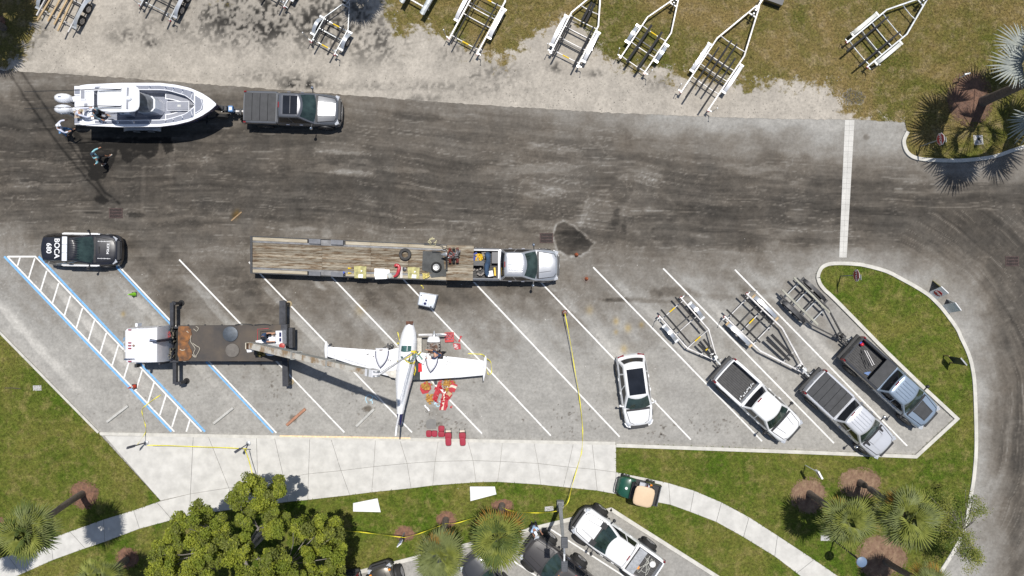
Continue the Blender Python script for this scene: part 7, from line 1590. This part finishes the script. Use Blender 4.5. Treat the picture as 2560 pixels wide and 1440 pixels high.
def aframe(f0, f1, r0, r1, hz, label, stop):
    a, b_, c, d = W(*f0), W(*f1), W(*r0, hz), W(*r1, hz); o = (a + b_) / 2; t = thing("a_frame_sign", label, "a-frame sign", (o.x, o.y, 0), 0, "a-frame signs"); n_ = (b_ - a).cross(c - a).normalized() * .03
    m = MB(); m.rings([[a, b_, d, c], [a + n_, b_ + n_, d + n_, c + n_]]); pn = B("front_board", m, M_swhite, t)
    off = Vector(((c.x + d.x) / 2 - o.x, (c.y + d.y) / 2 - o.y, 0)); a2, b2 = a + off * 2, b_ + off * 2; m = MB(); n2 = (b2 - a2).cross(c - a2).normalized() * .03; m.rings([[a2, b2, d, c], [a2 + n2, b2 + n2, d + n2, c + n2]]); B("back_board", m, mat("yellow_board", (.50, .46, .20), .6) if stop else M_swhite, t)
    m = MB(); m.tube([tuple(c), tuple(d)], .035, 6); B("hinge_bar", m, M_swhite, t)
    ce = (a + b_ + c + d) / 4; ux = (b_ - a).normalized(); uy = ((c + d) / 2 - o); uy = (uy - ux * uy.dot(ux)).normalized(); nn = ux.cross(uy)
    if nn.z < 0: nn = -nn; ux = -ux
    rot = Matrix((ux, uy, nn)).transposed()
    if stop:
        P = lambda r, k: [ce + ux * (r * cos(q)) + uy * (r * sin(q)) + nn * k for q in np.linspace(pi / 8, 2 * pi + pi / 8, 9)[:-1]]
        B("red_octagon", MB().rings([P(.25, .03), P(.25, .042)]), M_stop, t); lo = ce + nn * .046 - Vector(t.location); txt("STOP", .17, lo, rot.to_euler(), M_letter, t, bold=.006)
    return t
aframe((2320,731),(2339,749),(2353,716),(2371,733),1.05,"white a-frame sign with a red stop octagon standing by the outer kerb", True)
aframe((2353,763),(2369,783),(2388,756),(2403,776),1.05,"blank white a-frame sign below the stop a-frame at the outer kerb", False)
a, b_ = W(2371, 890, .5), W(2386, 908, .5); t = thing("notice_board", "dark navy notice board on short legs near the outer kerb", "notice board", ((a.x + b_.x) / 2, (a.y + b_.y) / 2, 0))
n_ = (b_ - a).normalized().cross(Vector((0, 0, 1))) * .04; z1, z2 = Vector((0, 0, 0)), Vector((0, 0, 1.15)); m = MB(); m.rings([[a, b_, b_ + z2, a + z2], [a + n_, b_ + n_, b_ + z2 + n_, a + z2 + n_]]); B("board", m, mat("board_navy", (.02, .035, .055), .35, var=.4, scale=2), t)
k_ = -n_.normalized() * .012; m = MB(); m.rings([[a.lerp(b_, .1) + Vector((0, 0, .06)) + k_, a.lerp(b_, .9) + Vector((0, 0, .06)) + k_, a.lerp(b_, .9) + Vector((0, 0, .4)) + k_, a.lerp(b_, .1) + Vector((0, 0, .4)) + k_], [a.lerp(b_, .1) + Vector((0, 0, .06)), a.lerp(b_, .9) + Vector((0, 0, .06)), a.lerp(b_, .9) + Vector((0, 0, .4)), a.lerp(b_, .1) + Vector((0, 0, .4))]]); B("printed_panel", m, mat("teal_print", (.05, .16, .22), .4, var=.4, scale=8), t)
for q in (a, b_): B("leg", MB().bar((q.x, q.y, 0), (q.x, q.y, .6), .07, .07), mat("ochre_leg", (.36, .27, .12), .7), t)
B("top_rail", MB().bar(a + z2, b_ + z2, .08, .05), M_steel, t)
# small lawn signs
b0 = W(2012, 1162); t = thing("lawn_sign", "small white sign with a navy band on a slim post in the right lawn", "sign", (b0.x, b0.y, 0)); MB().bar((0, 0, 0), (.02, .02, 2.1), .04, .04).build("post", M_swhite, t)
MB().box((.0, -.06, 1.98), (.10, .52, .42), rz=.5).build("panel", M_swhite, t); MB().box((-.008, -.065, 2.0), (.11, .36, .16), rz=.5).build("navy_band", M_navy, t)
b0 = W(1012, 1330); t = thing("lawn_sign", "blue and white striped sign on a post beside yellow tape and a mulch ring", "sign", (b0.x, b0.y, 0)); MB().bar((0, 0, 0), (-.05, -.02, 1.9), .06, .06).build("post", M_post, t)
MB().box((-.02, -.06, 1.75), (.34, .05, .62), rz=.7).build("panel", M_swhite, t)
for z in (1.60, 1.85): MB().box((-.02, -.055, z), (.30, .064, .09), rz=.7).build("blue_band", mat("blue_band", (.08, .12, .38), .5), t)
MB().lathe((0.0, .02, 1.35), [(.12, -.1), (.13, .1)], 10).build("tape_roll", M_plas, t)
# lamp posts
b0 = W(1400, 1257); tp_ = W(1411, 1386, 8.1) - b0; t = thing("lamp_post", "tall grey concrete lamp post with two box lamps over the southern lot", "lamp post", (b0.x, b0.y, 0)); M_pole = mat("grey_concrete_pole", (.34, .345, .34), .75, var=.18, scale=3)
m = MB(); m.rings([[(tp_.x * s + x * w_, tp_.y * s + y * w_, tp_.z * s) for x, y in ((-1, -1), (1, -1), (1, 1), (-1, 1))] for s, w_ in ((0, .125), (.1, .12), (1, .055))]); m.build("pole", M_pole, t)
MB().box((0, 0, .22), (.42, .42, .44)).build("plinth", mat("plinth_grey", (.20, .20, .205), .8), t)
MB().box((tp_.x * .16 - .16, tp_.y * .16, 1.3), (.12, .10, .35)).build("tape_tie", M_plas, t)
for s_ in (1, -1):
    MB().bar((tp_.x, tp_.y, tp_.z - .05), (tp_.x - .01, tp_.y + s_ * .42, tp_.z), .08, .10).build("lamp_arm", M_steel, t)
    lh = MB().rings([[(tp_.x + .0 + x * w_, tp_.y + s_ * .60 + y * w2_, tp_.z + z) for x, y in ((-1, -1), (1, -1), (1, 1), (-1, 1))] for z, w_, w2_ in ((-.06, .17, .27), (.05, .17, .27), (.08, .14, .24))]).build("lamp_head", mat("lamp_grey", (.10, .105, .115), .5, .3, var=.2), t)
    for k in range(4): MB().box((tp_.x, tp_.y + s_ * .60 + (k - 1.5) * .11, tp_.z + .10), (.26, .03, .03)).build("cooling_fin", mat("lamp_grey", (.10, .105, .115)), lh)
b0 = W(2083, 1349); t = thing("lamp_post", "slender lamp post with a flat round blue-grey top below the palm pair", "lamp post", (b0.x, b0.y, 0)); MB().tube([(0, 0, 0), (0, 0, 3.5)], .05, 8).build("pole", M_plas, t)
MB().lathe((0, 0, 3.5), [(.10, -.25), (.12, -.06), (.30, -.03), (.30, .0), (.22, .04), (.02, .05)], 28).build("round_top", mat("blue_grey_top", (.13, .19, .29), .5, var=.1), t, 40)
# flush service covers
M_cov = mat("cover_concrete", (.42, .41, .41), .8, var=.12)
def cover(poly, label, z=.075, hole=None):
    o = solid("service_cover", poly, .0, z, M_cov, label, "cover", "concrete service covers")
    if hole: p = W(*hole); MB().lathe((p.x, p.y, z), [(.09, 0), (.09, .006)], 12).build("hole", M_dark, o)
cover([(1362,1267),(1383,1265),(1384,1277),(1362,1278)], "concrete cover in the grass just left of the lamp post base"); cover([(2052,1337),(2074,1337),(2076,1352),(2052,1352)], "pale concrete cover in the grass beside the curving footpath")
cover([(82,964),(103,963),(104,976),(83,977)], "small concrete cover in the left lawn"); cover([(2433,338),(2456,337),(2459,361),(2436,363)], "white square cover with a dark round hole in the kerbed lawn", .05, (2446, 348))
p, q_ = W(12, 970, .1), W(52, 972, .1); top("fallen_stick", MB().tube([tuple(p), tuple(p.lerp(q_, .5) + Vector((0, .03, 0))), tuple(q_)], .025, 5), mat("dark_stick", (.07, .055, .05), .9), "dark stick lying in the left lawn beside the concrete cover", "stick")
p, q_ = W(2411, 186, 1.0), W(2425, 183, 1.0); top("white_marker", MB().bar(p, q_, .08, .08), M_swhite, "short white marker bar at the tip of a silver palm leaf", "marker")
o_ = bpy.data.objects["white_marker"]; MB().bar((q_.x - .03, q_.y, 0), (q_.x - .03, q_.y, 1.0), .04, .04).build("stake", M_swhite, o_)
# drains
def drain(x, y, label):
    c = W(x, y); t = thing("drain_grate", label, "drain grate", (c.x, c.y, 0), 0, "rusty road drains"); w_, h_ = .80, .58; M_gr = mat("rusty_iron", (.085, .055, .05), .8, .2, var=.4, scale=9)
    MB().add([(-w_/2, -h_/2, .003), (w_/2, -h_/2, .003), (w_/2, h_/2, .003), (-w_/2, h_/2, .003)], [(0, 1, 2, 3)]).build("pit", M_dark, t)
    m = MB()
    for s_ in (1, -1): m.box((0, s_ * h_ / 2, .010), (w_ + .06, .04, .02)); m.box((s_ * w_ / 2, 0, .0105), (.04, h_, .02))
    for k in (-1, 1): m.box((0, k * h_ / 6, .0112), (w_, .04, .02))
    m.build("frame", M_gr, t)["kind"] = "stuff"
    for r in range(3):
        for k in range(11): MB().box((-w_ / 2 + w_ * (k + .5) / 11, (r - 1) * h_ / 3, .0095), (.028, h_ / 3 - .04, .016)).build("grate_bar", M_gr, t)
drain(290, 533, "rusty drain grate in the road above the police car"); drain(1366, 595, "rusty drain grate beside the water puddle"); drain(2530, 653, "dark drain grate at the right edge of the road")
# cones
def cone(x, y, r, h, c, label, stripe=None, base=M_plas, bs=.30, rz=0):
    p = W(x, y); t = thing("traffic_cone", label, "traffic cone", (p.x, p.y, 0), rz, "traffic cones"); MB().box((0, 0, .02), (bs, bs, .04)).build("cone_base", base, t); MB().lathe((0, 0, .04), [(r, 0), (r * .92, .05), (.03, h), (.012, h + .01)], 16).build("cone_body", c, t, 50)
    if stripe: MB().lathe((0, 0, .04), [(r * .92 * (1 - .45) + .03 * .45 + .006, h * .45), (r * .92 * (1 - .70) + .03 * .7 + .006, h * .70)], 16, cap=False).build("reflective_band", stripe, t, 50)
    return t
C_or = mat("cone_orange", (.62, .05, .015), .5, var=.15); C_ru = mat("cone_faded", (.40, .11, .045), .6, var=.3, scale=6)
cone(336.5, 736, .13, .66, mat("cone_lime", (.30, .72, .02), .5, var=.08), "lime green traffic cone south-east of the police car", None); cone(337, 966, .13, .70, C_or, "orange cone with white band on the hatched aisle", M_swhite)
cone(1441, 637, .13, .45, C_ru, "faded round orange cone at the south rim of the puddle", bs=.22); cone(1466, 697, .12, .45, C_ru, "faded orange cone on a square base between puddle and painted line", base=mat("dusty_base", (.16, .13, .11), .9), bs=.40, rz=.7); tc2 = cone(1411, 782, .15, .80, C_ru, "faded cone holding the end of the yellow tape", M_swhite, bs=.36)
# leaning barrier posts
M_bp = mat("barrier_slate", (.085, .09, .115), .6, var=.2)
for (bx_, tx, lb) in (((367,1106), (317,1120), "dark tape post on the apron, left of the pair"), ((622,1108), (587,1131), "dark tape post on the apron above the big tree, right of the pair")):
    b0 = W(*bx_); tp2 = W(*tx, 1.75) - b0; t = thing("tape_post", lb, "tape post", (b0.x, b0.y, 0), 0, "dark tape posts on the apron"); MB().bar((0, 0, 0), tuple(tp2 * .62), .06, .06).build("post", M_bp, t)
    MB().bar(tuple(tp2 * .60), tuple(tp2), .15, .05).build("head", M_bp, t); MB().lathe((0, 0, .055), [(.16, 0), (.15, .04), (.05, .06)], 14).build("base", M_steel, t)
# caution tape
M_tape = mat("caution_tape", (.80, .72, .04), .5, var=.15, scale=12, col2=(.60, .52, .03))
def tape(P, label, w_=.062, name="caution_tape"):
    """P: (px, py, height)"""
    L = smooth_line([tuple(W(*p)) for p in P], 8); m = MB(); rs_ = []
    for i, p in enumerate(L):
        a, b_ = L[max(0, i - 1)], L[min(len(L) - 1, i + 1)]; d = (b_ - a).normalized(); n_ = d.cross(Vector((0, 0, 1))).normalized(); tw = .5 + .45 * sin(i * .55); o_ = n_ * (w_ / 2 * max(.6, tw)) + Vector((0, 0, w_ / 2 * (1 - tw)))
        rs_.append([p - o_, p + o_, p + o_ + Vector((0, 0, .004)), p - o_ + Vector((0, 0, .004))])
    m.rings(rs_); return top(name, m, M_tape, label, "caution tape", None, "yellow caution tape")
tape([(1412,782,.8),(1425,850,.6),(1438,930,.42),(1448,990,.22),(1455,1050,.06),(1457,1090,.05),(1454,1130,.07),(1446,1160,.10),(1430,1215,.55),(1420,1255,1.0),(1404,1272,1.15)], "yellow tape running from the faded cone across the apron to the lamp post")
tape([(1402,1276,1.2),(1370,1281,1.0),(1330,1282,.95),(1280,1278,1.1),(1255,1268,1.4)], "yellow tape stretched from the lamp post to the bright palm")
tape([(1245,1285,1.3),(1190,1294,1.2),(1140,1308,1.3),(1115,1309,1.35)], "yellow tape between the two palms over the lower lawn"); tape([(1115,1309,1.35),(1080,1322,1.2),(1045,1335,1.15),(1011,1344,1.3)], "yellow tape from the grey-green palm to the striped lawn sign")
tape([(1011,1344,1.3),(960,1338,1.1),(900,1330,1.1),(850,1326,1.4),(800,1318,1.4),(720,1296,1.6)], "yellow tape from the striped lawn sign into the big leafy tree")
tape([(368,1113,.8),(420,1114,.6),(500,1117,.55),(560,1119,.6),(618,1122,.8)], "yellow tape between the two dark posts on the apron"); tape([(343,1112,1.2),(352,1100,.7),(363,1082,.1),(364,1066,.02),(358,1045,.02),(355,1025,.02),(364,1014,.02),(382,1000,.02),(402,987,.02)], "yellow tape trailing from the left post over the hatched aisle")
tape([(612,1124,1.0),(622,1150,.7),(632,1190,.9)], "yellow tape running from the right post into the big tree"); tape([(1170,884,.01),(1190,885,.02),(1205,886,.03),(1213,892,.3),(1219,898,.3),(1227,906,.02),(1229,930,.01),(1222,937,.01),(1217,925,.01),(1214,913,.2)], "yellow tape looped round the right wing tip", .06)
tape([(994,830,.01),(998,845,.01),(1000,852,.01)], "scrap of yellow tape on the ground left of the aircraft's nose", .06); tape([(992,860,.5),(996,857,.6),(999,864,.7)], "scrap of yellow tape against the fuselage by the windscreen", .06)
tape([(1052,713,.01),(1057,716,.01),(1058,721,.01)], "yellow scrap on the asphalt between the flatbed and the white tank", .05)
# wheel stops
M_ws = mat("wheel_stop_grey", (.46, .45, .42), .85, var=.2, scale=4)
for (a, b_, mm, lb) in (((268,1055),(321,1014), M_ws, "westernmost grey wheel stop beside the trailing tape"), ((534,1059),(584,1019), M_ws, "grey wheel stop below the crane's front outrigger"), ((717,1063),(764,1022), mat("terracotta_stop", (.40, .20, .125), .85, var=.25, scale=4), "reddish wheel stop, the only coloured one"), ((890,1066),(936,1022), M_ws, "grey wheel stop left of the aircraft's tail")):
    p, q_ = W(*a), W(*b_); d = (q_ - p).normalized(); n_ = Vector((-d.y, d.x, 0)); m = MB(); m.rings([[p + d * s_ + n_ * .10 * k1 + Vector((0, 0, z)) for k1, z in ((-1, 0), (-.7, h_), (.7, h_), (1, 0))] for s_, h_ in ((0, .08), (.04, .12), ((q_ - p).length - .04, .12), ((q_ - p).length, .08))]); top("wheel_stop", m, mm, lb, "wheel stop", None, "concrete wheel stops")
# white tank
TK = [(1049,731),(1093,738),(1084,771),(1043,762)]; c_ = W(1067, 751, .5); t = thing("water_tank", "white plastic tank with two black caps between flatbed and aircraft", "tank", (c_.x, c_.y, 0)); M_tank = mat("tank_plastic", (.66, .70, .76), .35, var=.08, scale=3)
B("tank_body", MB().rings([wring(TK, z, s, .95) for z, s in ((.12, .94), (.2, .97), (.85, .97), (.93, .93), (.96, .80), (.965, .02))]), M_tank, t, 50); B("pallet", MB().rings([wring(TK, z, 1.0, .95) for z in (.0, .11)]), M_plas, t)
for z in (.3, .6, .9): B("cage_bar", MB().tube([tuple(p) for p in wring(TK, z, 1.01, .95)] + [tuple(wring(TK, z, 1.01, .95)[0])], .013, 5), M_steel, t)
for (x, y, r_, mm) in ((1062.5, 759, .085, M_navy), (1065.5, 751, .06, M_navy), (1053, 738.5, .035, M_plas), (1077, 767, .05, M_plas)): p = W(x, y, .99); B("cap", MB().lathe((p.x, p.y, .955), [(r_, 0), (r_, .03), (r_ * .7, .04)], 14), mm, t)
for f_ in (.30, .66):
    a, b_ = W(*[TK[0][i] + (TK[1][i] - TK[0][i]) * f_ for i in (0, 1)], .96), W(*[TK[3][i] + (TK[2][i] - TK[3][i]) * f_ for i in (0, 1)], .96); B("moulded_groove", MB().bar(a.lerp(b_, .06) + Vector((0, 0, .0)), a.lerp(b_, .94), .03, .014), mat("groove_grey", (.42, .45, .50), .5), t)
# aircraft debris
M_rp = mat("debris_red", (.40, .010, .022), .5, var=.25, scale=5, coat=.3); M_cream = mat("debris_cream", (.66, .58, .47), .6, var=.12); M_foam = mat("debris_foam", (.56, .31, .07), .9, var=.4, scale=9, col2=(.30, .15, .04), bump=.5)
solid("red_skin_sheet", [(1096,954),(1105.5,957),(1103,972),(1098,985),(1092,1004),(1082,1000),(1083,988),(1088,976),(1092,966)], .01, .05, M_rp, "long curved dark red aircraft skin panel south of the wing", "panel")
t = thing("striped_skin_sheet", "red panel with a cream centre stripe lying lowest in the debris", "panel", base_of(1108, 1004)); B("red_skin", wp([(1106,981),(1119,982),(1124,992),(1119.5,1005),(1119.5,1016),(1114,1026),(1098,1025),(1102,1002)], .01, .045), M_rp, t); B("cream_stripe", wp([(1109,982),(1114,982),(1108,1025),(1103,1025)], .046, .054), M_cream, t)
t = thing("striped_skin_sheet", "red panel crossed by a cream stripe at the right end of the debris", "panel", base_of(1130, 966)); B("red_skin", wp([(1122,952),(1135,951),(1135,958),(1144,963),(1136,981),(1128,978),(1114,976),(1118,963)], .02, .07), M_rp, t); B("cream_stripe", wp([(1118,964),(1130,962),(1142,966),(1140,972),(1130,968),(1117,970)], .071, .079), M_cream, t)
solid("red_scrap", [(1110,985),(1130,975),(1131,988),(1123,1000),(1114,990)], .03, .06, M_rp, "folded red scrap under the brown card in the debris", "scrap"); solid("red_cloth", [(1051,962),(1062,955),(1076,958),(1078,972),(1070,982),(1056,985),(1050,974)], .01, .06, M_rp, "round red cloth under orange foam just below the wing root", "cloth")
solid("brown_card", [(1121,978),(1131,984),(1123,992),(1115,986)], .075, .09, mat("brown_card", (.50, .36, .20), .8), "square brown card on top of the red scrap", "card"); solid("white_scrap", [(1100,974),(1104,973),(1116,980),(1111,984)], .06, .08, M_swhite, "narrow white strip across the middle of the debris", "strip")
solid("grey_cushion", [(1084,954),(1092,952),(1093,960),(1087,962)], .01, .12, P_char, "small grey cushion against the wing's trailing edge", "cushion")
for i, (x, y, rx, ry, n_, lb) in enumerate(((1064,966,12,10,34,"heap of torn orange foam on the round red cloth"),(1116,956,11,8,34,"heap of yellow foam against the wing's trailing edge"),(1073,995,9,10,30,"heap of orange foam left of the striped panel"),(1117,972,6,5,14,"small foam heap between the two striped panels"))):
    m = MB()
    for k in range(n_):
        p = W(x + random.gauss(0, .5) * rx, y + random.gauss(0, .5) * ry); s_ = random.uniform(.07, .17); m.box((p.x, p.y, .06 + random.random() * .12), (s_, s_ * random.uniform(.5, 1), .05), rz=random.random() * 3, rx=random.uniform(-.6, .6), ry=random.uniform(-.6, .6))
    o_ = top("foam_heap", m, M_foam, lb, "foam", None, "torn foam heaps"); o_["kind"] = "stuff"
m = MB(); c_ = W(1112, 984)
for k in range(46):
    p = W(1108 + random.gauss(0, 9), 985 + random.gauss(0, 16), .07); s_ = random.uniform(.06, .20); m.box((p.x, p.y, .07 + random.random() * .07), (s_, s_ * random.uniform(.3, 1), .012), rz=random.random() * 3, rx=random.uniform(-.7, .7), ry=random.uniform(-.7, .7))
o_ = top("torn_red_skin", m, mat("torn_red", (.42, .02, .03), .5, var=.9, scale=3, col2=(.60, .50, .42), thresh=(.36, .42)), "small crumpled red and cream fragments scattered over the debris panels", "fragments"); o_["kind"] = "stuff"
t = thing("buckled_strap", "white folded handle piece below the foam heaps", "part", base_of(1067, 1018)); B("arm", MB().tube([tuple(W(*p, .06)) for p in [(1062,1012),(1064,1017),(1069,1021),(1073,1027)]], .06, 6), M_swhite, t, 50); B("buckle", MB().tube([tuple(W(*p, .06)) for p in [(1066,1026),(1064,1029),(1068,1031),(1070,1027)]], .015, 5), M_plas, t)
solid("blue_ribbon", [(1084,1010),(1093,1004),(1101,1002),(1094,1006),(1086,1012)], .01, .02, mat("pale_blue", (.45, .58, .66), .7), "thin pale blue strip between the debris panels", "strip")
# red seats
M_seat = mat("red_vinyl", (.30, .008, .028), .45, var=.12, scale=5, coat=.2); M_seatl = mat("red_vinyl_rib", (.42, .03, .07), .5)
def cushion(mb, cx, cy, z, l_, w_, h_, n=3):
    mb.rings([[(cx + cos(a) * (abs(cos(a)) ** 4 + abs(sin(a)) ** 4) ** -.25 * l_ / 2 * s_, cy + sin(a) * (abs(cos(a)) ** 4 + abs(sin(a)) ** 4) ** -.25 * w_ / 2 * s_, z + dz) for a in np.linspace(0, 2 * pi, 25)[:-1]] for s_, dz in ((.94, 0), (1, h_ * .3), (1, h_ * .7), (.92, h_), (.02, h_ * 1.05))])
def seat(px, py, ang, label, upright):
    c = W(px, py); t = thing("aircraft_chair", label, "aircraft seat", (c.x, c.y, 0), radians(ang), "red aircraft seats")
    if upright:
        m = MB(); cushion(m, -.02, 0, .32, .42, .42, .12); m.build("seat", M_seat, t, 50)
        m = MB(); cushion(m, .33, 0, .36, .52, .38, .10); m.build("backrest", M_seat, t, 50)
        for k in range(7): MB().box((.12 + k * .07, 0, .464 + .0), (.014, .27, .008)).build("stitched_rib", M_seatl, t)
        for s_ in (1, -1): MB().tube([(-.40, s_ * .17, .02), (-.42, s_ * .17, .20), (-.2, s_ * .18, .34)], .018, 6).build("seat_rail", M_plas, t); MB().box((0, s_ * .19, .16), (.36, .03, .30)).build("leg", M_plas, t)
        MB().box((-.28, 0, .25), (.10, .34, .03)).build("front_bar", M_cream, t)
    else:
        m = MB(); cushion(m, -.18, 0, .06, .36, .42, .12); m.build("seat", M_seat, t, 50); m = MB(); cushion(m, .17, 0, .06, .36, .40, .12); m.build("backrest", M_seat, t, 50)
        for k in range(5): MB().box((.06 + k * .055, 0, .192), (.012, .26, .006)).build("stitched_rib", M_seatl, t)
        MB().box((0, 0, .04), (.6, .34, .07)).build("frame", M_plas, t)
seat(1080, 1083, 0, "red seat lying flat lengthways, left end of the row of seats", False); seat(1104, 1077, 90, "red ribbed seat lying flat beside the lengthways one", False); seat(1122, 1087, -88, "red seat with bare front bar, left of the two standing on the apron edge", True); seat(1157, 1087, -86, "red seat with bare front bar, right end of the row of seats", True)
solid("grey_mat", [(1066,1052),(1074,1047),(1088,1048),(1091,1058),(1090,1072),(1068,1073),(1064,1062)], .004, .010, mat("damp_grey", (.20, .195, .185), .9, var=.1), "thin grey mat on the asphalt above the flat red seats", "mat")
# red tool tray and cloths by the engine
t = thing("tool_tray", "open red tool tray full of silver sockets right of the bare engine", "tool tray", base_of(1123, 843)); TR = [(1112,832),(1134,831),(1134,854),(1113,855)]
B("tray", wp(TR, .01, .05), mat("tray_red", (.50, .03, .03), .4), t)
for a, b_ in zip(TR, TR[1:] + TR[:1]): B("rim", MB().bar(W(*a, .1), W(*b_, .1), .035, .10), mat("tray_red", (.50, .03, .03)), t)
for r in range(4):
    for k in range(6): p = W(1115 + k * 3.3, 835 + r * 4.6, .08); B("socket", MB().box((p.x, p.y, .075), (random.uniform(.04, .07), random.uniform(.03, .09), .04), rz=random.uniform(-.3, .3)), M_chrome if (r + k) % 3 else M_plas, t)
solid("red_cloth", [(1132,858),(1151,859),(1152,873),(1138,874),(1134,868)], .01, .03, M_rp, "red cloth with small tools spread out below the tool tray", "cloth")
m = MB()
for k in range(7): p = W(1136 + random.random() * 7, 861 + k * 1.6, .05); m.box((p.x, p.y, .045), (.16, .03, .02), rz=random.uniform(-.6, .3))
o_ = top("hand_tools", m, M_alu, "small pale hand tools on the red cloth", "tools"); o_["kind"] = "stuff"
solid("red_bow", [(1150,839),(1156,841),(1151,847),(1151,851),(1149,856),(1145,853),(1149,847)], .01, .04, M_rp, "red bow-shaped rag on the painted line near the tool tray", "rag"); solid("red_screwdriver", [(1136,848),(1137,847),(1142,853),(1141,854)], .01, .03, M_rp, "red screwdriver beside the tool tray", "screwdriver")
# white boards on the lawn, broken plank, litter
for P, lb in (([(882.7,1258),(943.6,1246),(951.7,1280.5),(882.7,1279)], "left white control surface lying on the lawn"), ([(1174.8,1216.6),(1237,1216.6),(1241,1236),(1176,1253)], "right white control surface lying on the lawn")):
    L_ = [W(*p, .12) for p in P]; top("control_surface", MB().rings([[Vector((p.x, p.y, .075)) for p in L_], [Vector((p.x, p.y, .12)) for p in L_], [Vector((p.x * .94 + sum(q.x for q in L_) / 4 * .06, p.y * .94 + sum(q.y for q in L_) / 4 * .06, .15)) for p in L_]]), M_air, lb, "aircraft panel", None, "white panels on the lawn")
p, q_ = W(578, 552, .02), W(604, 530, .02); top("timber_scrap", MB().bar(p, q_, .08, .03), mat("raw_timber", (.30, .20, .11), .9, var=.3), "thin timber scrap lying on the road north-west of the flatbed", "timber")
m = MB(); rs2 = random.Random(5)
for k in range(60):
    x, y = rs2.choice([(rs2.uniform(0, 2400), rs2.uniform(540, 1070)), (rs2.uniform(700, 1300), rs2.uniform(1150, 1230)), (rs2.uniform(300, 1700), rs2.uniform(650, 1060))]); p = W(x, y); m.box((p.x, p.y, .062 if y > 1080 else .012), (rs2.uniform(.02, .05), rs2.uniform(.02, .04), .02), rz=rs2.random() * 3)
o_ = top("litter", m, mat("pale_litter", (.62, .60, .56), .9), "tiny pale scraps of litter scattered over the asphalt", "litter"); o_["kind"] = "stuff"
# loose stones on the limestone shoulder
m = MB()
for k in range(1300):
    x = rs2.uniform(60, 2120); lo = 20 if x < 1000 else (150 if x < 1400 else 190); y = rs2.uniform(lo, np.interp(x, ex, ey) - 3); s_ = rs2.uniform(.010, .035); p = W(x, y); m.box((p.x, p.y, .014), (s_ * 2, s_ * 1.6, s_), rz=rs2.random() * 3)
o_ = top("gravel", m, mat("loose_gravel", (.42, .39, .34), .95, var=.5, scale=2, col2=(.12, .11, .10)), "loose stones scattered over the limestone shoulder", "gravel"); o_["kind"] = "stuff"
